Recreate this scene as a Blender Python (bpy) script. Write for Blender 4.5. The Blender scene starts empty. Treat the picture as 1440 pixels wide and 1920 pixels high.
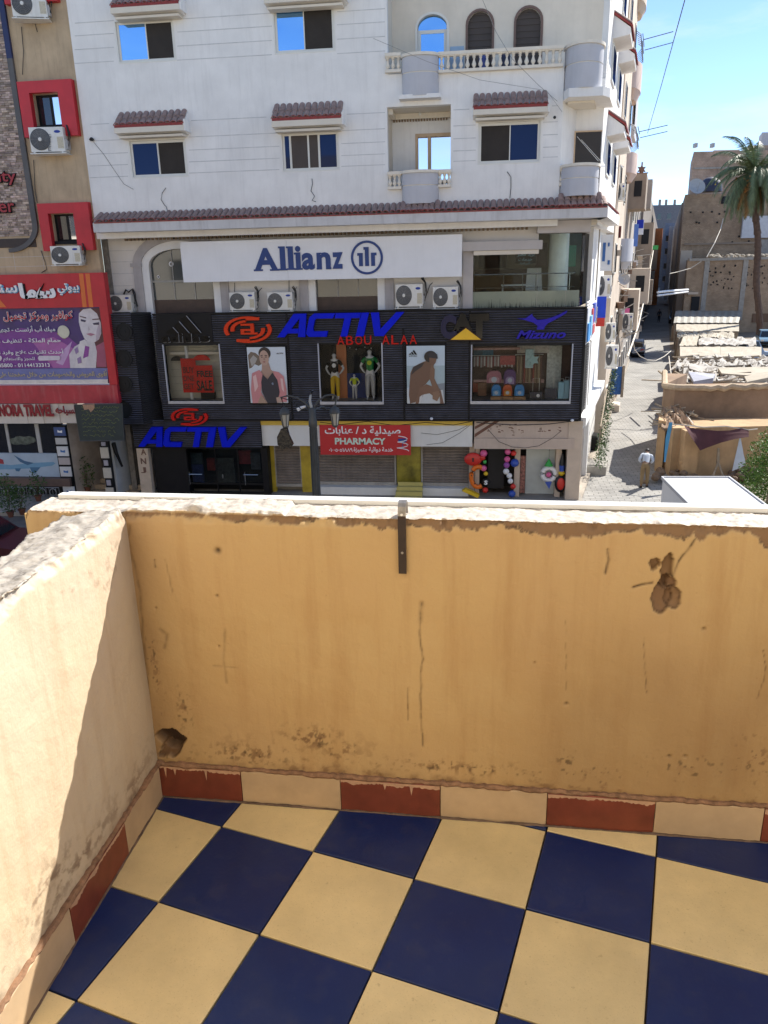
import bpy, bmesh, math, random, unicodedata
import numpy as np
from mathutils import Vector, Matrix
random.seed(7)
rnd = random.Random(11)
C = bpy.context.scene.collection
R = math.radians

# ------------------------------------------------------------------ camera
CZ = 8.14                       # eye height above the street
FPX = 1439.08                   # focal length in pixels of the 1440 x 1920 picture
PITCH, ROLL, YAW = 0.3096413, -0.0233008, 0.1278361
def _rz(v, a):
    c, s = math.cos(a), math.sin(a)
    return Vector((c*v[0]-s*v[1], s*v[0]+c*v[1], v[2]))
_f = Vector((0, math.cos(PITCH), -math.sin(PITCH))); _u = Vector((0, math.sin(PITCH), math.cos(PITCH))); _x = Vector((1, 0, 0))
_c, _s = math.cos(ROLL), math.sin(ROLL)
CR = _rz(_c*_x+_s*_u, YAW); CU = _rz(-_s*_x+_c*_u, YAW); CF = _rz(_f, YAW)
EYE = Vector((0, 0, CZ))
cam = bpy.data.cameras.new('camera'); camo = bpy.data.objects.new('camera', cam); C.objects.link(camo)
camo.matrix_world = Matrix(((CR.x, CU.x, -CF.x, 0), (CR.y, CU.y, -CF.y, 0), (CR.z, CU.z, -CF.z, CZ), (0, 0, 0, 1)))
cam.sensor_fit = 'VERTICAL'; cam.sensor_height = 24; cam.sensor_width = 18; cam.lens = FPX/1920*24
cam.clip_start = 0.02; cam.clip_end = 3000
bpy.context.scene.camera = camo
sc = bpy.context.scene
sc.view_settings.view_transform = 'Standard'; sc.view_settings.look = 'None'; sc.view_settings.gamma = 1
sc.view_settings.use_curve_mapping = False
sc.view_settings.exposure = 0.85
sc.cycles.max_bounces = 8; sc.cycles.diffuse_bounces = 5; sc.cycles.transparent_max_bounces = 12
sc.cycles.use_denoising = True

# ------------------------------------------------------------------ sky and sun
SUN_AZ, SUN_EL = R(42), R(41.1)
world = bpy.data.worlds.new('World'); sc.world = world; world.use_nodes = True
nt = world.node_tree; nt.nodes.clear()
out = nt.nodes.new('ShaderNodeOutputWorld'); bg = nt.nodes.new('ShaderNodeBackground')
sky = nt.nodes.new('ShaderNodeTexSky'); sky.sky_type = 'NISHITA'; sky.sun_disc = False
sky.sun_elevation = SUN_EL; sky.sun_rotation = SUN_AZ; sky.air_density = 0.64; sky.dust_density = 0.0; sky.ozone_density = 3.0
bg.inputs['Strength'].default_value = 0.135
tc = nt.nodes.new('ShaderNodeTexCoord'); mp = nt.nodes.new('ShaderNodeMapping'); mp.inputs['Scale'].default_value = (1.3, 1.3, 5.5)
n1 = nt.nodes.new('ShaderNodeTexNoise'); n1.inputs['Scale'].default_value = 2.6; n1.inputs['Detail'].default_value = 9; n1.inputs['Roughness'].default_value = .6
rp = nt.nodes.new('ShaderNodeValToRGB'); rp.color_ramp.elements[0].position = .46; rp.color_ramp.elements[1].position = .74
rp.color_ramp.elements[1].color = (.5, .5, .5, 1)
mx = nt.nodes.new('ShaderNodeMix'); mx.data_type = 'RGBA'; mx.inputs[7].default_value = (4.6, 4.9, 5.2, 1)
L = nt.links.new
L(tc.outputs['Generated'], mp.inputs[0]); L(mp.outputs[0], n1.inputs['Vector']); L(n1.outputs[0], rp.inputs[0])
L(rp.outputs[0], mx.inputs[0]); L(sky.outputs[0], mx.inputs[6]); L(mx.outputs[2], bg.inputs[0]); L(bg.outputs[0], out.inputs[0])
sl = bpy.data.lights.new('sun', 'SUN'); sl.energy = 4.8; sl.angle = R(.5); sl.color = (1, .95, .86)
so = bpy.data.objects.new('sun', sl); C.objects.link(so)
SUN = Vector((math.sin(SUN_AZ)*math.cos(SUN_EL), math.cos(SUN_AZ)*math.cos(SUN_EL), math.sin(SUN_EL)))
so.rotation_euler = SUN.to_track_quat('Z', 'Y').to_euler(); so.location = (5, -5, 40)

# ------------------------------------------------------------------ picture measurements -> places in the world
def ray(px, py): return ((px-720)*CR+(960-py)*CU+FPX*CF)/FPX
def onY(px, py, Y):
    d = ray(px, py); return EYE+d*(Y/d.y)
def onZ(px, py, z=0.0):
    d = ray(px, py); return EYE+d*((z-CZ)/d.z)
def onV(px, py, P0, dr):
    n = Vector((-dr.y, dr.x, 0)); d = ray(px, py); return EYE+d*(n.dot(P0-EYE)/n.dot(d))
def rect(x0, y0, x1, y1, Y):
    xm, ym = (x0+x1)/2, (y0+y1)/2
    return onY(x0, ym, Y).x, onY(x1, ym, Y).x, onY(xm, y1, Y).z, onY(xm, y0, Y).z   # X0 X1 Z0 Z1

# ------------------------------------------------------------------ mesh collecting
class MB:
    def __init__(s): s.v = []; s.f = []; s.c = []; s.col = (1, 1, 1)
    def add(s, vs, fs):
        n = len(s.v); s.v += [tuple(p) for p in vs]; s.f += [tuple(i+n for i in f) for f in fs]; s.c += [s.col]*len(vs); return s
    def box(s, x0, x1, y0, y1, z0, z1):
        if x0 > x1: x0, x1 = x1, x0
        if y0 > y1: y0, y1 = y1, y0
        if z0 > z1: z0, z1 = z1, z0
        return s.add([(x0,y0,z0),(x1,y0,z0),(x1,y1,z0),(x0,y1,z0),(x0,y0,z1),(x1,y0,z1),(x1,y1,z1),(x0,y1,z1)],
              [(0,3,2,1),(4,5,6,7),(0,1,5,4),(1,2,6,5),(2,3,7,6),(3,0,4,7)])
    def obox(s, c, a, b, h):      # centre, two half vectors, half height vector
        c, a, b, h = Vector(c), Vector(a), Vector(b), Vector(h)
        vs = [c+i*a+j*b+k*h for k in (-1,1) for i, j in ((-1,-1),(1,-1),(1,1),(-1,1))]
        return s.add(vs, [(0,3,2,1),(4,5,6,7),(0,1,5,4),(1,2,6,5),(2,3,7,6),(3,0,4,7)])
    def hull(s, a, b):            # two equal rings joined, capped
        n = len(a); vs = list(a)+list(b)
        return s.add(vs, [tuple(range(n))[::-1], tuple(range(n, 2*n))]+[(i, (i+1) % n, n+(i+1) % n, n+i) for i in range(n)])
    def prism(s, poly, d):        # polygon of 3d points pushed by d
        d = Vector(d); a = [Vector(p) for p in poly]; return s.hull(a, [p+d for p in a])
    def tube(s, pts, r, n=6, r2=None):
        pts = [Vector(p) for p in pts]; m = len(pts); rings = []
        up = Vector((0, 0, 1))
        for i, p in enumerate(pts):
            t = (pts[min(i+1, m-1)]-pts[max(i-1, 0)]).normalized()
            a = t.cross(up if abs(t.dot(up)) < .95 else Vector((1, 0, 0))).normalized(); b = t.cross(a)
            rr = r if r2 is None else r+(r2-r)*i/max(1, m-1)
            rings.append([p+rr*(math.cos(2*math.pi*k/n)*a+math.sin(2*math.pi*k/n)*b) for k in range(n)])
        n0 = len(s.v); s.v += [tuple(p) for g in rings for p in g]; s.c += [s.col]*(m*n)
        for i in range(m-1):
            for k in range(n): s.f.append((n0+i*n+k, n0+i*n+(k+1) % n, n0+(i+1)*n+(k+1) % n, n0+(i+1)*n+k))
        s.f.append(tuple(n0+k for k in range(n))[::-1]); s.f.append(tuple(n0+(m-1)*n+k for k in range(n)))
        return s
    def lathe(s, prof, c, n=16, ax=(0,0,1)):   # prof: (radius, height) pairs along ax
        ax = Vector(ax).normalized(); a = ax.cross(Vector((0,1,0)) if abs(ax.y) < .9 else Vector((1,0,0))).normalized(); b = ax.cross(a); c = Vector(c)
        n0 = len(s.v); m = len(prof)
        for r, h in prof:
            for k in range(n):
                t = 2*math.pi*k/n; s.v.append(tuple(c+ax*h+r*(math.cos(t)*a+math.sin(t)*b))); s.c.append(s.col)
        for i in range(m-1):
            for k in range(n): s.f.append((n0+i*n+k, n0+i*n+(k+1) % n, n0+(i+1)*n+(k+1) % n, n0+(i+1)*n+k))
        s.f.append(tuple(n0+k for k in range(n))[::-1]); s.f.append(tuple(n0+(m-1)*n+k for k in range(n)))
        return s
    def ball(s, c, r, n=12, sx=1, sy=1, sz=1):
        m = max(5, n//2); prof = [(max(1e-4, math.sin(math.pi*i/m)), -math.cos(math.pi*i/m)) for i in range(m+1)]
        n0 = len(s.v); s.lathe(prof, (0,0,0), n)
        for i in range(n0, len(s.v)):
            v = s.v[i]; s.v[i] = (c[0]+v[0]*r*sx, c[1]+v[1]*r*sy, c[2]+v[2]*r*sz)
        return s
    def mesh(s, name, mat, off=(0,0,0), smooth=False, tint=False):
        me = bpy.data.meshes.new(name); o = Vector(off)
        me.from_pydata([(v[0]-o.x, v[1]-o.y, v[2]-o.z) for v in s.v], [], s.f)
        if tint:
            at = me.attributes.new('tint', 'FLOAT_COLOR', 'POINT')
            at.data.foreach_set('color', [q for c in s.c for q in (c[0], c[1], c[2], 1)])
        bm = bmesh.new(); bm.from_mesh(me); bmesh.ops.recalc_face_normals(bm, faces=bm.faces); bm.to_mesh(me); bm.free()
        if mat: me.materials.append(mat)
        if smooth: me.polygons.foreach_set('use_smooth', [True]*len(me.polygons)); me.set_sharp_from_angle(angle=R(40))
        return me
    def build(s, name, mat, parent=None, loc=None, **k):
        if loc is None:
            xs = [v[0] for v in s.v]; ys = [v[1] for v in s.v]; zs = [v[2] for v in s.v]
            loc = ((min(xs)+max(xs))/2, (min(ys)+max(ys))/2, min(zs))
        return put(name, s.mesh(name, mat, loc, k.get('smooth', False), k.get('tint', False)), parent, loc)
WL = {}
def put(name, me, parent=None, loc=(0,0,0)):
    o = bpy.data.objects.new(name, me); C.objects.link(o); loc = Vector(loc); WL[o.name] = loc.copy()
    if parent is not None: o.parent = parent; loc = loc-WL[parent.name]
    o.location = loc
    return o
def thing(name, label, cat, loc=(0,0,0), group=None):
    o = put(name, None, None, loc); o.empty_display_size = .2
    return tag(o, label, cat, group)
def tag(o, label, cat, group=None):
    o['label'] = label; o['category'] = cat
    if group: o['group'] = group
    return o
def struct(o, kind='structure'): o['kind'] = kind; return o
def dup(root, loc, label=None, scale=None, rz=None, parent=None):
    def cp(o, par):
        c = o.copy(); C.objects.link(c); WL[c.name] = WL[o.name].copy()
        if par is not None: c.parent = par
        for ch in o.children: cp(ch, c)
        return c
    r = cp(root, parent); loc = Vector(loc); WL[r.name] = loc.copy()
    r.location = loc-(WL[parent.name] if parent is not None else Vector((0,0,0)))
    if scale is not None: r.scale = scale
    if rz is not None: r.rotation_euler.z = rz
    if label: r['label'] = label
    return r

# ------------------------------------------------------------------ materials
MATS = {}
def mat(name, col, rough=.75, var=.12, scale=3.0, bump=0.0, bscale=40.0, metal=0.0, spec=.5, tint=False, streak=0.0, streakcol=(.08,.07,.06), emit=0, coord='obj'):
    if name in MATS: return MATS[name]
    m = bpy.data.materials.new(name); m.use_nodes = True; t = m.node_tree; b = t.nodes['Principled BSDF']; k = t.links.new
    b.inputs['Roughness'].default_value = rough; b.inputs['Metallic'].default_value = metal; b.inputs['Specular IOR Level'].default_value = spec
    geo = t.nodes.new('ShaderNodeNewGeometry')
    col4 = (*col, 1)
    if tint:
        at = t.nodes.new('ShaderNodeAttribute'); at.attribute_name = 'tint'
        mu = t.nodes.new('ShaderNodeMix'); mu.data_type = 'RGBA'; mu.blend_type = 'MULTIPLY'; mu.inputs[0].default_value = 1
        mu.inputs[6].default_value = col4; k(at.outputs['Color'], mu.inputs[7]); src = mu.outputs[2]
    else:
        rgb = t.nodes.new('ShaderNodeRGB'); rgb.outputs[0].default_value = col4; src = rgb.outputs[0]
    if var:
        n = t.nodes.new('ShaderNodeTexNoise'); n.inputs['Scale'].default_value = scale; n.inputs['Detail'].default_value = 8; n.inputs['Roughness'].default_value = .62
        k(geo.outputs['Position'], n.inputs['Vector'])
        mr = t.nodes.new('ShaderNodeMapRange'); mr.inputs[1].default_value = .3; mr.inputs[2].default_value = .7
        mr.inputs[3].default_value = 1-var; mr.inputs[4].default_value = 1+var*.6; k(n.outputs[0], mr.inputs[0])
        vm = t.nodes.new('ShaderNodeVectorMath'); vm.operation = 'SCALE'; k(src, vm.inputs[0]); k(mr.outputs[0], vm.inputs['Scale']); src = vm.outputs[0]
    if streak:
        mp = t.nodes.new('ShaderNodeMapping'); mp.inputs['Scale'].default_value = (5, 5, .5); k(geo.outputs['Position'], mp.inputs[0])
        n = t.nodes.new('ShaderNodeTexNoise'); n.inputs['Scale'].default_value = 1.6; n.inputs['Detail'].default_value = 6; n.inputs['Roughness'].default_value = .6; k(mp.outputs[0], n.inputs['Vector'])
        mr = t.nodes.new('ShaderNodeMapRange'); mr.inputs[1].default_value = .5; mr.inputs[2].default_value = .75; mr.inputs[3].default_value = 0; mr.inputs[4].default_value = streak; k(n.outputs[0], mr.inputs[0])
        mu = t.nodes.new('ShaderNodeMix'); mu.data_type = 'RGBA'; k(mr.outputs[0], mu.inputs[0]); k(src, mu.inputs[6]); mu.inputs[7].default_value = (*streakcol, 1); src = mu.outputs[2]
    k(src, b.inputs['Base Color'])
    if bump:
        n = t.nodes.new('ShaderNodeTexNoise'); n.inputs['Scale'].default_value = bscale; n.inputs['Detail'].default_value = 5; k(geo.outputs['Position'], n.inputs['Vector'])
        bp = t.nodes.new('ShaderNodeBump'); bp.inputs['Strength'].default_value = 1; bp.inputs['Distance'].default_value = bump; k(n.outputs[0], bp.inputs['Height']); k(bp.outputs[0], b.inputs['Normal'])
    if emit: b.inputs['Emission Color'].default_value = col4; b.inputs['Emission Strength'].default_value = emit
    MATS[name] = m; return m
def brickmat(name, c1, c2, mortar, w, h, rough=.9, axis='xz', msize=.012, bump=.01, off=.5):
    m = bpy.data.materials.new(name); m.use_nodes = True; t = m.node_tree; b = t.nodes['Principled BSDF']; k = t.links.new; b.inputs['Roughness'].default_value = rough
    geo = t.nodes.new('ShaderNodeNewGeometry'); sp = t.nodes.new('ShaderNodeSeparateXYZ'); cb = t.nodes.new('ShaderNodeCombineXYZ'); k(geo.outputs['Position'], sp.inputs[0])
    if axis == 'xz':
        ad = t.nodes.new('ShaderNodeMath'); k(sp.outputs[0], ad.inputs[0]); k(sp.outputs[1], ad.inputs[1]); k(ad.outputs[0], cb.inputs[0]); k(sp.outputs[2], cb.inputs[1])
    else: k(sp.outputs[0], cb.inputs[0]); k(sp.outputs[1], cb.inputs[1])
    br = t.nodes.new('ShaderNodeTexBrick'); br.inputs['Color1'].default_value = (*c1, 1); br.inputs['Color2'].default_value = (*c2, 1); br.inputs['Mortar'].default_value = (*mortar, 1)
    br.inputs['Scale'].default_value = 1; br.inputs['Brick Width'].default_value = w; br.inputs['Row Height'].default_value = h; br.inputs['Mortar Size'].default_value = msize; br.inputs['Mortar Smooth'].default_value = .3; br.offset = off
    k(cb.outputs[0], br.inputs['Vector'])
    n = t.nodes.new('ShaderNodeTexNoise'); n.inputs['Scale'].default_value = .45; n.inputs['Detail'].default_value = 9; n.inputs['Roughness'].default_value = .7; k(geo.outputs['Position'], n.inputs['Vector'])
    mr = t.nodes.new('ShaderNodeMapRange'); mr.inputs[1].default_value = .3; mr.inputs[2].default_value = .72; mr.inputs[3].default_value = .6; mr.inputs[4].default_value = 1.2; k(n.outputs[0], mr.inputs[0])
    vm = t.nodes.new('ShaderNodeVectorMath'); vm.operation = 'SCALE'; k(br.outputs[0], vm.inputs[0]); k(mr.outputs[0], vm.inputs['Scale']); k(vm.outputs[0], b.inputs['Base Color'])
    iv = t.nodes.new('ShaderNodeMath'); iv.operation = 'SUBTRACT'; iv.inputs[0].default_value = 1; k(br.outputs['Fac'], iv.inputs[1])
    bp = t.nodes.new('ShaderNodeBump'); bp.inputs['Distance'].default_value = bump; k(iv.outputs[0], bp.inputs['Height']); k(bp.outputs[0], b.inputs['Normal'])
    return m
def glassmat(name, tintc=(.9,.95,.95), refl=1.0, opacity=.25):
    m = bpy.data.materials.new(name); m.use_nodes = True; t = m.node_tree; t.nodes.clear(); k = t.links.new
    o = t.nodes.new('ShaderNodeOutputMaterial'); tr = t.nodes.new('ShaderNodeBsdfTransparent'); tr.inputs[0].default_value = (*tintc, 1)
    gl = t.nodes.new('ShaderNodeBsdfGlossy'); gl.inputs['Roughness'].default_value = .02; gl.inputs[0].default_value = (refl, refl, refl, 1)
    fr = t.nodes.new('ShaderNodeFresnel'); fr.inputs[0].default_value = 1.5; ad = t.nodes.new('ShaderNodeMath'); ad.operation = 'ADD'; ad.use_clamp = True; ad.inputs[1].default_value = opacity
    mxs = t.nodes.new('ShaderNodeMixShader'); k(fr.outputs[0], ad.inputs[0]); k(ad.outputs[0], mxs.inputs[0]); k(tr.outputs[0], mxs.inputs[1]); k(gl.outputs[0], mxs.inputs[2]); k(mxs.outputs[0], o.inputs[0])
    return m
def panemat(name, base, refl, rough=.03, gc=(.9, .93, 1)):      # opaque reflective window glass
    m = bpy.data.materials.new(name); m.use_nodes = True; t = m.node_tree; t.nodes.clear(); k = t.links.new
    o = t.nodes.new('ShaderNodeOutputMaterial'); d = t.nodes.new('ShaderNodeBsdfDiffuse'); d.inputs[0].default_value = (*base, 1)
    gl = t.nodes.new('ShaderNodeBsdfGlossy'); gl.inputs['Roughness'].default_value = rough; gl.inputs[0].default_value = (*gc, 1)
    mxs = t.nodes.new('ShaderNodeMixShader'); mxs.inputs[0].default_value = refl; k(d.outputs[0], mxs.inputs[1]); k(gl.outputs[0], mxs.inputs[2]); k(mxs.outputs[0], o.inputs[0])
    return m

def boxes(name, m, par, L_):
    for q in L_: b = MB(); b.box(*q); o = b.build(name, m, par)
    return o
# ------------------------------------------------------------------ lettering
TMP = bpy.data.scenes.new('tmp'); AR = {}
for cp in list(range(0xFE80, 0xFEFD)):
    d = unicodedata.decomposition(chr(cp)).split()
    if d and d[0][0] == '<': AR.setdefault(''.join(chr(int(q, 16)) for q in d[1:]), {})[d[0].strip('<>')] = chr(cp)
def arabic(s):
    o = []; i = 0; toks = []
    while i < len(s):
        if s[i:i+2] in AR: toks.append(s[i:i+2]); i += 2
        else: toks.append(s[i]); i += 1
    res = []
    for i, t in enumerate(toks):
        if t not in AR: res.append(t); continue
        pj = i > 0 and toks[i-1] in AR and 'initial' in AR[toks[i-1]]
        nj = i+1 < len(toks) and toks[i+1] in AR and 'initial' in AR[t] and 'final' in AR[toks[i+1]]
        f = 'medial' if pj and nj else 'final' if pj else 'initial' if nj else 'isolated'
        res.append(AR[t].get(f) or AR[t].get('isolated') or t)
    out = ''.join(res[::-1])
    # numbers keep their own direction
    import re
    return re.sub(r'[0-9\u0660-\u0669]+', lambda m: m.group(0)[::-1], out)
def textmesh(s, bold=0.0, shear=0.0, depth=.02, space=1.0):
    cu = bpy.data.curves.new('t', 'FONT'); cu.body = s; cu.shear = shear; cu.offset = bold; cu.extrude = 0; cu.space_character = space; cu.resolution_u = 3
    o = bpy.data.objects.new('t', cu); TMP.collection.objects.link(o)
    TMP.view_layers[0].update()
    me = bpy.data.meshes.new_from_object(o); bpy.data.objects.remove(o); bpy.data.curves.remove(cu)
    V = [v.co.copy() for v in me.vertices]; F = [tuple(p.vertices) for p in me.polygons]; bpy.data.meshes.remove(me)
    return V, F
def text(s, x0, x1, z0, z1, Y, m, parent, name='lettering', bold=0.0, shear=0.0, depth=.02, fr=None, space=1.0, tagkind=None):
    """lettering fitted into a rectangle on the plane Y, facing -Y, standing `depth` proud; fr maps (x, y, z) to the world"""
    V, F = textmesh(s, bold, shear, space=space)
    if not V: return None
    ax, bx = min(v.x for v in V), max(v.x for v in V); ay, by = min(v.y for v in V), max(v.y for v in V)
    n = len(V); pts = []
    for yy in (Y-depth, Y):
        for v in V: pts.append((x0+(v.x-ax)/(bx-ax)*(x1-x0), yy, z0+(v.y-ay)/(by-ay)*(z1-z0)))
    from collections import Counter
    ed = Counter()
    for f in F:
        for a, b in zip(f, f[1:]+f[:1]): ed[(a, b)] += 1
    faces = list(F)
    for (a, b) in ed:
        if (b, a) not in ed: faces.append((b, a, a+n, b+n))
    if fr: pts = [tuple(fr(*p)) for p in pts]
    me = MB(); me.add(pts, faces)
    xs = [p[0] for p in pts]; loc = ((min(xs)+max(xs))/2, pts[0][1], min(p[2] for p in pts))
    mm = bpy.data.meshes.new(name); mm.from_pydata([(p[0]-loc[0], p[1]-loc[1], p[2]-loc[2]) for p in pts], [], faces); mm.materials.append(m)
    o = put(name, mm, parent, loc)
    if tagkind: o['kind'] = tagkind
    return o

def wall_holes(mb, X0, X1, Z0, Z1, holes, Y, depth):
    """front sheet at Y facing -Y with rectangular holes (x0,x1,z0,z1), reveals going back by depth, and a closed rim"""
    xs = sorted({X0, X1, *[h[0] for h in holes], *[h[1] for h in holes]}); zs = sorted({Z0, Z1, *[h[2] for h in holes], *[h[3] for h in holes]})
    xs = [x for x in xs if X0 <= x <= X1]; zs = [z for z in zs if Z0 <= z <= Z1]
    for a, b in zip(xs, xs[1:]):
        for c, d in zip(zs, zs[1:]):
            mx_, mz_ = (a+b)/2, (c+d)/2
            if any(h[0] < mx_ < h[1] and h[2] < mz_ < h[3] for h in holes): continue
            mb.add([(a,Y,c),(b,Y,c),(b,Y,d),(a,Y,d)], [(0,1,2,3)])
    for h in holes+[(X0, X1, Z0, Z1)]:
        a, b, c, d = h; E_ = Y+depth
        mb.add([(a,Y,c),(b,Y,c),(b,E_,c),(a,E_,c)], [(0,1,2,3)]); mb.add([(a,Y,d),(b,Y,d),(b,E_,d),(a,E_,d)], [(0,1,2,3)])
        mb.add([(a,Y,c),(a,Y,d),(a,E_,d),(a,E_,c)], [(0,1,2,3)]); mb.add([(b,Y,c),(b,Y,d),(b,E_,d),(b,E_,c)], [(0,1,2,3)])
    return mb
# ================================================================== THE BALCONY
FLOOR = CZ-1.5611
def camw(x, y, z=0): v = _rz((x, y, z), YAW); return Vector((v.x, v.y, CZ+z))
PYAW = R(-8.396)
BU = _rz((math.cos(PYAW), math.sin(PYAW), 0), YAW); BV = _rz((-math.sin(PYAW), math.cos(PYAW), 0), YAW)   # along the parapet, outwards
B0 = camw(-.716, 2.029); B0.z = FLOOR
def B(u, v, z): return B0+BU*u+BV*v+Vector((0, 0, z))
def Buz(px, py):
    p = onV(px, py, B0, BU)-B0; return p.dot(BU), p.z
# --- numpy value noise
def vnoise(x, y, seed):
    xi = np.floor(x).astype(np.int64); yi = np.floor(y).astype(np.int64); fx = x-xi; fy = y-yi; fx = fx*fx*(3-2*fx); fy = fy*fy*(3-2*fy)
    def h(a, b):
        n = (a*374761393+b*668265263+seed*1442695041) & 0x7fffffff; n = ((n ^ (n >> 13))*1274126177) & 0x7fffffff; n = (n ^ (n >> 16)) & 0xffff
        return n/65535.0
    return (h(xi,yi)*(1-fx)+h(xi+1,yi)*fx)*(1-fy)+(h(xi,yi+1)*(1-fx)+h(xi+1,yi+1)*fx)*fy
def fbm(x, y, seed, oct=5, gain=.5):
    s = 0; a = 1; t = 0
    for i in range(oct): s = s+a*vnoise(x*2**i+17.3*i, y*2**i+9.1*i, seed+i); t += a; a *= gain
    return s/t
def sst(a, b, x):
    t = np.clip((x-a)/(b-a), 0, 1); return t*t*(3-2*t)
def segd(U, Z, pts):                     # distance to a polyline
    d = np.full(U.shape, 9.0)
    for (a, b), (c, e) in zip(pts, pts[1:]):
        L2 = (c-a)**2+(e-b)**2+1e-12; t = np.clip(((U-a)*(c-a)+(Z-b)*(e-b))/L2, 0, 1)
        d = np.minimum(d, np.hypot(U-a-t*(c-a), Z-b-t*(e-b)))
    return d
def wallmat(name, paint, bare, grime_shade, topc):
    m = bpy.data.materials.new(name); m.use_nodes = True; t = m.node_tree; b = t.nodes['Principled BSDF']; k = t.links.new; b.inputs['Roughness'].default_value = .62; b.inputs['Specular IOR Level'].default_value = .35
    geo = t.nodes.new('ShaderNodeNewGeometry'); at = t.nodes.new('ShaderNodeAttribute'); at.attribute_name = 'marks'; sp = t.nodes.new('ShaderNodeSeparateColor'); k(at.outputs['Color'], sp.inputs[0])
    def noise(scale, lo, hi, a, bb, mapping=None):
        n = t.nodes.new('ShaderNodeTexNoise'); n.inputs['Scale'].default_value = scale; n.inputs['Detail'].default_value = 9; n.inputs['Roughness'].default_value = .65
        if mapping: mp = t.nodes.new('ShaderNodeMapping'); mp.inputs['Scale'].default_value = mapping; k(geo.outputs['Position'], mp.inputs[0]); k(mp.outputs[0], n.inputs['Vector'])
        else: k(geo.outputs['Position'], n.inputs['Vector'])
        mr = t.nodes.new('ShaderNodeMapRange'); mr.inputs[1].default_value = lo; mr.inputs[2].default_value = hi; mr.inputs[3].default_value = a; mr.inputs[4].default_value = bb; k(n.outputs[0], mr.inputs[0]); return mr.outputs[0]
    def mixc(f, a, c):
        mu = t.nodes.new('ShaderNodeMix'); mu.data_type = 'RGBA'
        if isinstance(f, float): mu.inputs[0].default_value = f
        else: k(f, mu.inputs[0])
        k(a, mu.inputs[6])
        if isinstance(c, tuple): mu.inputs[7].default_value = (*c, 1)
        else: k(c, mu.inputs[7])
        return mu.outputs[2]
    rgb = t.nodes.new('ShaderNodeRGB'); rgb.outputs[0].default_value = (*paint, 1); src = rgb.outputs[0]
    src = mixc(noise(2.2, .38, .66, 0, .5), src, tuple(c*f for c, f in zip(paint, (.86, .74, .62))))
    src = mixc(noise(1.1, .45, .75, 0, .5), src, tuple(min(1, c*f) for c, f in zip(paint, (1.12, 1.2, 1.5))))
    src = mixc(noise(14, .5, .72, 0, .45, (1, 1, .10)), src, tuple(c*f for c, f in zip(paint, (.72, .6, .5))))
    src = mixc(noise(70, .66, .72, 0, .3), src, tuple(c*f for c, f in zip(paint, (.6, .5, .4))))
    src = mixc(sp.outputs[1], src, grime_shade); src = mixc(sp.outputs[0], src, bare)  # grime channel also carries painted corner and right-hand shade
    mu = t.nodes.new('ShaderNodeMix'); mu.data_type = 'RGBA'; k(at.outputs['Alpha'], mu.inputs[0]); k(src, mu.inputs[6]); n2 = mixc(noise(28, .42, .62, 0, .75), (lambda r: r)(rgb_(t, topc)), tuple(c*.55 for c in topc)); k(n2, mu.inputs[7]); src = mu.outputs[2]
    src = mixc(sp.outputs[2], src, (.035, .018, .01))
    k(src, b.inputs['Base Color'])
    bp = t.nodes.new('ShaderNodeBump'); bp.inputs['Distance'].default_value = .0042; ma = t.nodes.new('ShaderNodeMath'); ma.operation = 'MULTIPLY_ADD'; k(noise(120, 0, 1, 0, 1), ma.inputs[0]); ma.inputs[1].default_value = .14; k(noise(16, 0, 1, 0, 1), ma.inputs[2]); k(ma.outputs[0], bp.inputs['Height']); k(bp.outputs[0], b.inputs['Normal'])
    return m
def rgb_(t, c):
    r = t.nodes.new('ShaderNodeRGB'); r.outputs[0].default_value = (*c, 1); return r.outputs[0]
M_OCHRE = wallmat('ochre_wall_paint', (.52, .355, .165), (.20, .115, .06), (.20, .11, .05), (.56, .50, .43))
M_PALEW = wallmat('pale_ochre_wall_paint', (.60, .50, .36), (.22, .14, .08), (.22, .15, .10), (.44, .40, .35))
def gridmesh(name, P, marks, m):
    nu, nv = P.shape[:2]; me = bpy.data.meshes.new(name)
    idx = np.arange(nu*nv).reshape(nu, nv); F = np.stack([idx[:-1,:-1], idx[1:,:-1], idx[1:,1:], idx[:-1,1:]], -1).reshape(-1, 4)
    me.vertices.add(nu*nv); me.vertices.foreach_set('co', P.reshape(-1)); me.loops.add(F.size); me.loops.foreach_set('vertex_index', F.reshape(-1)); me.polygons.add(len(F))
    me.polygons.foreach_set('loop_start', np.arange(0, F.size, 4)); me.polygons.foreach_set('use_smooth', np.ones(len(F), bool)); me.update(calc_edges=True)
    at = me.attributes.new('marks', 'FLOAT_COLOR', 'POINT'); at.data.foreach_set('color', marks.reshape(-1)); me.materials.append(m); return me
H = .926; TH = .135
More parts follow.
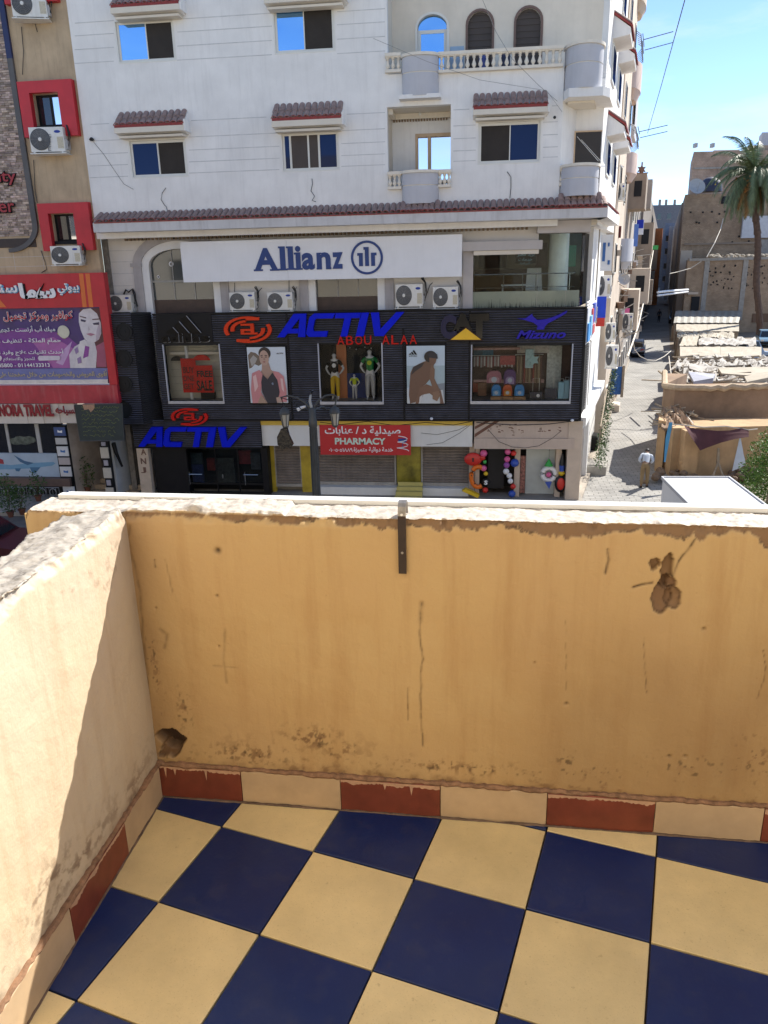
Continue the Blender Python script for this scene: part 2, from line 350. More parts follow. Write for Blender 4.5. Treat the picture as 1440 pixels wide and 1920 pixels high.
def build_wall(name, us, to_world, shape, th, parent, seed, topbump, extra=None, wm=None):
    zs = np.concatenate([np.arange(0, H-.05, .0038), np.linspace(H-.05, H, 14)]); ts = np.linspace(0, th, 30)[1:]
    nz, nt_ = len(zs), len(ts); n = nz+nt_+2
    U = np.repeat(us[:,None], n, 1); V = np.zeros_like(U); Z = np.zeros_like(U)
    Z[:, :nz] = zs; V[:, nz:nz+nt_] = ts; Z[:, nz:nz+nt_] = H; V[:, nz+nt_:] = th; Z[:, -2] = H-.03; Z[:, -1] = -.25
    face = np.zeros_like(U); face[:, :nz] = 1; top = np.zeros_like(U); top[:, nz:nz+nt_] = 1
    u1 = U[:, :1]
    chip = sst(.45, .8, fbm(u1*26, u1*0+3, seed+5, 5, .65))*.014+.003
    edge = face*sst(H-.03, H, Z)+top*(1-sst(0, .03, V))
    V2 = V-face*((fbm(U*6, Z*6, seed, 5)-.5)*.006); Z2 = Z.copy()
    V2 += edge*chip*(.5+fbm(U*40, Z*40, seed+9, 3)); Z2 -= edge*chip*.7*fbm(U*50+4, V*50, seed+8, 3)
    Z2 += top*((fbm(U*45, V*45, seed+2, 5, .7)-.5)*topbump*1.7+(fbm(U*5, V*7, seed+3, 3)-.5)*topbump*1.2)
    mk = np.zeros(U.shape+(4,))
    mk[..., 3] = np.clip(top+(U*0), 0, 1)*sst(.0, .012, V+ (fbm(U*40, V*40, seed+31, 3)-.5)*.02)
    g1 = fbm(U*30, Z*30, seed+11, 5, .65); g2 = fbm(U*3, Z*1.2, seed+12, 3)
    low = (1-sst(.12, .34, Z))*face
    mk[..., 1] += low*np.clip(sst(.55, .75, g1)*.42+.14*sst(.4, .7, g2), 0, 1)+face*(1-sst(.11, .16, Z))*.55*sst(.25, .6, g1)
    if extra: V2, Z2 = extra(U, V, Z, V2, Z2, face, top, mk, g1, seed)
    W = to_world(U, V2, Z2)
    me = gridmesh(name, W, np.clip(mk, 0, 1), wm or M_OCHRE)
    return put(name, me, parent, (0,0,0) if parent is None else (0,0,0))
def front_extra(U, V, Z, V2, Z2, face, top, mk, g1, seed):
    def pl(*pts): return [Buz(*p) for p in pts]
    # chipped plaster band under the top edge, growing to the right
    width = np.interp(U, [-.4, .12, .3, .62, .95, 1.2, 1.6, 3], [.002, .004, .012, .02, .03, .034, .03, .02])*(.04+2.6*fbm(U*13, U*0+5, 77, 6, .62)**2.0)
    wob = (fbm(U*60, Z*60, 78, 4, .6)-.5)*.022
    bare = face*sst(-.002, .002, Z-(H-width)+wob)
    mk[..., 0] = np.maximum(mk[..., 0], bare*.92); V2 += bare*.006
    crackedge = face*np.exp(-((Z-(H-width)+wob)/.0022)**2)*sst(.15, .3, U); mk[..., 2] = np.maximum(mk[..., 2], crackedge*.8*sst(.4, .62, fbm(U*25, Z*25, 79, 2)))
    def blob(cx, cy, rx, ry, depth, bare_=1., seed2=5, rough=.35):
        a, b = Buz(cx, cy); a2, _ = Buz(cx+rx, cy); _, b2 = Buz(cx, cy-ry); ru, rz_ = abs(a2-a), abs(b2-b)
        ang = np.arctan2((Z-b)/rz_, (U-a)/ru); d = np.hypot((U-a)/ru, (Z-b)/rz_)-1+rough*(vnoise(ang*1.6+10, ang*0+seed2, 90)-.5)*2+(g1-.5)*.2
        k = face*(1-sst(-.05, .02, d)); inner = face*(1-sst(-.55, -.0, d)); mk[..., 2] = np.maximum(mk[..., 2], face*np.exp(-((d+.05)/.06)**2)*.55)  # dark rim paints shade around the edge of each hole
        return k, inner, depth, bare_
    for args in [(1237,1122,20,24,.016,1,3,.25), (1262,1122,17,19,.012,.9,9,.2), (1250,1075,11,32,.022,.8,21,.3), (1228,1058,9,11,.020,.8,33,.3), (1250,1095,16,14,.016,1,8,.2)]:
        k, inner, dep, br = blob(*args); V2 = V2+k*dep*(.7+.3*inner); mk[..., 0] = np.maximum(mk[..., 0], k*br); mk[..., 2] = np.maximum(mk[..., 2], k*(1-inner)*.25*(args[5] < 1))
    for args in [(323,1384,25,20,.034,1,4,.35), (318,1410,20,13,.016,1,6,.4)]:
        k, inner, dep, br = blob(*args); V2 = V2+k*dep; mk[..., 0] = np.maximum(mk[..., 0], k*.9); mk[..., 1] = np.maximum(mk[..., 1], k)
        mk[..., 2] = np.maximum(mk[..., 2], k*(.62+.36*inner)*(1 if dep > .02 else .3))  # shade inside the shallow hollow painted as dark colour
    for pts, w, s in [(pl((790,1130),(787,1165),(788,1205),(793,1235),(789,1262),(789,1330),(792,1400)), .0026, .62), (pl((790,1130),(788,1165)), .006, .35), (pl((765,1290),(765,1350)), .0014, .6),
                      (pl((1303,1012),(1290,1032),(1272,1052),(1262,1082)), .003, .85), (pl((1187,1101),(1205,1096),(1224,1093)), .0028, .95), (pl((1140,1030),(1142,1050),(1136,1075)), .003, .8),
                      (pl((300,1180),(313,1190),(308,1215)), .006, .35), (pl((421,1180),(419,1240),(424,1280)), .004, .32), (pl((400,1249),(445,1252)), .002, .35), (pl((310,1050),(322,1110)), .002, .3), (pl((290,1050),(291,1064)), .0025, .75),
                      (pl((1206,1195),(1212,1300)), .0014, .5), (pl((1432,1220),(1436,1260),(1420,1310)), .0016, .55), (pl((1060,1155),(1062,1300)), .001, .3), (pl((243,985),(240,1010),(252,1060),(262,1110),(268,1200),(280,1300)), .004, .42)]:
        d = segd(U+(fbm(U*30, Z*30, 41, 3)-.5)*.006, Z, pts); k = face*np.exp(-(d/w)**2)*s*(.55+.45*sst(.3, .6, fbm(U*60, Z*60, 43, 2))); mk[..., 2] = np.maximum(mk[..., 2], k); V2 += k*.004
    for (cx, cy, r, s) in [(408,1033,6,.9),(407,1117,2.2,1),(245,1115,4,1),(292,1140,2,.7),(410,1212,1.8,.8),(1002,1243,2,.5),(1320,1180,3,.6),(1255,1418,3,.7),(1285,1418,3,.5),(1062,1320,3,.5)]:
        a, b = Buz(cx, cy); k = face*np.exp(-(((U-a)/(r*.0014))**2+((Z-b)/(r*.0014))**2)); mk[..., 2] = np.maximum(mk[..., 2], k*s); V2 += k*.008
    for (cx, cy, rx, ry, s) in [(345,1335,16,45,.8),(585,1385,60,22,.95),(470,1415,90,22,.8),(330,1420,40,20,.8),(290,1250,14,90,.8),(1290,1440,90,25,.6),(1110,1455,60,22,.7),(1420,1420,40,50,.9),(1060,1430,20,25,.7),(640,1405,40,20,.8), (860,1440,200,14,.7)]:
        a, b = Buz(cx, cy); a2, _ = Buz(cx+rx, cy); _, b2 = Buz(cx, cy-ry); q = np.exp(-(((U-a)/(a2-a))**2+((Z-b)/(b2-b))**2))
        sp_ = sst(.0, .14, fbm(U*75, Z*60, 51, 3, .6)-.615+.12*q)*q
        mk[..., 1] = np.maximum(mk[..., 1], face*sp_*s); mk[..., 2] = np.maximum(mk[..., 2], face*sst(.02,.16, fbm(U*95, Z*80, 53, 2)-.72+.1*q)*q*.7)
    # brown corner shade, painted through the grime mask
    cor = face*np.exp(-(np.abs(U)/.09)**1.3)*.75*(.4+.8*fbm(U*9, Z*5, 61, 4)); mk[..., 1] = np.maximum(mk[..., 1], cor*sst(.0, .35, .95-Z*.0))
    # loose mortar lumps on the crest
    for (px, w, h) in [(355,.03,.012),(385,.02,.006),(440,.05,.005),(500,.04,.004)]:
        a, _ = Buz(px, 955); k = top*np.exp(-((U-a)/w)**2)*sst(.0, .03, V)*(.4+fbm(U*40, V*40, 66, 4)); Z2 += k*h
    a, _ = Buz(530, 970); s_ = top*(1-sst(a-.004, a+.004, U))*sst(.0,.01,U+.35); Z2 += s_*.007*sst(-.02,.0,U)
    q = sst(.75, 1.5, U)*sst(.95, .3, Z)*face; mk[..., 1] = np.maximum(mk[..., 1], q*(.26+.42*fbm(U*5, Z*4, 201, 5)))  # light falling off to the lower right, painted through the grime mask
    return V2, Z2
us = np.concatenate([np.arange(-.30, 1.95, .0038), np.arange(1.95, 3.0, .05)])
def tw_front(U, V, Z):
    P = np.empty(U.shape+(3,))
    for i in range(3): P[..., i] = B0[i]+BU[i]*U+BV[i]*V+(Z if i == 2 else 0)
    return P
E0 = thing('balcony_parapet', 'ochre balcony parapet with chipped pale crest, cracks and a hole, in the foreground', 'parapet wall', (0,0,0))
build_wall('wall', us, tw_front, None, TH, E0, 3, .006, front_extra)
# end cap of the parapet at its left end
mb = MB(); mb.prism([B(-.301,0.001,-.25), B(-.301,TH-.001,-.25), B(-.301,TH-.001,H-.008), B(-.301,.001,H-.008)], -BU*.004); mb.build('end_cap', mat('ochre_plain', (.50,.35,.16), bump=.001), E0)
WHITE_METAL = mat('white_metal', (.78,.78,.76), .4, .06)
mb = MB()
mb.prism([B(-.27,TH-.012,H+.000), B(-.27,TH+.012,H+.000), B(-.27,TH+.012,H+.012), B(-.27,TH-.012,H+.012)], BU*3.3)
mb.prism([B(-.27,TH+.018,H-.01), B(-.27,TH+.05,H-.01), B(-.27,TH+.05,H+.004), B(-.27,TH+.018,H+.004)], BU*3.3)
mb.build('edge_rail', WHITE_METAL, E0)
SV = camw(-.719, 1.952)-camw(-.808, 1.264); SV.z = 0; SV.normalize(); SUo = Vector((-SV.y, SV.x, 0))    # along side wall outward; and to the left
S0 = B(0, 0, 0)
def tw_side(U, V, Z):       # U = distance back from the corner, V = to the left
    P = np.empty(U.shape+(3,))
    for i in range(3): P[..., i] = S0[i]-SV[i]*U+SUo[i]*V+(Z if i == 2 else 0)
    return P
def side_extra(U, V, Z, V2, Z2, face, top, mk, g1, seed):
    Z2 += top*(.012*(1-sst(.0,.35,U))+(fbm(U*7, V*9, 120, 4)-.5)*.035*sst(.02,.07,V)); Z2 -= top*sst(.10,.16,V)*.03*fbm(U*9,U*0,121,3)
    V2 += top*sst(.13,.17,V)*(fbm(U*6,U*0+2,122,4)-.5)*.07
    # crumbled hollow near the eye
    k = np.exp(-(((U-.66)/.10)**2+((V-.03)/.045)**2)); Z2 -= top*k*.02; 
    kf = face*sst(.0,.02, Z-(H-.045*np.exp(-((U-.60)/.12)**2)-.006+ (fbm(U*30,Z*30,123,3)-.5)*.03)); V2 += kf*.01; mk[..., 3] = np.maximum(mk[..., 3], kf)
    mk[..., 2] = np.maximum(mk[..., 2], top*.65*sst(.0,.012,.012-np.abs(fbm(U*11, V*14, 124, 4)-.5)))
    for a, b, s in [(.16,.80,.25),(.30,.86,.3),(.08,.84,.3),(.2,.87,.3)]:
        q = np.exp(-(((U-a)/.06)**2+((Z-b)/.05)**2)); mk[..., 1] = np.maximum(mk[..., 1], face*q*sst(.55,.7,g1)*s*2)
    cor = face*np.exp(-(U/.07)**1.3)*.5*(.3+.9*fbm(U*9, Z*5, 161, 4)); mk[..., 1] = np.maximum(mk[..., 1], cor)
    for (a, b, ru, rz_, s) in [(.60,.20,.12,.07,1),(.45,.17,.2,.035,.9),(.2,.16,.2,.03,.8)]:
        q = np.exp(-(((U-a)/ru)**2+((Z-b)/rz_)**2)); mk[..., 1] = np.maximum(mk[..., 1], face*q*sst(.45,.65,fbm(U*35,Z*40,131,5,.6))*s)
    return V2, Z2
us2 = np.concatenate([np.arange(0.0, 1.25, .0042), np.arange(1.25, 2.3, .05)])
E1 = thing('balcony_side_wall', 'cream ochre side wall of the balcony with crumbling mortar top at left', 'side wall', (0,0,0))
build_wall('wall', us2, tw_side, None, .175, E1, 40, .009, side_extra, M_PALEW)
# --- floor with checkerboard tiles
flo = struct(MB().add([B(-.6,.1,-.02), B(3.2,.1,-.02), B(3.2,-2.35,-.02), B(-.6,-2.35,-.02), B(-.6,.1,-.22), B(3.2,.1,-.22), B(3.2,-2.35,-.22), B(-.6,-2.35,-.22)], [(0,1,2,3),(4,7,6,5),(0,4,5,1),(1,5,6,2),(2,6,7,3),(3,7,4,0)]).build('balcony_floor', mat('grout', (.16,.10,.065), .9, .5, 9), None, (0,0,0)))
def tilemat(name, col, dust, dk):
    m = mat(name, col, .4, .14, 6, spec=.4, bump=.0005, bscale=90); t = m.node_tree; k = t.links.new; b = t.nodes['Principled BSDF']; src = b.inputs['Base Color'].links[0].from_socket
    geo = [n for n in t.nodes if n.type == 'NEW_GEOMETRY'][0]; oi = t.nodes.new('ShaderNodeObjectInfo'); mr = t.nodes.new('ShaderNodeMapRange'); mr.inputs[3].default_value = .90; mr.inputs[4].default_value = 1.10; k(oi.outputs['Random'], mr.inputs[0])
    vm = t.nodes.new('ShaderNodeVectorMath'); vm.operation = 'SCALE'; k(src, vm.inputs[0]); k(mr.outputs[0], vm.inputs['Scale']); src = vm.outputs[0]
    for sc_, lo, hi, mxv, c in ((3.5, .45, .75, .16, dust), (260, .61, .69, .3, dk), (45, .68, .72, .35, dk), (22, .52, .7, .10, dust)):
        n = t.nodes.new('ShaderNodeTexNoise'); n.inputs['Scale'].default_value = sc_; n.inputs['Detail'].default_value = 6; k(geo.outputs['Position'], n.inputs['Vector']); q = t.nodes.new('ShaderNodeMapRange'); q.inputs[1].default_value = lo; q.inputs[2].default_value = hi; q.inputs[4].default_value = mxv; k(n.outputs[0], q.inputs[0])
        mu = t.nodes.new('ShaderNodeMix'); mu.data_type = 'RGBA'; k(q.outputs[0], mu.inputs[0]); k(src, mu.inputs[6]); mu.inputs[7].default_value = (*c, 1); src = mu.outputs[2]
        if sc_ == 3.5: r = t.nodes.new('ShaderNodeMapRange'); r.inputs[1].default_value = .35; r.inputs[2].default_value = .7; r.inputs[3].default_value = .28; r.inputs[4].default_value = .6; k(n.outputs[0], r.inputs[0]); k(r.outputs[0], b.inputs['Roughness'])
    k(src, b.inputs['Base Color']); return m
M_NAVY = tilemat('navy_tile_glaze', (.005,.022,.11), (.10,.09,.09), (.03,.04,.11)); M_CREAM = tilemat('cream_tile_glaze', (.77,.60,.30), (.60,.48,.28), (.38,.26,.12))
TT = -.37549; ts_ = .29996; o_ = camw(-.48087*1.0407, 1.80385*1.0407)
e1 = _rz((math.cos(TT), math.sin(TT), 0), YAW); e2 = _rz((math.sin(TT), -math.cos(TT), 0), YAW)
hs = ts_/2-.0021
tm = {}
for key, m in (('n', M_NAVY), ('c', M_CREAM)):
    b_ = MB(); c0 = Vector((0,0,0)); ch = .0015
    lo = [c0+i*e1*hs+j*e2*hs+Vector((0,0,-.02)) for i, j in ((-1,-1),(1,-1),(1,1),(-1,1))]; mi = [c0+i*e1*hs+j*e2*hs+Vector((0,0,-ch)) for i, j in ((-1,-1),(1,-1),(1,1),(-1,1))]; hi = [c0+i*e1*(hs-ch)+j*e2*(hs-ch) for i, j in ((-1,-1),(1,-1),(1,1),(-1,1))]
    b_.add(lo+mi+hi, [(0,1,5,4),(1,2,6,5),(2,3,7,6),(3,0,4,7),(4,5,9,8),(5,6,10,9),(6,7,11,10),(7,4,8,11),(8,9,10,11)]); tm[key] = b_.mesh('floor_tile', m)
for i in range(-3, 11):
    for j in range(-4, 8):
        c = o_+e1*ts_*(i+.5)+e2*ts_*(j+.5); q = c-B0; u, v = q.dot(BU), q.dot(BV)
        if not (-.16 < u < 2.2 and -2.1 < v < .16): continue
        t = put('floor_tile', tm['n' if (i+j) % 2 == 0 else 'c'], flo, (c.x, c.y, FLOOR+rnd.uniform(-.0008,.0004))); t.rotation_euler = (rnd.uniform(-.0015,.0015), rnd.uniform(-.0015,.0015), rnd.uniform(-.002,.002))
# --- skirting tiles
def skmat(name, col, drip):
    m = mat(name, col, .5, .18, 14, bump=.0006, bscale=60, spec=.4)
    return m
M_RED = mat('red_brown_skirting', (.19,.045,.024), .5, .3, 10, spec=.4, bump=.0005); M_BEI = mat('beige_skirting', (.50,.36,.22), .55, .16, 8, spec=.4, bump=.0005)
M_PAINTDRIP = mat('paint_spill', (.50,.30,.19), .7, .2, 30)
def skirting(P, d, nrm, length, m, par, red):
    b_ = MB(); p = Vector(P); a = d*(length-.0025); h_ = .113+rnd.uniform(-.002,.001); t_ = nrm*(.012+rnd.uniform(-.001,.001)); up = Vector((0,0,h_)); cup = Vector((0,0,h_-.004))
    b_.add([p, p+a, p+a+t_, p+t_, p+cup, p+a+cup, p+a+t_+cup, p+t_+cup, p+up, p+a+up, p+a+t_*.7+up, p+t_*.7+up], [(0,3,2,1),(1,2,6,5),(2,3,7,6),(3,0,4,7),(0,1,5,4),(5,6,10,9),(6,7,11,10),(7,4,8,11),(4,5,9,8),(8,9,10,11)])
    o = b_.build('skirting_tile', m, par)
    if red:     # paint dribbled over the tile's top
        n = 60; top = []; bot = []
        for i in range(n+1):
            s = i/n; q = p+a*s+t_*1.08; dr = .005+.012*vnoise(np.array(s*9+p.x*31), np.array(p.y*7), 5)**1.5+.006*rnd.random()+(rnd.uniform(.01,.04) if rnd.random() < .03 else 0)
            top.append(q+Vector((0,0,h_-.003))); bot.append(q+Vector((0,0,h_-dr)))
        b2 = MB(); v = top+bot+[x-t_*.06 for x in top]; 
        b2.add(v, [(i, i+1, n+2+i, n+1+i) for i in range(n)]+[(i+1, i, 2*n+2+i, 2*n+3+i) for i in range(n)]); b2.build('paint_spill', M_PAINTDRIP, o)
js = [Buz(x, y)[0] for x, y in [(305,1470),(455,1475),(640,1485),(826,1500),(1025,1515),(1226,1530),(1428,1545)]]; js[0] = 0.002
while js[-1] < 2.3: js.append(js[-1]+.3)
for i, (a, b) in enumerate(zip(js, js[1:])): skirting(B(a+.001, 0.004, -.001), BU, -BV, b-a, M_RED if i % 2 == 0 else M_BEI, E0, i % 2 == 0)
ks = [.004]+[.247+.3*i for i in range(6)]
for i, (a, b) in enumerate(zip(ks, ks[1:])): skirting(S0-SV*(a+.012)+SUo*.004+Vector((0,0,-.001)), -SV, -SUo, b-a, M_BEI if i % 2 == 0 else M_RED, E1, i % 2 == 1)
def bead(P, d, L_, r, m, par, nm):
    n = int(L_/.012); b_ = MB(); pts = [Vector(P)+d*(L_*i/n)+Vector((0,0,rnd.uniform(-r,r)*.35)) for i in range(n+1)]; k = 6; sd = d.cross(Vector((0,0,1))).normalized(); rings = []
    for i, p in enumerate(pts):
        rr = r*(.45+.9*float(vnoise(np.array(i*.23+P[0]*9), np.array(P[1]*5+r*900), 17))+.15*rnd.random()); rings.append([p+sd*(rr*math.cos(2*math.pi*j/k))+Vector((0,0,rr*math.sin(2*math.pi*j/k))) for j in range(k)])
    b_.add([q for g_ in rings for q in g_], [(i*k+j, i*k+(j+1) % k, (i+1)*k+(j+1) % k, (i+1)*k+j) for i in range(n) for j in range(k)]); return b_.build(nm, m, par, smooth=True)
M_BEAD = mat('brown_mortar_bead', (.27,.15,.085), .95, .5, 40, bump=.002, bscale=150); M_CAULK = mat('dirty_joint', (.15,.10,.07), .95, .5, 30, bump=.001)
bead(B(.0,-.004,.1165), BU, 2.25, .0085, M_BEAD, E0, 'mortar_bead'); bead(B(.0,-.0115,.0005), BU, 2.25, .0035, M_CAULK, E0, 'joint_filler')
bead(S0-SUo*.004+Vector((0,0,.1165)), -SV, 1.9, .0085, M_BEAD, E1, 'mortar_bead'); bead(S0-SUo*.0085+Vector((0,0,.0005)), -SV, 1.9, .0035, M_CAULK, E1, 'joint_filler')
bead(B(.003,-.004,.12), Vector((0,0,1)) if 0 else (B(.003,-.004,.9)-B(.003,-.004,.12)).normalized()+Vector((.0001,0,0)), .78, .004, M_BEAD, E0, 'corner_joint') if 0 else None
# --- strap hook hanging on the crest
M_IRON = mat('painted_iron', (.035,.022,.018), .45, .3, 30, metal=.3); M_WORN = mat('worn_iron', (.30,.28,.26), .4, .3, 60, metal=.6)
hk = thing('strap_hook', 'dark flat iron strap hooked over the parapet crest with two bolt holes', 'metal hook', B(0,0,0))
ua, _ = Buz(747, 1000); ub, _ = Buz(762, 1000); zb = Buz(753, 1073)[1]; w = BU*(ub-ua)
r_ = .024; path = [(-.008, zb), (-.008, .80), (-.008, .90), (-.008, H+.012)]
for i in range(1, 9): an = math.pi-math.pi*i/9*1.05; path.append((.018+.026*math.cos(an), H+.012+.034*math.sin(an)))
path.append((.048, H+.004))
def strap(pa, m, name):
    b_ = MB(); n = len(pa); vs = []
    for i, (v, z) in enumerate(pa):
        a = Vector(pa[max(i-1,0)]); c = Vector(pa[min(i+1,n-1)]); t = (c-a).normalized(); nn = Vector((-t.y, t.x))*.0022
        for s_, q in ((1, 0), (1, 1), (-1, 1), (-1, 0)): vs.append(B(ua, v+nn.x*s_, z+nn.y*s_)+w*q)
    fs = [(0,1,2,3), tuple(4*n-4+k for k in (3,2,1,0))]
    for i in range(n-1):
        for k in range(4): fs.append((4*i+k, 4*i+(k+1) % 4, 4*i+4+(k+1) % 4, 4*i+4+k))
    b_.add(vs, fs); return b_.build(name, m, hk)
strap(path[:4], M_IRON, 'strap'); strap(path[3:], M_WORN, 'hook_bend')
for py, m in ((963, WHITE_METAL), (1034, M_WORN)):
    zz = Buz(754, py)[1]; MB().lathe([(.0001,0),(.0035,.0),(.0035,.0014),(.0001,.0016)], B(ua+.5*(ub-ua), -.0102, zz), 12, -BV).build('bolt_hole', m, hk)
# --- the photographer's own house behind and to the side (lit by the sun, out of view)
ow = thing('unseen_own_house_wall', 'ochre house wall with door behind the balcony, outside the picture', 'house wall', B(1.2,-2.4,-FLOOR))
mb = MB(); 
for (u0,u1,z0,z1) in [(-4,1.2,-FLOOR,6.5),(2.2,6,-FLOOR,6.5),(1.2,2.2,-FLOOR,0),(1.2,2.2,2.2,6.5)]: mb.prism([B(u0,-2.35,z0),B(u1,-2.35,z0),B(u1,-2.35,z1),B(u0,-2.35,z1)], -BV*.25)
mb.build('wall', mat('unseen_own_house_paint', (.76,.66,.50)), ow)
mb = MB(); mb.prism([B(1.2,-2.42,0),B(2.2,-2.42,0),B(2.2,-2.42,2.2),B(1.2,-2.42,2.2)], -BV*.05); mb.build('door', mat('brown_wood', (.16,.08,.04), .5), ow)
# the rest of the street's near side, behind the camera: it lights the shops opposite and shows in their glass
for k, (xa, xb, hh, col) in enumerate([(-46,-19,13,(.62,.54,.42)),(-18.6,-5,15,(.60,.50,.36)),(6.6,21,12.5,(.66,.62,.54)),(21.4,50,16,(.55,.45,.33))]):
    oh = thing('unseen_opposite_house', ['broad cream house behind the camera, far left, out of view','sandy house behind the camera beside the balcony on its left, out of view','pale house behind the camera right of the balcony, out of view','tall ochre house behind the camera, far right, out of view'][k], 'house', (xa, -1.2, 0), 'houses behind the camera')
    m = mat('opposite_plaster%d' % k, col, .9, .1, .6); b = MB(); hs_ = [(x, x+1.3, z, z+1.5) for x in np.arange(xa+1.5, xb-2, 3.2) for z in np.arange(4.2, hh-2, 3.2)]
    wall_holes(b, xa, xb, 0, hh, hs_, 0, .2)
    b.v = [(v[0], -.6-v[1], v[2]) for v in b.v]; b.build('wall', m, oh); b = MB(); b.box(xa+.1, xb-.1, -1.2, -.82, .1, hh-.1); b.build('dark_rooms', mat('oppo_dark', (.04,.04,.045)), oh)
# ================================================================== THE CORNER BUILDING: shared pieces
YU, YL, YC = 26.2, 27.1, 26.45          # upper wall, recessed second-floor wall, slat cladding face
M_WHITE = mat('facade_white', (.80,.785,.76), .85, .10, .9, streak=.17, streakcol=(.42,.40,.38), bump=.002, bscale=25)
M_CREAMW = mat('cream_plaster', (.70,.64,.54), .85, .08, 1.5, streak=.1, streakcol=(.4,.35,.28))
M_GREYTRIM = mat('grey_trim', (.42,.40,.41), .8, .12, 3, streak=.25, streakcol=(.2,.18,.17))
M_DRUM = mat('balcony_grey_panel', (.50,.50,.53), .7, .06, 2, streak=.15, streakcol=(.3,.29,.28))
M_BALU = mat('baluster_cream', (.74,.68,.58), .8, .08, 5)
M_TILE = mat('clay_roof_tile', (.31,.215,.19), .8, .3, 9, bump=.003); M_REDP = mat('red_tile_paint', (.26,.03,.025), .6, .2, 12)
M_JOINT = mat('joint_shadow_grey', (.57,.565,.56), .9, .15, 4)
M_ALU = mat('cream_window_aluminium', (.72,.71,.66), .45, .05)
M_SCREEN = mat('brown_insect_screen', (.030,.024,.020), .8, .25, 3); M_SHUTB = mat('brown_shutter', (.06,.045,.038), .6, .15)
M_PSKY = panemat('sky_reflecting_pane', (.02,.05,.12), .85, gc=(.30,.58,.92)); M_PNAVY = panemat('navy_tinted_pane', (.010,.018,.06), .10, gc=(.14,.18,.30)); M_PDARK = panemat('dark_pane', (.012,.012,.015), .08)
M_CLEAR = glassmat('clear_shop_glass', (.97,.98,.98), .12, .0); M_CLEAR2 = glassmat('dim_shop_glass', (.75,.8,.8), .6, .0)
M_DARKIN = mat('dark_interior', (.02,.02,.022), .9); M_BLACK = mat('black_gloss', (.003,.003,.004), .3, 0, spec=.15); M_BLK = mat('black_satin', (.010,.010,.012), .5, .2, spec=.2)
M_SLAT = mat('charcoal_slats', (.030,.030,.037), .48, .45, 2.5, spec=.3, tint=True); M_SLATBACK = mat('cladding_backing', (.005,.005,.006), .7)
M_BLUE = mat('blue_acrylic', (.001,.012,.62), .45, .08, 4, spec=.12); M_RED = mat('red_acrylic', (.60,.016,.012), .4, .12, 4, spec=.15); M_YEL = mat('yellow_panel', (.85,.50,.02), .5)
M_SIGNW = mat('white_sign_sheet', (.78,.79,.82), .5, .05, 1.2, streak=.12, streakcol=(.5,.5,.48)); M_LOGOB = mat('navy_letter', (.010,.045,.20), .5)
M_ACW = mat('ac_white', (.72,.71,.67), .5, .08, 6, streak=.2, streakcol=(.35,.28,.2)); M_ACG = mat('ac_fan_grey', (.10,.105,.11), .5, .1); M_ACL = mat('ac_light_grey', (.42,.42,.42), .5)
M_CONC = mat('concrete_grey', (.36,.34,.31), .9, .25, 3, bump=.004)
M_WIRE = mat('black_cable', (.02,.02,.02), .6, 0)

bld = thing('apartment_building', 'white corner apartment building with tiled eaves, curved balconies and dark shop cladding', 'building', (0, 28, 0))

# ---------------- window and awning makers
def window(x0, y0, x1, y1, Y, panes, par, name='window', depth=.10, fm=None, sill=True, hole=None, fw=.045):
    fm = fm or M_ALU; X0, X1, Z0, Z1 = rect(x0, y0, x1, y1, Y)
    if hole is not None: hole.append((X0+.012, X1-.012, Z0+.012, Z1-.012))
    w = put(name, None, par, ((X0+X1)/2, Y, Z0)); w.empty_display_size = .1
    f = MB(); y_ = Y-.012
    f.box(X0-.02, X1+.02, y_, y_+.03, Z1-.012, Z1+.03); f.box(X0-.02, X1+.02, y_, y_+.03, Z0-.03, Z0+.012); f.box(X0-.02, X0+.014, y_, y_+.03, Z0+.012, Z1-.012); f.box(X1-.014, X1+.02, y_, y_+.03, Z0+.012, Z1-.012)
    yi = Y+depth-.05
    f.box(X0+.015, X1-.015, yi, yi+.05, Z1-fw-.012, Z1-.013); f.box(X0+.015, X1-.015, yi, yi+.05, Z0+.013, Z0+fw); f.box(X0+.015, X0+fw+.01, yi, yi+.05, Z0+fw, Z1-fw-.012); f.box(X1-fw-.01, X1-.015, yi, yi+.05, Z0+fw, Z1-fw-.012)
    f.build('frame', fm, w)
    n = len(panes); a0, a1 = X0+fw+.01, X1-fw-.01
    for k, (fa, fb, m) in enumerate(panes):
        pa, pb = a0+(a1-a0)*fa, a0+(a1-a0)*fb; yo = yi+.012+(.018 if k % 2 else 0)
        s = MB(); q = .03
        for bx in ((pa, pb, Z0+fw, Z0+fw+q), (pa, pb, Z1-fw-.012-q, Z1-fw-.012), (pa, pa+q, Z0+fw+q, Z1-fw-.012-q), (pb-q, pb, Z0+fw+q, Z1-fw-.012-q)): s.box(bx[0], bx[1], yo-.014, yo+.012, bx[2], bx[3])
        s.build('sash', fm, w)
        kind = 'insect_screen' if m in (M_SCREEN, M_SHUTB) else 'pane'
        g = MB(); g.box(pa+q, pb-q, yo, yo+.006, Z0+fw+q, Z1-fw-.012-q); g.build(kind, m, w)
    return w
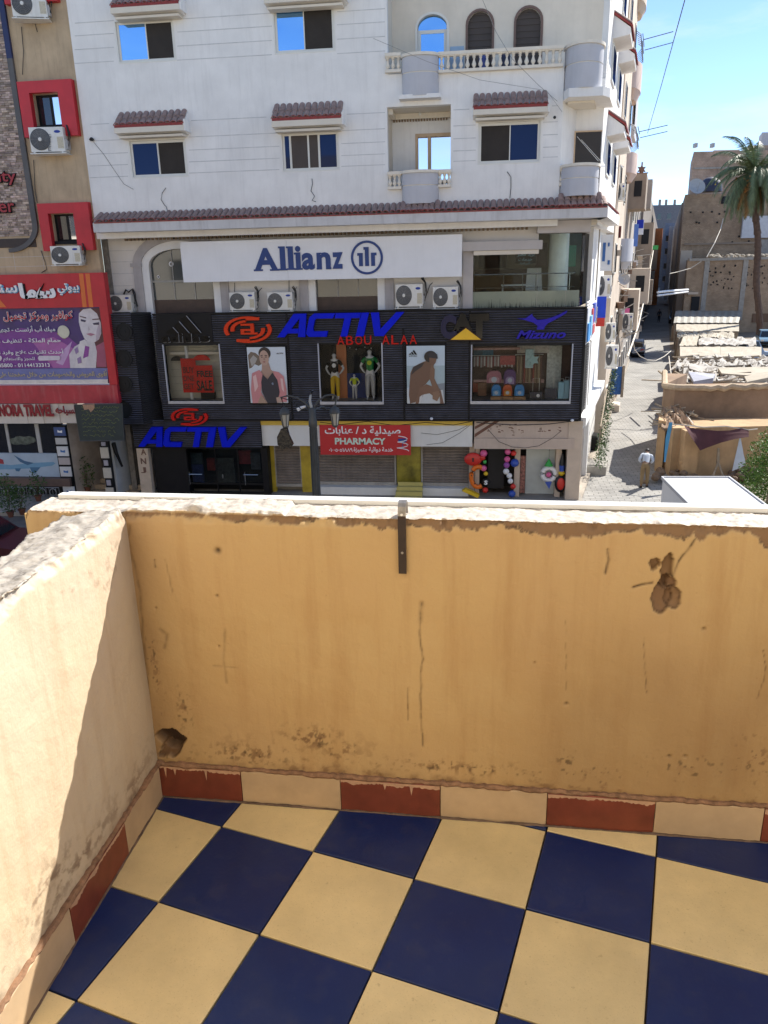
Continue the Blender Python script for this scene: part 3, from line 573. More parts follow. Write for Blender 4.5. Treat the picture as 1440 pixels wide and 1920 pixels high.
def tile_mesh(name, r, L, slope, red=True, n=7):
    """half-round clay tile running down from (0,0,0) towards -Y with the given drop per length"""
    me = bpy.data.meshes.new(name); vs = []; fs = []; mi = []
    dy, dz = -math.cos(slope), -math.sin(slope)
    for t, rr in ((0, r*.82), (1, r)):
        for r2 in (rr, rr*.82):
            for k in range(n+1):
                a = math.pi*k/n; vs.append((-r2*math.cos(a), dy*L*t, dz*L*t+r2*math.sin(a)*.8))
    N = n+1
    for k in range(n):
        fs.append((k, k+1, 2*N+k+1, 2*N+k)); mi.append(0); fs.append((N+k+1, N+k, 3*N+k, 3*N+k+1)); mi.append(1); fs.append((2*N+k, 2*N+k+1, 3*N+k+1, 3*N+k)); mi.append(1)
    me.from_pydata(vs, [], fs); me.materials.append(M_TILE); me.materials.append(M_REDP if red else M_TILE); me.polygons.foreach_set('material_index', mi); me.polygons.foreach_set('use_smooth', [True]*len(fs)); me.set_sharp_from_angle(angle=R(50)); return me
def tiled_run(par, X0, X1, Yw, Yo, Zt, Zl, n, courses=1, zfun=None):
    """rows of tiles from the wall line (Yw, Zt) to the lip (Yo, Zl)"""
    sl = math.atan2(Zt-Zl, Yw-Yo); L = math.hypot(Zt-Zl, Yw-Yo); p = (X1-X0)/n; r = p*.5
    for c in range(courses):
        Lc = L/courses; me = tile_mesh('roof_tile', r, Lc*1.12 if c < courses-1 else Lc, sl, c == courses-1)
        for i in range(n):
            dzz = .012*(courses-1-c)*-1+rnd.uniform(-.006,.006)
            o = put('roof_tile', me, par, (X0+p*(i+.5), Yw-math.cos(sl)*Lc*c, Zt-math.sin(sl)*Lc*c-(.03 if c else 0)+dzz)); o.rotation_euler = (0, 0, rnd.uniform(-.03,.03))
def awning(x0, yt, x1, yl, yb, par=bld, n=11, proud=.5, xo=None):
    """tiled hood over a window: tile top / lip / fascia bottom rows"""
    Yo = YU-proud; xa = onY(x0, yl, Yo).x; xb = onY(x1, yl, Yo).x; xm = (x0+x1)/2
    Zt = onY(xm, yt, YU).z; Zl = onY(xm, yl, Yo).z; Zb = onY(xm, yb, Yo).z
    a = put('awning', None, par, ((xa+xb)/2, YU, Zb))
    b = MB(); b.prism([(xa, YU-.001, Zt-.03), (xa, Yo+.04, Zl-.02), (xa, Yo+.04, Zb), (xa, YU-.001, Zb-.08)], (xb-xa, 0, 0)); b.box(xb-.001, xb+.05, Yo+.03, YU-.002, Zb-.02, Zl+.1); b.build('hood', M_WHITE, a)
    b = MB(); b.box(xa+.02, xb-.02, Yo+.012, Yo+.038, Zl-.07, Zl+.01); b.build('red_fascia', M_REDP, a)
    b = MB(); b.box(xa, xb, Yo+.005, Yo+.036, Zb-.02, Zl-.075); b.box(xa+.08, xb-.08, Yo+.12, YU-.003, Zb-.15, Zb-.085); b.build('moulding', M_CREAMW, a)
    tiled_run(a, xa-.01, xb+.01, YU-.01, Yo, Zt, Zl+.01, n, 2)
    return a

# ---------------- upper wall with its openings
ZT = CZ+12.5                                   # roof parapet, above the picture
XL = onY(160, 280, YU).x; XR = onY(1052, 270, YU).x
XBL = onY(727, 110, YU).x
ZB = onY(700, 396, YU).z
z_slab3, z_rail3 = onY(890, 131, YU).z, onY(890, 96, YU).z        # top-floor balcony slab top and rail
holes = []
W1 = window(219, 37, 327, 115, YU, [(0,.52,M_PSKY),(.5,1,M_SCREEN)], bld, hole=holes)
W2 = window(514, 12, 627, 97, YU, [(0,.5,M_PSKY),(.48,1,M_SCREEN)], bld, hole=holes)
W3 = window(245, 262, 349, 331, YU, [(0,.5,M_PNAVY),(.49,1,M_SCREEN)], bld, hole=holes)
W4 = window(529, 247, 635, 319, YU, [(0,.12,M_PNAVY),(.12,.46,M_SHUTB),(.46,.66,M_SHUTB),(.66,1,M_PNAVY)], bld, hole=holes)
W5 = window(897, 228, 1013, 305, YU, [(0,.52,M_SCREEN),(.5,1,M_PNAVY)], bld, hole=holes)
lx0, lx1, lz0, lz1 = rect(727, 198, 845, 352, YU)                  # loggia
lz0 = onY(786, 352, YU).z
holes.append((lx0, lx1, lz0, lz1))
ztopopen = onY(890, -170, YU).z
mb = MB()
up = [h for h in holes]
wall_holes(mb, XL, XR, ZB-.6, z_slab3-.02, [h for h in up if h[3] < z_slab3], YU, .28)
mb.build('wall', M_WHITE, bld)
mb = MB()
wall_holes(mb, XL, XBL, z_slab3-.02, ZT, [h for h in up if h[3] >= z_slab3], YU, .28)
mb.build('wall', M_WHITE, bld)
mb = MB(); mb.box(XBL, XR, YU+.002, YU+1.5, z_slab3-.22, z_slab3); mb.build('balcony_slab', M_WHITE, bld)
YR = YU+1.45                                   # wall at the back of the top-floor balcony
ah = []
def arch_hole(x0, y0, x1, y1, Y):
    X0, X1, Z0, Z1 = rect(x0, y0, x1, y1, Y); return X0, X1, Z0, Z1
A = [arch_hole(783, 27, 838, 150, YR), arch_hole(877, 21, 922, 145, YR), arch_hole(967, 15, 1013, 140, YR)]
A = [(a[0], a[1], z_slab3+.03, a[3]) for a in A]
XR2 = onY(1078, 40, YR).x
mb = MB(); wall_holes(mb, XBL-.2, XR2, z_slab3+.002, ZT, A, YR, .2)
def arch_fill(b, X0, X1, Z1, rise, Y, depth, n=12, clear=0.0):
    cx, hw = (X0+X1)/2, (X1-X0)/2
    pts = [(cx-hw*math.cos(math.pi*i/n), Z1-rise+rise*math.sin(math.pi*i/n)) for i in range(n+1)]
    for (xa, za), (xb, zb) in zip(pts, pts[1:]):
        b.add([(xa,Y,za),(xb,Y,zb),(xb,Y,Z1),(xa,Y,Z1),(xa,Y+depth,za),(xb,Y+depth,zb)], [(0,1,2,3),(0,1,5,4)])
for a in A: arch_fill(mb, a[0], a[1], a[3], .36, YR, .2)
mb.build('wall', M_CREAMW, bld)
for k, a in enumerate(A):
    d = put('arched_door', None, bld, ((a[0]+a[1])/2, YR, a[2]))
    cx, hw = (a[0]+a[1])/2, (a[1]-a[0])/2
    b = MB()
    for i in range(12):
        t0, t1 = math.pi*i/12, math.pi*(i+1)/12; q = .07
        P_ = [(cx-hw*math.cos(t), a[3]-.36+.36*math.sin(t)) for t in (t0, t1)]; Q_ = [(cx-(hw+q)*math.cos(t), a[3]-.36+(.36+q)*math.sin(t)) for t in (t0, t1)]
        b.prism([(P_[0][0],YR-.03,P_[0][1]),(P_[1][0],YR-.03,P_[1][1]),(Q_[1][0],YR-.03,Q_[1][1]),(Q_[0][0],YR-.03,Q_[0][1])], (0,.06,0))
    b.box(a[0]-.07, a[0], YR-.03, YR+.03, a[2], a[3]-.36); b.box(a[1], a[1]+.07, YR-.03, YR+.03, a[2], a[3]-.36)
    b.build('frame', M_ALU if k == 0 else mat('brown_trim', (.16,.10,.08), .6), d)
    if k == 0:
        b = MB(); b.box(a[0]+.1, a[1]-.1, YR+.12, YR+.13, a[2], a[3]-.5); b.build('pane', M_PSKY, d)
        b = MB(); b.box(a[0]+.02, a[1]-.02, YR+.13, YR+.14, a[3]-.42, a[3]-.02); b.build('fanlight', M_PSKY, d)
        b = MB(); b.box(a[0], a[1], YR+.10, YR+.118, a[3]-.5, a[3]-.40); b.box(a[0], a[0]+.1, YR+.10, YR+.118, a[2], a[3]-.5); b.box(a[1]-.1, a[1], YR+.10, YR+.118, a[2], a[3]-.5); b.build('sash', M_ALU, d)
    else:
        b = MB()
        nsl = 22
        for i in range(nsl):
            z = a[2]+(a[3]-a[2])*i/nsl; b.box(a[0], a[1], YR+.12-(.02 if i % 2 else 0), YR+.14, z, z+(a[3]-a[2])/nsl)
        o = b.build('shutter', M_SHUTB, d)
# left side face of the balcony recess and side return
mb = MB(); mb.box(XBL-.25, XBL-.002, YU+.281, YR+.2, z_slab3-.2, ZT); mb.build('wall_return', M_CREAMW, bld)
# joints (thin courses) between the openings
def joints(ys_list, segs):
    b = MB()
    for ya, yb in ys_list:                     # (y at px 200, y at px 1000)
        for (xa, xb) in segs:
            xm = (xa+xb)/2; y = ya+(yb-ya)*(xm-200)/800; z = onY(xm, y, YU).z; X0, X1 = onY(xa, y, YU).x, onY(xb, y, YU).x
            b.box(X0, X1, YU-.006, YU+.004, z-.011, z+.011)
    return b
b = joints([(263,230),(288,254),(310,277),(332,296)], [(168,240),(354,524),(640,722),(850,892),(1018,1046)])
b.build('course_joint', M_JOINT, bld)['kind'] = 'stuff'
b = joints([(232,200)], [(170,205),(358,500),(650,722),(850,880),(1035,1046)]); b.build('course_joint', M_JOINT, bld)['kind'] = 'stuff'
b = joints([(40,5),(64,30),(90,58),(116,86)], [(140,214),(332,510),(632,722)]); b.build('course_joint', M_JOINT, bld)['kind'] = 'stuff'
awning(205, -16, 335, 5, 20); awning(493, -40, 645, -18, 0)
awning(212, 211, 343, 232, 246); awning(508, 195, 640, 219, 234); awning(887, 175, 1028, 197, 211, n=12)

# ---------------- balusters, rails, drums
def baluster_mesh(h):
    p = [(.055,0),(.055,.04),(.03,.06),(.036,.12),(.062,.24),(.066,.34),(.045,.5),(.028,.66),(.03,.76),(.05,.82),(.032,.86),(.055,.92),(.055,1)]
    b = MB(); b.lathe([(r, z*h) for r, z in p], (0,0,0), 10); return b.mesh('baluster', M_BALU, smooth=True)
def rail_piece(par, xa, xb, yb_, yt, Y, n):
    X0, X1 = onY(xa, (yb_+yt)/2, Y).x, onY(xb, (yb_+yt)/2, Y).x; xm = (xa+xb)/2; Z0, Z1 = onY(xm, yb_, Y).z, onY(xm, yt, Y).z
    b = MB(); b.box(X0, X1, Y-.10, Y+.10, Z1-.09, Z1); b.box(X0+.01, X1-.01, Y-.07, Y+.07, Z1-.12, Z1-.09); b.build('handrail', M_BALU, par)
    b = MB(); b.box(X0, X1, Y-.09, Y+.09, Z0-.05, Z0+.03); b.build('bottom_rail', M_BALU, par)
    me = baluster_mesh(Z1-.12-Z0-.03)
    for i in range(n): put('baluster', me, par, (X0+(X1-X0)*(i+.5)/n, Y, Z0+.03))
    return X0, X1, Z0, Z1
def drum(par, xa, xb, yt, yb_, Y, bulge, name='curved_panel', Yc=None, split=True, n=14, a0=None, rail=True):
    """bulging grey panel between two pixels columns standing out from plane Y"""
    ym = (yt+yb_)/2; X0, X1 = onY(xa, ym, Y-bulge*.4).x, onY(xb, ym, Y-bulge*.4).x; xm = (xa+xb)/2; Z0, Z1 = onY(xm, yb_, Y-bulge).z, onY(xm, yt, Y-bulge).z
    cx, hw = (X0+X1)/2, (X1-X0)/2
    arc = [(cx-hw*math.cos(math.pi*i/n), Y-.02-bulge*math.sin(math.pi*i/n)) for i in range(n+1)]
    def ring(off, z): return [Vector((cx+(x-cx)*(1+off/hw), Y-.02+(y-Y+.02)*(1+off/bulge), z)) for x, y in arc]+[Vector((arc[-1][0]+off, Y+.12, z)), Vector((arc[0][0]-off, Y+.12, z))]
    zm = Z0+(Z1-Z0)*.55
    for za, zb in (((Z0, zm-.015), (zm+.015, Z1-.08)) if split else ((Z0, Z1-.08),)):
        b = MB(); b.hull(ring(0, za), ring(0, zb)); b.build(name, M_DRUM, par, smooth=True)
    b = MB(); b.hull(ring(-.02, zm-.02), ring(-.02, zm+.02)) if split else None
    b.hull(ring(.045, Z1-.079), ring(.045, Z1)); b.build('coping', M_BALU, par, smooth=True)
    return X0, X1, Z0, Z1
bal1 = put('balcony', None, bld, onY(890, 131, YU))
rail_piece(bal1, 722, 752, 133, 100, YU-.08, 3); rail_piece(bal1, 822, 1056, 128, 92, YU-.08, 19)
drum(bal1, 753, 822, 97, 178, YU-.05, .38)
b = MB(); X0, X1, Z0, Z1 = rect(748, 176, 826, 184, YU-.4); b.box(X0, X1, YU-.42, YU-.003, Z0, Z1); b.build('base_slab', M_WHITE, bal1)
bal2 = put('balcony', None, bld, onY(786, 352, YU))
rail_piece(bal2, 727, 753, 352, 322, YU-.08, 3); rail_piece(bal2, 821, 846, 348, 318, YU-.08, 3)
drum(bal2, 753, 822, 318, 381, YU-.05, .38)
# loggia inside: back wall, side walls, ceiling with cornice, door
lb = put('loggia', None, bld, (lx0, YU, lz0)); YB = YU+1.35
dx0, dx1, dz0, dz1 = rect(782, 253, 846, 345, YB)
b = MB(); wall_holes(b, lx0-.3, lx1+.3, lz0-.4, lz1, [(dx0, dx1, lz0-.02, dz1)], YB, .12); b.build('back_wall', M_WHITE, lb)
boxes('side_wall', M_CREAMW, lb, [(lx0-.2, lx0, YU+.281, YB, lz0-.3, lz1), (lx1, lx1+.2, YU+.281, YB, lz0-.3, lz1)])
b = MB(); b.box(lx0-.2, lx1+.2, YU+.281, YB+.1, lz1+.002, lz1+.1); b.build('ceiling', M_CREAMW, lb)
b = MB(); b.box(lx0+.02, lx1-.02, YB-.16, YB-.002, lz1-.16, lz1); b.box(lx0+.001, lx0+.14, YU+.3, YB-.165, lz1-.16, lz1); b.build('cornice', M_BALU, lb)
b = MB(); [b.box(lx0+.05+i*.09, lx0+.095+i*.09, YB-.10, YB-.003, lz1-.22, lz1-.161) for i in range(int((lx1-lx0-.1)/.09))]; b.build('dentil', mat('brown_dentil', (.25,.18,.12), .8), lb)['kind'] = 'stuff'
b = MB(); b.box(lx0-.2, lx1+.2, YU+.281, YB+.1, lz0-.5, lz0-.02); b.build('floor_slab', M_WHITE, lb)
b = MB(); b.box(dx0-.05, dx0+.03, YB-.03, YB+.08, lz0, dz1+.05); b.box(dx0+.03, lx1, YB-.03, YB+.08, dz1-.05, dz1+.05); xm_ = dx0+(dx1-dx0)*.36; b.box(xm_-.05, xm_+.05, YB-.02, YB+.08, lz0, dz1-.05); b.build('door_frame', mat('pale_wood', (.55,.40,.26), .6), lb)
b = MB(); b.box(dx0+.03, dx1, YB+.1, YB+.115, lz0, dz1); b.build('pane', panemat('mirror_pane', (.03,.03,.03), .85), lb)
b = MB(); b.ball((lx0+.95, YU+.9, lz1-.08), .05, 10); b.tube([(lx0+.95,YU+.9,lz1),(lx0+.95,YU+.9,lz1-.06)], .01); b.build('ceiling_lamp', M_ALU, lb)
# back-wall strip of the lower facade under the loggia is part of the wall; hanging cable loops
for (pts) in [[(311,352),(304,362),(302,374),(308,384),(312,388),(314,396)], [(585,335),(586,345),(583,358),(590,368),(585,376),(592,378)], [(951,322),(958,332),(958,352),(956,372)]]:
    b = MB(); b.tube([onY(x, y, YU-.02-.01*(i % 2)) for i, (x, y) in enumerate(pts)], .010, 5); o = b.build('wall_cable', M_WIRE, bld)
b = MB(); b.tube([onY(x, y, YU-.015) for x, y in [(172,262),(195,290),(215,320),(232,345),(250,355)]], .007, 4); b.build('wall_cable', mat('grey_cable', (.25,.24,.23)), bld)
b = MB(); b.lathe([(.05,0),(.09,.04),(.03,.1)], onY(172, 264, YU-.06), 8); b.build('cable_anchor', M_WIRE, bld)
b = MB(); b.lathe([(.045,0),(.045,.01)], onY(1040, 220, YU-.012), 10, (0,1,0)); b.build('vent_hole', M_WIRE, bld)
# things stored on the top balcony
g = 'boards and dishes stored on the top balcony'
for k, (x, y0, y1, w_, m_, lab) in enumerate([(857,90,128,26,(.30,.42,.55),'pale blue board leaning behind the balusters of the top balcony'),(905,100,128,14,(.06,.09,.3),'dark blue crate behind the top balcony balusters below the first brown door'),(948,96,128,16,(.03,.04,.09),'navy bundle behind the top balcony balusters between the brown doors')]):
    X0, X1, Z0, Z1 = rect(x-w_/2, y0, x+w_/2, y1, YU+.7); b = MB(); b.box(X0, X1, YU+.5, YU+.7, z_slab3+.002, Z1); b.box(X0+.04, X1-.04, YU+.48, YU+.499, z_slab3+.06, Z1-.05)
    tag(b.build('storage_box', mat('box%d' % k, m_, .6)), lab, 'box')

# ---------------- corner: curved balconies, angled wall and side slabs
AD = Vector((math.sin(R(12.22)), math.cos(R(12.22)), 0))        # the alley's direction
AN = Vector((math.cos(R(12.22)), -math.sin(R(12.22)), 0))       # its right
PC = onY(1127, 300, YU+1.3)                                        # corner of the side wall
PC = Vector((PC.x, PC.y, 0))
for lvl, (ceil_px, floor_px) in enumerate([(218, 345), (0, 165)]):
    zc = z_slab3-.15 if lvl == 0 else ZT; zf = (onY(1090, 366, YU-.3).z if lvl == 0 else onY(1100, 168, YU-.3).z)
    p0 = Vector((XR, YU, 0)); p1 = onY(1078, 270, YU+1.3); p1 = Vector((p1.x, p1.y, 0)); p2 = PC.copy()
    b = MB(); nn = Vector((.15,.2,0))
    if lvl: b.prism([(p.x, p.y, zf) for p in (Vector((XR2, YR, 0)), p2+AD*.2, p2+AD*.5, Vector((XR2, YR+.3, 0)))], (0,0,zc-zf))
    else:
        b.prism([(p.x, p.y, zf) for p in (p0, p1, p1+Vector((0,.3,0)), p0+Vector((-.25,.25,0)))], (0,0,zc-zf)); b.prism([(p.x, p.y, zf) for p in (p1, p2, p2+Vector((0,.3,0)), p1+Vector((0,.3,0)))], (0,0,zc-zf))
    b.build('corner_wall', M_CREAMW if lvl else M_WHITE, bld)
dX0, dX1, dZ0, dZ1 = rect(1078, 248, 1126, 306, YU+1.28)
cd = put('balcony_door', None, bld, (dX0, YU+1.26, dZ0-.5)); b = MB(); b.box(dX0, dX1, YU+1.22, YU+1.295, dZ0-.6, dZ1); b.build('door_leaf', mat('dark_door', (.025,.018,.014), .5), cd)
b = MB(); b.box(dX0-.05, dX0, YU+1.2, YU+1.298, dZ0-.6, dZ1+.04); b.box(dX0, dX1+.02, YU+1.2, YU+1.298, dZ1, dZ1+.04); b.build('door_frame', mat('pale_wood', (.55,.40,.26)), cd)
b = MB(); b.tube([onY(1082, 256, YU+.9), onY(1122, 302, YU+.2)], .008, 4); b.tube([onY(1090, 262, YU+.9), onY(1128, 304, YU+.2)], .008, 4); b.build('clothes_line', M_ALU, cd)
for k, (xa, xb, yt, yb_, yslab, ysoff) in enumerate([(1061, 1133, 75, 163, 180, 218), (1052, 1124, 305, 366, 0, 0)]):
    c_ = put('corner_balcony', None, bld, onY((xa+xb)/2, yb_, YU))
    drum(c_, xa, xb, yt, yb_, YU+.15, .75, split=True, n=18)
    if k == 0:
        xa_, xb_ = onY(1056, 190, YU).x, onY(1143, 190, YU-.2).x; zt_, zb_ = onY(1100, 164, YU-.5).z, onY(1100, 181, YU-.5).z
        b = MB(); pl = [Vector((xa_, YU+1.4, 0)), Vector((xa_-.0, YU-.1, 0)), Vector((xa_+.1, YU-.55, 0)), Vector((xb_-.25, YU-.55, 0)), Vector((xb_, YU-.2, 0)), Vector((xb_, YU-.2, 0))+AD*1.7]
        b.prism([(p.x, p.y, zb_) for p in pl], (0,0,zt_-zb_)); b.build('slab', M_WHITE, c_)
        b = MB(); pl2 = [Vector((xa_+.15, YU+1.2, 0)), Vector((xa_+.15, YU+.1, 0)), Vector((xb_-.4, YU+.1, 0)), Vector((xb_-.2, YU+1.2, 0))]
        b.prism([(p.x, p.y, zb_-.06) for p in pl2], (0,0,.058)); b.build('soffit_moulding', M_CREAMW, c_)
    else:
        rail_piece(c_, 1049, 1058, 345, 312, YU+.02, 1)
# side wall along the alley
ZS0 = onY(1130, 385, YU).z-.5
SWL = 9.0
def Aside(t, off=0.0): return PC+AD*t+AN*off
b = MB(); b.prism([Aside(0)+Vector((0,0,ZS0)), Aside(SWL)+Vector((0,0,ZS0)), Aside(SWL,-.4)+Vector((0,0,ZS0)), Aside(.3,-.4)+Vector((0,0,ZS0))], (0,0,ZT-ZS0)); b.build('side_wall', M_WHITE, bld)
def side_box(b, t0, t1, z0, z1, o0, o1):
    b.prism([Aside(t0,o0)+Vector((0,0,z0)), Aside(t1,o0)+Vector((0,0,z0)), Aside(t1,o1)+Vector((0,0,z0)), Aside(t0,o1)+Vector((0,0,z0))], (0,0,z1-z0))
zf2 = onY(1090, 366, YU-.3).z; zf3 = onY(1100, 168, YU-.3).z; st = zf3-zf2
for lvl in range(4):
    zf = zf2+st*lvl
    for t in (2.0, 5.6):
        w = put('window', None, bld, Aside(t+.7)+Vector((0,0,zf+.9))); b = MB(); side_box(b, t, t+1.5, zf+.9, zf+2.0, .002, .05); b.build('frame', M_ALU, w); b = MB(); side_box(b, t+.08, t+.72, zf+.98, zf+1.92, .051, .06); side_box(b, t+.8, t+1.42, zf+.98, zf+1.92, .051, .06); b.build('pane', M_PNAVY, w)
        a = put('awning', None, bld, Aside(t+.7)+Vector((0,0,zf+2.1))); b = MB()
        q = [Aside(t-.2)+Vector((0,0,zf+2.75)), Aside(t-.2,.55)+Vector((0,0,zf+2.35)), Aside(t-.2,.55)+Vector((0,0,zf+2.15)), Aside(t-.2,0.001)+Vector((0,0,zf+2.08))]; b.prism(q, AD*1.9); b.build('hood', M_WHITE, a)
        b = MB(); q = [Aside(t-.25,.0)+Vector((0,0,zf+2.84)), Aside(t-.25,.62)+Vector((0,0,zf+2.40)), Aside(t-.25,.62)+Vector((0,0,zf+2.34)), Aside(t-.25,0)+Vector((0,0,zf+2.76))]; b.prism(q, AD*2.0); b.build('tile_bed', M_REDP, a)
        me = tile_mesh('roof_tile', .09, .72, math.atan2(.44,.62))
        for i in range(10):
            o = put('roof_tile', me, a, Aside(t-.15+i*.19,.0)+Vector((0,0,zf+2.86))); o.rotation_euler.z = math.atan2(AN.y, AN.x)+math.pi/2
# ================================================================== EAVE, SECOND FLOOR
YE = 25.62
Zlip_l, Zlip_r = onY(180, 418, YE).z, onY(1130, 384, YE).z
XE0, XE1 = onY(172, 418, YE).x, onY(1141, 384, YE).x
zl = (Zlip_l+Zlip_r)/2; zt = onY(640, 388, YU).z; zfb = onY(640, 422, YE+.05).z
ev = put('eave_roof', None, bld, (0, YE, zfb))
b = MB(); b.prism([(XE0, YU-.002, zt-.05), (XE0, YE+.06, zl-.03), (XE0, YE+.06, zfb), (XE0, YL+.1, zfb)], (XE1-XE0, 0, 0)); b.build('fascia', M_GREYTRIM if 0 else mat('eave_grey_white', (.58,.57,.57), .8, .12, 2, streak=.35, streakcol=(.28,.26,.24)), ev)
tiled_run(ev, XE0, XE1, YU-.01, YE, zt+.02, zl, 84, 1)
b = MB(); b.box(XE0+.05, XE1-.02, YE+.045, YE+.058, zl-.045, zl-.01); b.build('red_batten', M_REDP, ev)
b = MB(); b.box(XE0+.35, XE1-.15, YL-.35, YL-.16, zfb-.10, zfb-.002); b.box(XE0+.35, XE1-.15, YL-.16, YL-.002, zfb-.16, zfb-.002); b.build('cornice', M_CREAMW, ev)
b = MB(); n_ = int((onY(1000,430,YL).x-XE0-.5)/.14)
for i in range(n_): b.box(XE0+.45+i*.14, XE0+.52+i*.14, YL-.15, YL-.003, zfb-.24, zfb-.161)
b.build('dentil', mat('brown_dentil', (.25,.18,.12)), ev)['kind'] = 'stuff'
# extra tiles swelling out under the two curved balconies
for (xa, xb, y_) in [(751, 826, 380), (1046, 1130, 366)]:
    X0, X1 = onY(xa, y_, YU-.3).x, onY(xb, y_, YU-.3).x; n = int((X1-X0)/.17)
    tiled_run(ev, X0, X1, YU-.25, YE-.02, onY((xa+xb)/2, y_-2, YU-.25).z, zl+.03, n, 2)
# the return of the eave along the alley
b = MB(); q = Vector((XE1, YE+.06, 0)); 
pe = [Vector((XE1, YU, zt-.05)), Vector((XE1, YE+.06, zl-.03)), Vector((XE1, YE+.06, zfb)), Vector((XE1-.6, YU+.4, zfb))]
b.prism(pe, AD*6.5); b.build('return_fascia', M_WHITE, ev)
me = tile_mesh('roof_tile', .09, .55, math.atan2(zt-zl, .5))
for i in range(30):
    o = put('roof_tile', me, ev, Vector((XE1-.45, YU-.4, zt+.02))+AD*(.1+i*.19)); o.rotation_euler.z = math.atan2(AN.y, AN.x)+math.pi/2

# second-floor wall
ZC1 = onY(640, 584, YL).z; X2a, X2b = onY(198, 500, YL).x, onY(872, 500, YL).x
wa = rect(283, 466, 400, 600, YL); wb = rect(592, 480, 708, 600, YL); hl = [(wa[0], wa[1], ZC1-.3, wa[3]), (wb[0], wb[1], ZC1-.3, wb[3])]
b = MB(); wall_holes(b, X2a, X2b, ZC1-.5, zfb+.05, hl, YL, .3)
for h in hl: arch_fill(b, h[0], h[1], h[3], .55, YL, .3)
X2c = onY(1010, 450, YL).x; zlt = onY(940, 468, YL).z; b.box(X2b, X2c, YL, YL+.3, zlt, zfb+.05)
b.build('wall', mat('second_floor_white', (.72,.70,.68), .85, .07, 1, streak=.1, streakcol=(.45,.42,.38)), bld)
for k, h in enumerate(hl):
    w = put('arched_window', None, bld, ((h[0]+h[1])/2, YL, h[2])); cx, hw = (h[0]+h[1])/2, (h[1]-h[0])/2; zs = h[3]-.55
    for nm, r0, r1, pr, m in (('arch_band', 1.0, 1.0+.26/hw, .03, mat('arch_white', (.78,.79,.80), .7, .05)), ('arch_moulding', 1+.26/hw, 1+.56/hw, .09, M_GREYTRIM)):
        b = MB(); N = 20
        for i in range(N):
            t0, t1 = math.pi*i/N, math.pi*(i+1)/N
            def pt(t, r): return (cx-hw*r*math.cos(t), YL-pr, zs+(.55+(r-1)*hw)*math.sin(t))
            b.prism([pt(t0,r0), pt(t1,r0), pt(t1,r1), pt(t0,r1)], (0,pr-.002,0))
        for s in (-1, 1): b.box(cx+s*hw*r0, cx+s*hw*r1, YL-pr, YL-.002, h[2], zs)
        if nm == 'arch_moulding':
            for s in (-1, 1): b.box(cx+s*hw*(r0-.02), cx+s*hw*(r1+.06), YL-pr-.04, YL-.003, zs-.02, zs+.10)
        b.build(nm, m, w)
    zbr = onY(345, 562, YL).z
    b = MB(); b.box(h[0], h[1], YL+.16, YL+.17, zbr, h[3]); b.build('pane', panemat('greenish_pane', (.05,.06,.06), .12, .05), w)
    b = MB(); b.box(h[0], h[1], YL+.14, YL+.18, h[2], zbr); b.build('brown_panel', mat('brown_panel', (.06,.035,.028), .5, .3, 4), w)
    b = MB()
    for q in (.35, .68): b.box(h[0]+(h[1]-h[0])*q-.015, h[0]+(h[1]-h[0])*q+.015, YL+.13, YL+.158, zbr, h[3])
    b.box(h[0], h[1], YL+.125, YL+.157, onY(345, 527, YL).z-.03, onY(345, 527, YL).z+.03); b.build('glazing_bar', mat('glazing_bar', (.35,.35,.33)), w)
    if k == 0:
        for (x, y, r) in [(321,495,.085),(297,519,.05)]: b = MB(); b.lathe([(r,0),(r,.004)], onY(x, y, YL+.15), 20, (0,-1,0)); s = b.build('round_sticker', M_SIGNW, w); b = MB(); b.lathe([(r*.6,0),(r*.6,.004)], onY(x, y, YL+.144), 14, (0,-1,0)); b.build('sticker_print', M_ACG, w)
# horizontal joints left of the first window
b = MB()
for y in (470, 491, 513, 536): z = onY(225, y, YL).z; b.box(X2a+.02, onY(250, y, YL).x, YL-.006, YL+.004, z-.012, z+.012)
b.build('course_joint', M_JOINT, bld)['kind'] = 'stuff'
b = MB(); b.box(XL-.05, X2a-.002, YL-.1, YL+.3, 0, zfb); b.build('rough_edge', mat('raw_render_edge', (.22,.20,.18), .95, .4, 6, bump=.02, bscale=8), bld)
# glass room at the right
rm = put('glass_room', None, bld, (onY(980,575,YL).x, YL, ZC1))
gx0, gx1 = onY(887, 520, YL).x, onY(1088, 520, YL).x; zg0 = onY(980, 577, YL).z; zg1 = onY(1060, 436, YL).z
b = MB(); b.box(onY(868,520,YL-.1).x, gx0, YL-.12, YL+.2, ZC1-.3, zlt+.02); b.build('pillar', M_GREYTRIM if 0 else mat('warm_grey', (.50,.47,.46), .8, .08), rm)
b = MB(); xa, xb, za, zb = rect(866, 452, 1017, 469, YL-.35); b.box(xa, xb, YL-.4, YL-.003, za, zb); b.build('shutter_box', mat('warm_grey', (.5,.47,.46)), rm)
b = MB(); xa, xb, za, zb = rect(888, 469, 1010, 476, YL-.3); b.box(xa, xb, YL-.34, YL-.1, za-.02, zb-.005); b.build('shutter_rail', M_CREAMW, rm)
b = MB(); xa, xb, za, zb = rect(1008, 412, 1108, 436, YL-.5); b.box(xa, xb, YL-.55, YL+.3, za, zb-.02); b.build('lintel', mat('warm_grey', (.5,.47,.46)), rm)
sd = Vector((gx1, YL, 0))
b = MB(); b.prism([(gx0,YL+.3,zg0-.1),(gx1+.05,YL+.05,zg0-.1),(gx1+1.1,YL+5,zg0-.1),(gx0,YL+5,zg0-.1)], (0,0,.1)); b.build('floor', mat('room_floor', (.55,.47,.36)), rm)
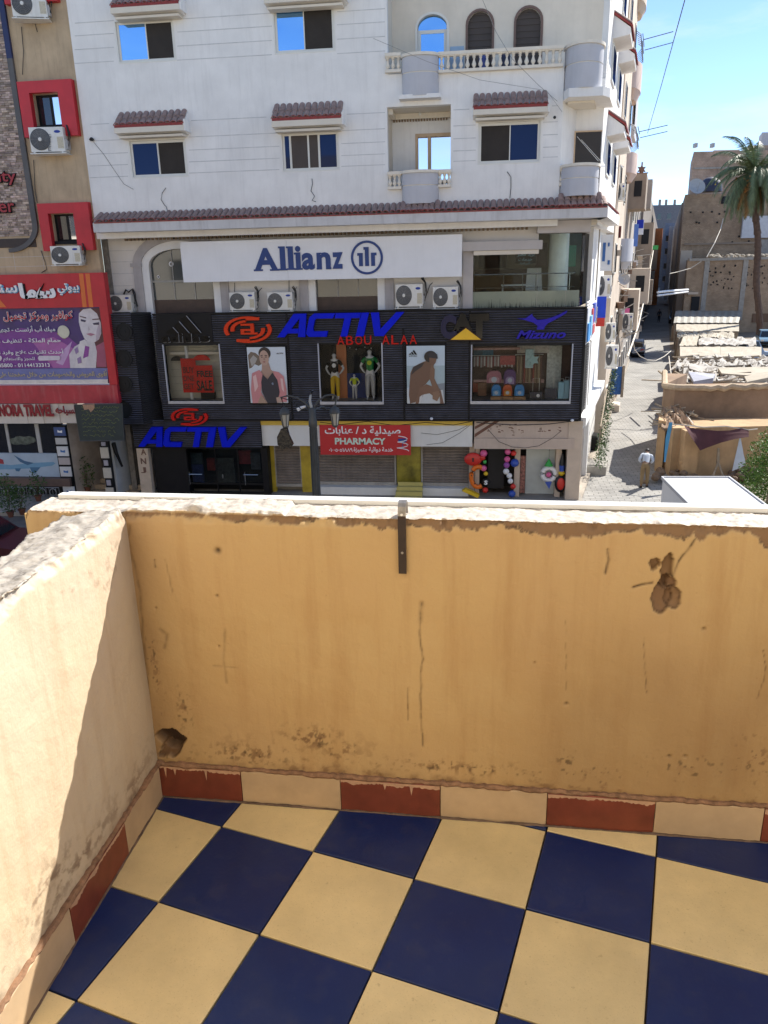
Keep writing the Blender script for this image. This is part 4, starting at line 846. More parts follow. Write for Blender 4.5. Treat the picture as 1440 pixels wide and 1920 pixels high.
b = MB(); b.box(gx0-.1, gx1+1.2, YL+4.6, YL+4.7, zg0, zfb); b.box(gx0-.12, gx0-.02, YL+.35, YL+4.6, zg0, zfb); b.build('back_wall', mat('room_wall', (.30,.27,.22), .8), rm)
b = MB(); b.prism([(gx0-.1,YL+.31,zfb-.02),(gx1+.05,YL+.31,zfb-.02),(gx1+1.1,YL+5,zfb-.02),(gx0-.1,YL+5,zfb-.02)], (0,0,.1)); b.build('ceiling', M_WHITE, rm)
zr = onY(980, 546, YL).z
b = MB(); b.box(gx0, gx1, YL+.06, YL+.16, zg0-.4, zr); b.build('low_wall', mat('sooty_white', (.66,.64,.58), .8, .1, 2, streak=.0), rm)
M_GROOM = glassmat('greenish_glass', (.93,.97,.95), .25, .0)
xs3 = [gx0, onY(1008,520,YL).x, onY(1062,520,YL).x, gx1]
for a, c in zip(xs3, xs3[1:]): b = MB(); b.box(a+.01, c-.01, YL, YL+.012, zg0, zg1 if a > gx0+.5 else zlt-.1); b.build('glass_panel', M_GROOM, rm)
b = MB(); b.prism([sd+Vector((0,.02,zg0)), sd+AD*2.6+Vector((0,0,zg0)), sd+AD*2.6+Vector((0,0,zg1)), sd+Vector((0,.02,zg1))], AN*.012); b.build('glass_panel', M_GROOM, rm)
b = MB(); b.lathe([(.33,0),(.33,zfb-zg0)], (onY(1046,520,YL+.9).x, YL+.9, zg0), 24); b.build('round_column', mat('column_white', (.75,.77,.76), .6), rm, smooth=True)
b = MB(); z1_, z2_ = onY(980,514,YL+.05).z, onY(980,545,YL+.05).z
b.tube([(gx0+.02,YL+.22,z1_),(gx1-.15,YL+.22,z1_)], .022, 8); b.tube([(gx0+.02,YL+.22,z2_+.1),(gx1-.15,YL+.22,z2_+.1)], .012, 6)
for px in (944, 980, 1005, 1068): x = onY(px,520,YL+.22).x; b.tube([(x,YL+.22,zr-.02),(x,YL+.22,z1_)], .014, 6)
b.build('steel_railing', mat('stainless', (.6,.6,.6), .25, 0, metal=.9), rm)
# desk, chair, board inside
dk = thing('office_desk', 'white desk with papers behind the corner office glass above the dark cladding', 'desk', (onY(985,545,YL+1.6).x, YL+1.6, zg0))
xa, xb, _, zb = rect(940, 535, 1012, 545, YL+1.4)
zb = max(zb, zg0+.72)
b = MB(); b.box(xa, xb, YL+1.2, YL+1.9, zb-.04, zb); b.build('table_top', M_SIGNW, dk); boxes('leg', M_SIGNW, dk, [(xa+.03, xa+.08, YL+1.25, YL+1.85, zg0, zb-.041), (xb-.08, xb-.03, YL+1.25, YL+1.85, zg0, zb-.041)])
ch = thing('office_chair', 'pale high-back office chair behind the white desk in the corner office', 'chair', (onY(1005,540,YL+2.3).x, YL+2.3, zg0))
x_ = onY(1003,520,YL+2.3).x; b = MB(); b.box(x_-.3, x_+.3, YL+2.2, YL+2.7, zg0+.42, zg0+.5); b.build('seat', M_SIGNW, ch); b = MB(); b.prism([(x_-.3,YL+2.72,zg0+.5),(x_+.3,YL+2.72,zg0+.5),(x_+.25,YL+2.85,zg0+1.25),(x_-.25,YL+2.85,zg0+1.25)], (0,.06,0)); b.build('backrest', M_SIGNW, ch); b = MB(); b.tube([(x_,YL+2.5,zg0),(x_,YL+2.5,zg0+.42)], .04); b.lathe([(.3,0),(.3,.04),(.05,.08)], (x_,YL+2.5,zg0), 10); b.build('pedestal', M_BLK, ch)
xa, xb, za, zb = rect(966, 474, 1005, 494, YL+1.0); sg = thing('notice_board', 'black notice board with blue-white writing hanging in the corner office window', 'board', ((xa+xb)/2, YL+.9, za)); b = MB(); b.box(xa, xb, YL+.9, YL+.93, za, zb); b.build('panel', M_BLK, sg)
for i, t_ in enumerate(('بريد مصر', 'خدمات', 'تأمين الحياة')): text(arabic(t_), xa+.06+.05*i, xb-.06-.07*i, zb-.13-i*.13, zb-.03-i*.13, YL+.899, mat('pale_blue_ink', (.35,.6,.8)), sg, depth=.004)
xa, xb, za, zb = rect(897, 477, 950, 503, YL+2.5); b = MB(); b.box(xa, xb, YL+2.5, YL+2.6, za, zb); b.build('dark_partition', M_DARKIN, rm)
b = MB(); xa, xb, za, zb = rect(890, 505, 1000, 548, YL+3.9); b.box(xa, xb, YL+3.9, YL+4, za, zb); b.build('brown_partition', mat('brown_partition', (.07,.045,.04), .6), rm)
b = MB(); xa, xb, za, zb = rect(1004, 455, 1026, 500, YL+2.2); b.box(xa, xb, YL+2.2, YL+2.3, za, zb); b.build('brown_partition', mat('brown_partition', (.07,.045,.04), .6), rm)
b = MB(); xa, xb, za, zb = rect(1062, 460, 1080, 500, YL+1.8); b.box(xa, xb, YL+1.8, YL+1.83, za, zb); b.build('green_poster', mat('green_poster', (.03,.25,.14), .5), rm)
# black soot drips over the low wall: thin ragged run marks
b = MB()
for i in range(95):
    x = gx0+.02+rnd.random()*(gx1-gx0-.1); h_ = rnd.uniform(.04,.2)*(1 if rnd.random() < .8 else 1.8); w_ = rnd.uniform(.004,.014); b.add([(x-w_,YL+.055,zg0-.05),(x+w_,YL+.055,zg0-.05),(x+w_*.2,YL+.055,zg0+h_),(x-w_*.2,YL+.055,zg0+h_)], [(0,1,2,3)])
b.build('soot_drips', mat('soot', (.03,.028,.025)), rm)['kind'] = 'stuff'

# ---------------- the large white sign with the insurer's name
X0, X1, Z0, Z1 = rect(340, 446.5, 866, 524, YL-.62)
sg = thing('insurance_sign', 'long white sign board with navy lettering and round three-bar emblem', 'sign', ((X0+X1)/2, YL-.62, Z0))
b = MB(); xj = onY(538, 480, YL-.62).x; b.box(X0, xj-.003, YL-.62, YL-.35, Z0, Z1); b.build('board', M_SIGNW, sg); b = MB(); b.box(xj+.003, X1, YL-.618, YL-.35, Z0, Z1); b.build('board', M_SIGNW, sg)
b = MB(); b.box(X0+.4, X0+.46, YL-.349, YL-.003, Z0+.2, Z0+.26); b.box(X1-.46, X1-.4, YL-.349, YL-.003, Z0+.2, Z0+.26); b.build('bracket', M_GREYTRIM, sg)
tx = rect(476, 461.5, 645, 508, YL-.63)
CH = [('A', 476, 521, 465, 508), ('l', 525, 535, 462, 507), ('l', 540, 550, 462, 506), ('i', 554, 564, 461, 506), ('a', 566, 590, 474, 506), ('n', 594, 620, 473, 505), ('z', 623, 643, 473, 504)]
for c, xa, xb, ya, yb_ in CH:
    a = rect(xa, ya, xb, yb_, YL-.63); text(c, a[0], a[1], a[2], a[3], YL-.622, M_LOGOB, sg, 'letter', bold=.035, depth=.03)
    if c in 'Alliinz' and c != 'a':      # slab serifs
        b = MB(); h_ = .055
        for q, (u0, u1) in ((0, (-.03, .35) if c in 'An' else (-.25, 1.25)),)+(((1, (.65, 1.03)),) if c in 'An' else ()):
            w_ = a[1]-a[0]
            if c != 'z': b.box(a[0]+w_*u0, a[0]+w_*u1, YL-.651, YL-.6215, a[2]-.002, a[2]+h_)
        if c in 'li': b.box(a[0]-.25*w_, a[0]+.6*w_, YL-.6505, YL-.6215, a[3]-h_ if c == 'l' else a[3]-.27, a[3]+.002 if c == 'l' else a[3]-.21)
        if b.v: b.build('serif', M_LOGOB, sg)
cx, cz = onY(688, 483, YL-.63).x, onY(688, 483, YL-.63).z; r = (onY(718,483,YL-.63).x-onY(658,483,YL-.63).x)/2
b = MB(); N = 48
for i in range(N):
    t0, t1 = 2*math.pi*i/N, 2*math.pi*(i+1)/N; b.prism([(cx+q*math.cos(t), YL-.65, cz+q*math.sin(t)) for t, q in ((t0,r),(t1,r),(t1,r*.86),(t0,r*.86))], (0,.028,0))
b.build('emblem_ring', M_LOGOB, sg)
for dx, h0, h1 in ((-.38,-.5,.28),(0,-.5,.62),(.38,-.5,.28)):
    b = MB(); b.box(cx+(dx-.12)*r, cx+(dx+.12)*r, YL-.65, YL-.622, cz+h0*r, cz+h1*r)
    if dx: b.box(cx+(dx-.12-(.1 if dx < 0 else 0))*r, cx+(dx+.12+(.1 if dx > 0 else 0))*r, YL-.6495, YL-.622, cz+(h1-.16)*r, cz+(h1-.001)*r)
    else: b.box(cx-.2*r, cx, YL-.6495, YL-.622, cz+(h1-.16)*r, cz+(h1-.001)*r)
    b.build('emblem_bar', M_LOGOB, sg)

# ---------------- air conditioners
def make_ac(label, group, logo=True, gm=None):
    t = thing('air_conditioner', label, 'air conditioner', (0,0,0), group); w, h, d = .84, .58, .32
    b = MB(); b.box(-w/2, w/2, 0, d, .03, h); b.build('casing', M_ACW, t, (0,0,0))
    cx = -w*.19; cz = .03+h*.48; r = h*.40
    b = MB(); b.lathe([(r*1.06,0),(r*1.06,.012),(r,.018),(r*.98,.004),(.001,.002)], (cx,-.001,cz), 28, (0,-1,0)); b.build('fan_recess', gm or M_ACG, t, (0,0,0), smooth=True)
    b = MB()
    for k in range(1, 7):
        q = r*k/6.6
        for i in range(20): a0, a1 = 2*math.pi*i/20, 2*math.pi*(i+1)/20; b.tube([(cx+q*math.cos(a0),-.022,cz+q*math.sin(a0)),(cx+q*math.cos(a1),-.022,cz+q*math.sin(a1))], .0045, 3)
    for i in range(10): a0 = 2*math.pi*i/10; b.tube([(cx+.2*r*math.cos(a0),-.02,cz+.2*r*math.sin(a0)),(cx+r*math.cos(a0),-.02,cz+r*math.sin(a0))], .004, 3)
    b.build('fan_grille', mat('grille_grey', (.22,.22,.23), .5, 0), t, (0,0,0))['kind'] = 'stuff'
    b = MB(); b.lathe([(r*.2,0),(r*.18,.015),(.001,.018)], (cx,-.022,cz), 14, (0,-1,0)); b.build('fan_hub', M_ACW, t, (0,0,0))
    b = MB(); b.box(w*.30, w/2-.02, -.004, -.0005, .10, h*.62); b.build('rating_label', mat('rating_label', (.55,.50,.38), .6, .3, 40), t, (0,0,0))
    if logo: b = MB(); b.lathe([(.055,0),(.055,.004)], (w*.33,-.001,h*.82), 16, (0,-1,0)); o = b.build('badge', mat('blue_badge', (.02,.05,.3)), t, (0,0,0)); o.scale = (1.4,1,.6); o.location = (-.11,0,h*.82*.4)
    b = MB(); b.box(w/2, w/2+.05, .06, .26, .08, .30); b.build('valve_cover', M_ACL, t, (0,0,0))
    b = MB(); b.tube([(w/2+.04,.15,.28),(w/2+.10,.1,.45),(w/2+.06,.15,.62),(w/2-.05,.3,.72)], .022, 6); b.tube([(w/2+.05,.12,.15),(w/2+.12,.1,.35),(w/2+.09,.2,.6),(w/2-.02,.33,.75)], .015, 6); b.build('hose', M_WIRE, t, (0,0,0))
    b = MB(); b.box(-w/2-.03, w/2+.03, -.03, d+.06, -.02, .0); b.box(-w/2+.05, -w/2+.09, 0, d+.1, 0, .028); b.box(w/2-.09, w/2-.05, 0, d+.1, 0, .028); b.build('bracket', M_ACW, t, (0,0,0))
    return t
AC = make_ac('first air conditioner under the white sign, left of the pair beside the arched window', 'air conditioners on the white building')
acs = [AC]
def place_ac(px0, py0, px1, py1, Y, label, src=None, first=False, rz=0):
    X0, X1, Z0, Z1 = rect(px0, py0, px1, py1, Y); s = (X1-X0)/.86
    o = AC if first else dup(src or AC, (0,0,0), label); o.location = ((X0+X1)/2, Y, Z0); o.scale = (s, s, (Z1-Z0)/.58); o.rotation_euler.z = rz; WL[o.name] = o.location.copy(); return o
place_ac(430, 548, 478, 583, YL-.42, '', first=True)
place_ac(501, 548, 549, 583, YL-.42, 'air conditioner right of its twin under the navy lettering of the white sign')
place_ac(741, 533, 793, 577, YL-.42, 'air conditioner under the right part of the white sign, left one of its pair')
place_ac(811, 538, 859, 578, YL-.42, 'air conditioner at the white sign right end, beside the grey pillar')
place_ac(203, 553, 247, 587, YL-.42, 'air conditioner with black hoses at the far left of the white wall, above the slats')
b = MB(); b.tube([onY(x,y,YL-.1) for x, y in [(232,552),(236,543),(241,548),(248,542),(252,556),(258,575)]], .03, 6); b.build('hose', M_WIRE, bld)
for pts in ([(440,530),(440,548)],[(542,524),(542,548)],[(480,570),(486,545),(491,540)],[(553,568),(553,545),(556,538)],[(797,560),(806,535),(811,530)],[(861,560),(865,540)]):
    b = MB(); b.tube([onY(x,y,YL-.06) for x, y in pts], .012, 5); b.build('wall_cable', M_WIRE, bld)
bd = thing('small_bird', 'small dark bird perched on the grey arch moulding beside the white sign', 'bird', onY(326, 446, YL-.1))
b = MB(); p = onY(326, 446, YL-.1); b.ball(p, .06, 10, 1.7, .8, .8); b.ball(p+Vector((-.1,0,.05)), .035, 8); b.prism([p+Vector((.07,-.02,0)), p+Vector((.22,-.01,-.07)), p+Vector((.22,.01,-.07)), p+Vector((.07,.02,0))], (0,0,.02)); b.prism([p+Vector((-.13,-.008,.05)), p+Vector((-.17,0,.04)), p+Vector((-.13,.008,.05))], (0,0,.012)); b.build('body', M_WIRE, bd)
# ================================================================== DARK SLATTED SHOP CLADDING AND ITS SIGNS
def vx(px, py, Y): return onY(px, py, Y).x
cx0, cx1 = vx(296, 690, YC), vx(1096, 640, YC)
cz1 = onY(690, 583, YC).z; cz0 = onY(800, 788, YC).z; cz2 = onY(370, 840, YC).z
clad = put('slat_cladding', None, bld, (cx0, YC, cz0))
def rr(*a): return rect(*a)
D1 = rr(312, 648, 414, 752, YC); D2 = rr(600, 646, 716, 753, YC); D3 = rr(885, 648, 1070, 752, YC)
P1r = rr(467, 650.5, 538, 755, YC); P2r = rr(763, 648, 834, 756, YC)
lowx0, lowx1 = vx(250, 820, YC), vx(489, 815, YC)
shops = [(a[0], a[1], a[2], a[3]) for a in (D1, D2, D3)]
b = MB(); wall_holes(b, cx0, cx1, cz0, cz1, shops, YC+.05, .12); b.box(lowx0, lowx1, YC+.05, YC+.3, cz2, cz0-.003)
b.box(cx0, cx1, YC+.05, YL+.3, cz1-.03, cz1); b.build('backing', M_SLATBACK, clad)
plates = [rr(294, 588, 398, 642, YC), rr(822, 590, 918, 640, YC), rr(950, 588, 1066, 640, YC)]
pl = plates[0]
def slat_rows(b, z0, z1, xa, xb, blocks, pitch=.078, Yf=YC):
    z = z0
    while z < z1-.03:
        segs = [(xa, xb)]
        for (p, q, r, s) in blocks:
            if r-.03 < z < s-.01:
                ns = []
                for (u, v) in segs:
                    if q <= u or p >= v: ns.append((u, v))
                    else:
                        if p > u: ns.append((u, p))
                        if q < v: ns.append((q, v))
                segs = ns
        for (u, v) in segs:
            if v-u > .02:
                b.add([(u,Yf+.05,z),(v,Yf+.05,z),(v,Yf,z+.012),(u,Yf,z+.012),(u,Yf,z+.044),(v,Yf,z+.044)], [(0,1,2,3),(3,2,5,4)]); b.col = (9,9,9.4); b.add([(u,Yf,z+.044),(v,Yf,z+.044),(v,Yf+.05,z+.052),(u,Yf+.05,z+.052)], [(0,1,2,3)]); b.col = (1,1,1)  # top faces tinted pale, painting in the sky's reflection
        z += pitch
ms = .05
b = MB(); blocks = [(a[0]-ms, a[1]+ms, a[2]-.1, a[3]+ms) for a in (D1, D2, D3)]+[(a[0]-ms, a[1]+ms, a[2]-ms, a[3]+ms) for a in (P1r, P2r)]+[(pl[0], pl[1], pl[2], pl[3])]
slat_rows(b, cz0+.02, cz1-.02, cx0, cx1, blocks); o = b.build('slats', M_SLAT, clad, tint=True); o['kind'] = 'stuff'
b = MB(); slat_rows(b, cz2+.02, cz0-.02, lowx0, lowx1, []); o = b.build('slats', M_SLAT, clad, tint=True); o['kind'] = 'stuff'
b = MB(); b.box(pl[0]+.01, pl[1]-.01, YC+.0, YC+.045, pl[2]+.01, pl[3]-.01); b.build('smooth_panel', M_BLK, clad)
b = MB(); b.box(cx1-.05, cx1+.03, YC-.02, YC+.09, cz0-.02, cz1+.03); b.box(cx0, cx1-.055, YC-.01, YC+.06, cz0-.03, cz0+.015); b.box(cx0, cx1-.055, YC-.01, YC+.05, cz1-.02, cz1+.02); b.box(lowx0, lowx1, YC-.01, YC+.06, cz2-.02, cz2+.015)
for px in (543, 757, 880): x = vx(px, 690, YC); b.box(x-.03, x+.03, YC-.012, YC+.045, cz0+.02, cz1-.025 if px != 757 else cz1-.6)
b.build('edge_trim', M_BLK, clad)
# left wing with round fans behind the slats
YW = 26.1; a0, a1 = vx(207, 690, YW), vx(257, 690, YW); wz1 = onY(230, 588, YW).z; wz0 = onY(255, 797, YW).z
p_in = Vector((vx(294, 690, YC+.4), YC+.4, 0))
b = MB(); b.prism([(a0,YW+.05,wz0),(a1,YW+.05,wz0),(p_in.x,p_in.y,wz0),(a0+.1,YL,wz0)], (0,0,wz1-wz0)); b.build('wing_backing', M_SLATBACK, clad)
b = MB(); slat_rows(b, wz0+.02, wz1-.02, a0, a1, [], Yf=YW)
z = wz0+.02; e_ = Vector((a1, YW, 0)); dd = (p_in-e_); nn_ = Vector((dd.y, -dd.x, 0)).normalized()
while z < wz1-.03:
    q0, q1 = e_+nn_*.03, p_in+nn_*.03; b.add([(q0.x-nn_.x*.04,q0.y-nn_.y*.04,z),(q1.x-nn_.x*.04,q1.y-nn_.y*.04,z),(q1.x,q1.y,z+.012),(q0.x,q0.y,z+.012),(q0.x,q0.y,z+.048),(q1.x,q1.y,z+.048),(q1.x-nn_.x*.04,q1.y-nn_.y*.04,z+.052),(q0.x-nn_.x*.04,q0.y-nn_.y*.04,z+.052)], [(0,1,2,3),(3,2,5,4),(4,5,6,7)]); z += .078
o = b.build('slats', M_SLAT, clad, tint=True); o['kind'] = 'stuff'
for y in (622, 672, 720, 768):
    c_ = onY(233, y, YW); b = MB(); b.lathe([(.30,0),(.30,.03),(.27,.03),(.27,.005),(.2,.005),(.2,.02),(.17,.02),(.17,.004),(.06,.004),(.06,.02),(.001,.02)], (c_.x, YW-.002, c_.z), 24, (0,-1,0)); b.build('round_vent', M_SLATBACK, clad)

# ---------------- display windows
def showcase(nm, r, depth, backm, glass=M_CLEAR, floor=None, rightopen=0):
    x0, x1, z0, z1 = r; w = put('display_window', None, bld, ((x0+x1)/2, YC, z0)); Yb = YC+.17+depth
    b = MB(); b.box(x0-.2, x1+.2+rightopen, Yb, Yb+.05, z0-.1, z1+.1); b.build('back_wall', backm, w)
    boxes('inner_wall', M_DARKIN, w, [(x0-.25, x0-.2, YC+.17, Yb, z0-.1, z1+.1), (x1+.2, x1+.25, YC+.17, Yb, z0-.1, z1+.1), (x0-.2, x1+.2, YC+.171, Yb, z1+.02, z1+.1)])
    b = MB(); b.box(x0-.2, x1+.2+rightopen, YC+.171, Yb, z0-.08, z0-.0); b.build('display_floor', floor or mat('display_floor', (.35,.34,.33), .5), w)
    b = MB(); t = .045; b.box(x0-t, x1+t, YC-.015, YC+.06, z0-.10, z0-.002); b.build('sill', mat('brushed_sill', (.42,.44,.50), .35, .15, 6, metal=.4), w)
    boxes('frame', mat('pale_frame', (.40,.42,.48), .4), w, [(x0-t, x0-.001, YC-.01, YC+.06, z0, z1+t), (x1+.001, x1+t, YC-.01, YC+.06, z0, z1+t)])
    b = MB(); b.box(x0, x1, YC+.08, YC+.088, z0, z1); b.build('pane', glass, w)
    return w, Yb
w1, Yb1 = showcase('a', D1, .5, mat('pale_panel_wall', (.55,.53,.46), .7, .1, 3))
b = MB(); [b.box(D1[0]-.1, D1[1]+.1, Yb1-.008, Yb1-.002, D1[2]+k*.26, D1[2]+k*.26+.012) for k in range(1, 8)]; b.build('panel_joint', M_CONC, w1)['kind'] = 'stuff'
def flatrect(px, Y, m, name, par, th=.01):
    a = rect(*px, Y); b = MB(); b.box(a[0], a[1], Y, Y+th, a[2], a[3]); return b.build(name, m, par)
sp = thing('sale_poster', 'red sale poster with black lettering behind the left shop window glass', 'poster', onY(370, 740, YC+.3))
flatrect((341, 672, 369, 736), YC+.32, M_RED, 'sheet', sp); flatrect((366, 685, 400, 736), YC+.30, M_RED, 'sheet', sp)
for s_, r_ in (('BUY', (343,688,364,700)), ('ONE', (343,704,364,715)), ('GET', (344,719,364,730))): a = rect(*r_, YC+.31); text(s_, a[0], a[1], a[2], a[3], YC+.32, M_RED if 0 else mat('dark_red_ink', (.10,.01,.01)), sp, bold=.02, depth=.006)
for s_, r_ in (('FREE', (369,695,398,707)), ('SALE', (369,713,398,733))): a = rect(*r_, YC+.29); text(s_, a[0], a[1], a[2], a[3], YC+.30, M_BLK, sp, bold=.03, depth=.006)
def arcshape(name, cx, cz, rx, rz, Y, m, par, lab=None):
    b = MB(); N = 16; b.prism([(cx+rx*math.cos(math.pi*i/N), Y, cz+rz*math.sin(math.pi*i/N)) for i in range(N+1)], (0,.02,0)); return b.build(name, m, par)
c_ = onY(377, 676, YC+.3); arcshape('red_arch', c_.x, c_.z, .32, .20, YC+.34, M_RED, sp)
c_ = onY(331, 677, YC+.3); o = arcshape('black_arch', c_.x, c_.z, .24, .17, YC+.36, M_BLK, w1); flatrect((318, 660, 412, 665), YC+.42, M_CREAMW, 'shelf', w1, .1)
b = MB(); b.tube([(vx(349,660,YC+.4), YC+.4, D1[3]-.05), (vx(360,745,YC+.4), YC+.4, D1[2])], .06, 8); b.build('white_post', M_SIGNW, w1)
flatrect((377, 736, 402, 752), YC+.36, M_BLK, 'dark_bench', w1, .2)
w2, Yb2 = showcase('b', D2, .75, M_DARKIN)
flatrect((632, 640, 650, 752), YC+.75, mat('orange_column', (.55,.18,.06), .6), 'column', w2, .1); flatrect((650, 700, 690, 752), YC+.8, mat('deep_blue_panel', (.01,.03,.16)), 'blue_panel', w2, .02)
b = MB(); [b.ball(onY(x, y, YC+.3), .02, 6) for x, y in [(656,652),(668,655),(684,651),(696,653)]]; b.build('ceiling_spot', M_SIGNW, w2)['kind'] = 'stuff'
w3, Yb3 = showcase('c', D3, 1.3, mat('shop_brown_wall', (.12,.07,.055), .7, .4, 2.5))
# --- articulated figure (people and shop dummies)
def skin(name, joints, edges, m, par, loc, sub=2):
    me = bpy.data.meshes.new(name); me.from_pydata([Vector(j[0])-Vector(loc) for j in joints], edges, []); me.materials.append(m)
    o = put(name, me, par, loc); md = o.modifiers.new('s', 'SKIN')
    for i, j in enumerate(joints):
        sv = me.skin_vertices[0].data[i]; r = j[1]; sv.radius = (r, r) if not isinstance(r, tuple) else r; sv.use_root = i == 0
    md.use_smooth_shade = True; s = o.modifiers.new('d', 'SUBSURF'); s.levels = s.render_levels = sub
    return o
def figure(root, base, h, face, mskin, mshirt, mpants, mshoe=None, mhair=None, lean=0.0, arms='down', stride=0.0, sleeve='short', facey=True, bald=False, print_=None):
    """standing figure; base = point between the feet, h height, face = yaw the figure looks along"""
    F = Vector((math.sin(face), math.cos(face), 0)); S = Vector((math.cos(face), -math.sin(face), 0)); U = Vector((0,0,1)); base = Vector(base)
    def p(s, f, u, top=True):      # s side, f forward, u height in body units of h
        f2 = f
        if top and u > .52: f2 = f+lean*(u-.52)*1.0; u = .52+(u-.52)*math.sqrt(max(.1, 1-(lean)**2))
        return base+S*(s*h)+F*(f2*h)+U*(u*h)
    pel, wai, che, nek = p(0,0,.53), p(0,0,.60), p(0,0,.73), p(0,0.005,.83)
    neck = p(0,.012,.865); head0 = p(0,.018,.90); head = p(0,.022,.935); crown = p(0,.015,.975)
    J = [(pel,.072*h),(wai,.062*h),(che,(.088*h,.060*h)),(nek,.045*h),(neck,.030*h),(head0,(.038*h,.045*h)),(head,(.043*h,.052*h)),(crown,.034*h)]; E_ = [(i,i+1) for i in range(7)]
    def add(pt, r, par): J.append((pt, r)); E_.append((par, len(J)-1)); return len(J)-1
    legs = []
    for s in (-1, 1):
        st = stride*s; a = add(p(s*.05,0,.50), .058*h, 0); k = add(p(s*.055,st*.5+.015,.28), .037*h, a); an = add(p(s*.06,st,.05), .022*h, k); to = add(p(s*.065,st+.07,.018), .018*h, an); legs.append((a,k,an,to))
    hands = []
    for s in (-1, 1):
        a = add(p(s*.105,0,.80), .034*h, 3)
        if arms == 'hips' or arms == s: e = add(p(s*.19,-.02,.66), .024*h, a); w = add(p(s*.125,.045,.56), .018*h, e); hd = p(s*.10,.065,.545)
        elif arms == 'front': e = add(p(s*.15,-.01,.66), .025*h, a); w = add(p(s*.10,.10,.56), .019*h, e); hd = p(s*.07,.135,.55)
        else: e = add(p(s*.145,-.01,.65), .025*h, a); w = add(p(s*.155,.03,.50), .018*h, e); hd = p(s*.155,.045,.455)
        pm = add(hd, (.017*h,.011*h), w); hands.append((a,e,w,pm))
        d = (J[pm][0]-J[w][0]).normalized(); side = S*s
        for q in range(4): f1 = add(J[pm][0]+d*(.022+.003*(q in (1,2)))*h+F*((q-1.5)*.010*h), .0055*h, pm); add(J[f1][0]+d*.018*h-side*.007*h, .0045*h, f1)
        th_ = add(J[w][0]+d*.02*h+F*.024*h, .0055*h, w)
    body = skin('body', J, E_, mskin, root, base)
    # head details
    b = MB(); hc = head; b.ball(hc+F*.05*h*1.02-U*.004*h, .010*h, 8, .8, 1, 1.5); b.build('nose', mskin, root)
    if not bald:
        b = MB()
        for s in (-1, 1): b.ball(hc+F*.046*h+S*s*.018*h+U*.010*h, .0055*h, 8)
        b.build('eyes', M_BLK, root)
        b = MB(); b.ball(hc+F*.046*h-U*.026*h, .010*h, 8, 1.3, .5, .35); b.build('mouth', mat('lip', (.3,.1,.08)), root)
    b = MB()
    for s in (-1, 1): b.ball(hc+S*s*.042*h, .010*h, 8, .4, .8, 1.3)
    b.build('ears', mskin, root)
    if mhair: b = MB(); b.ball(p(0,.008,.955), .052*h, 16, .92, 1.08, .80); b.build('hair', mhair, root, smooth=True)
    # shirt
    g_ = 1.17
    SJ = [(p(0,0,.50),(.078*h,.066*h)),(wai,(.074*h,.066*h)),(che,(.098*h,.071*h)),(p(0,.003,.815),.056*h),(p(0,.008,.845),.038*h)]; SE = [(0,1),(1,2),(2,3),(3,4)]
    for (a, e, w, pm) in hands:
        SJ.append((J[a][0], .044*h)); n0 = len(SJ)-1; SE.append((3, n0))
        if sleeve == 'long': SJ.append((J[e][0], .034*h)); SE.append((n0, n0+1)); SJ.append((J[w][0], .026*h)); SE.append((n0+1, n0+2))
        else: SJ.append((J[a][0].lerp(J[e][0], .62), .036*h)); SE.append((n0, n0+1))
    skin('shirt', SJ, SE, mshirt, root, base)
    PJ = [(p(0,0,.55),(.080*h,.064*h)),(p(0,0,.515),.082*h)]; PE = [(0,1)]
    for (a, k, an, to) in legs:
        PJ.append((J[a][0], .064*h)); n0 = len(PJ)-1; PE += [(1, n0)]; PJ.append((J[k][0], .046*h)); PE.append((n0, n0+1)); PJ.append((J[an][0]+U*.015*h, .036*h)); PE.append((n0+1, n0+2))
    skin('trousers', PJ, PE, mpants, root, base)
    if mshoe:
        for (a, k, an, to) in legs:
            b = MB(); c_ = J[an][0].lerp(J[to][0], .5); q = [c_+S*x*h+F*y*h for x, y in ((-.026,-.05),(.026,-.05),(.03,.0),(.03,.06),(.012,.085),(-.012,.085),(-.03,.06),(-.03,0))]
            b.hull([Vector((v.x,v.y,base.z)) for v in q], [Vector((v.x,v.y,base.z))*.15+Vector((v.x,v.y,base.z+.0))*.85+U*(.045*h if i in (0,1) else .03*h) for i, v in enumerate(q)]); b.build('shoe', mshoe, root)
    return root
M_DUMMY = mat('mannequin_white', (.70,.70,.72), .4, 0)
YM = YC+.42
zf_ = D2[2]+.002
def dummy(px, top, label, ms, mp, sleeve='short', arms='hips', pr=None):
    x = vx(px, 700, YM); ht = onY(px, top, YM).z-zf_
    t = thing('mannequin', label, 'mannequin', (x, YM, zf_), 'mannequins in the middle shop window'); figure(t, (x, YM, zf_), ht, math.pi, M_DUMMY, ms, mp, None, None, arms=arms, sleeve=sleeve, bald=True)
    if pr: b = MB(); b.lathe([(.045*ht,0),(.045*ht,.012)], (x, YM-.071*ht-.012, zf_+ht*.73), 10, (0,-1,0)); b.build('shirt_print', pr, t)
    return t
dummy(628, 660, 'mannequin in black shirt and yellow trousers, hands on hips, in middle shop window', M_BLK, mat('yellow_cloth', (.70,.45,.01), .8), pr=M_SIGNW)
dummy(664, 700, 'child mannequin in neon yellow top between the two adult dummies', mat('neon_yellow', (.55,.65,.03), .8), mat('grey_cloth', (.45,.45,.47), .9))
dummy(694, 653, 'mannequin in green shirt and grey trousers at the right of the middle window', mat('green_cloth', (.01,.22,.05), .8), mat('grey_cloth', (.3,.3,.3), .9), pr=mat('neon_yellow', (.5,.6,.03)))
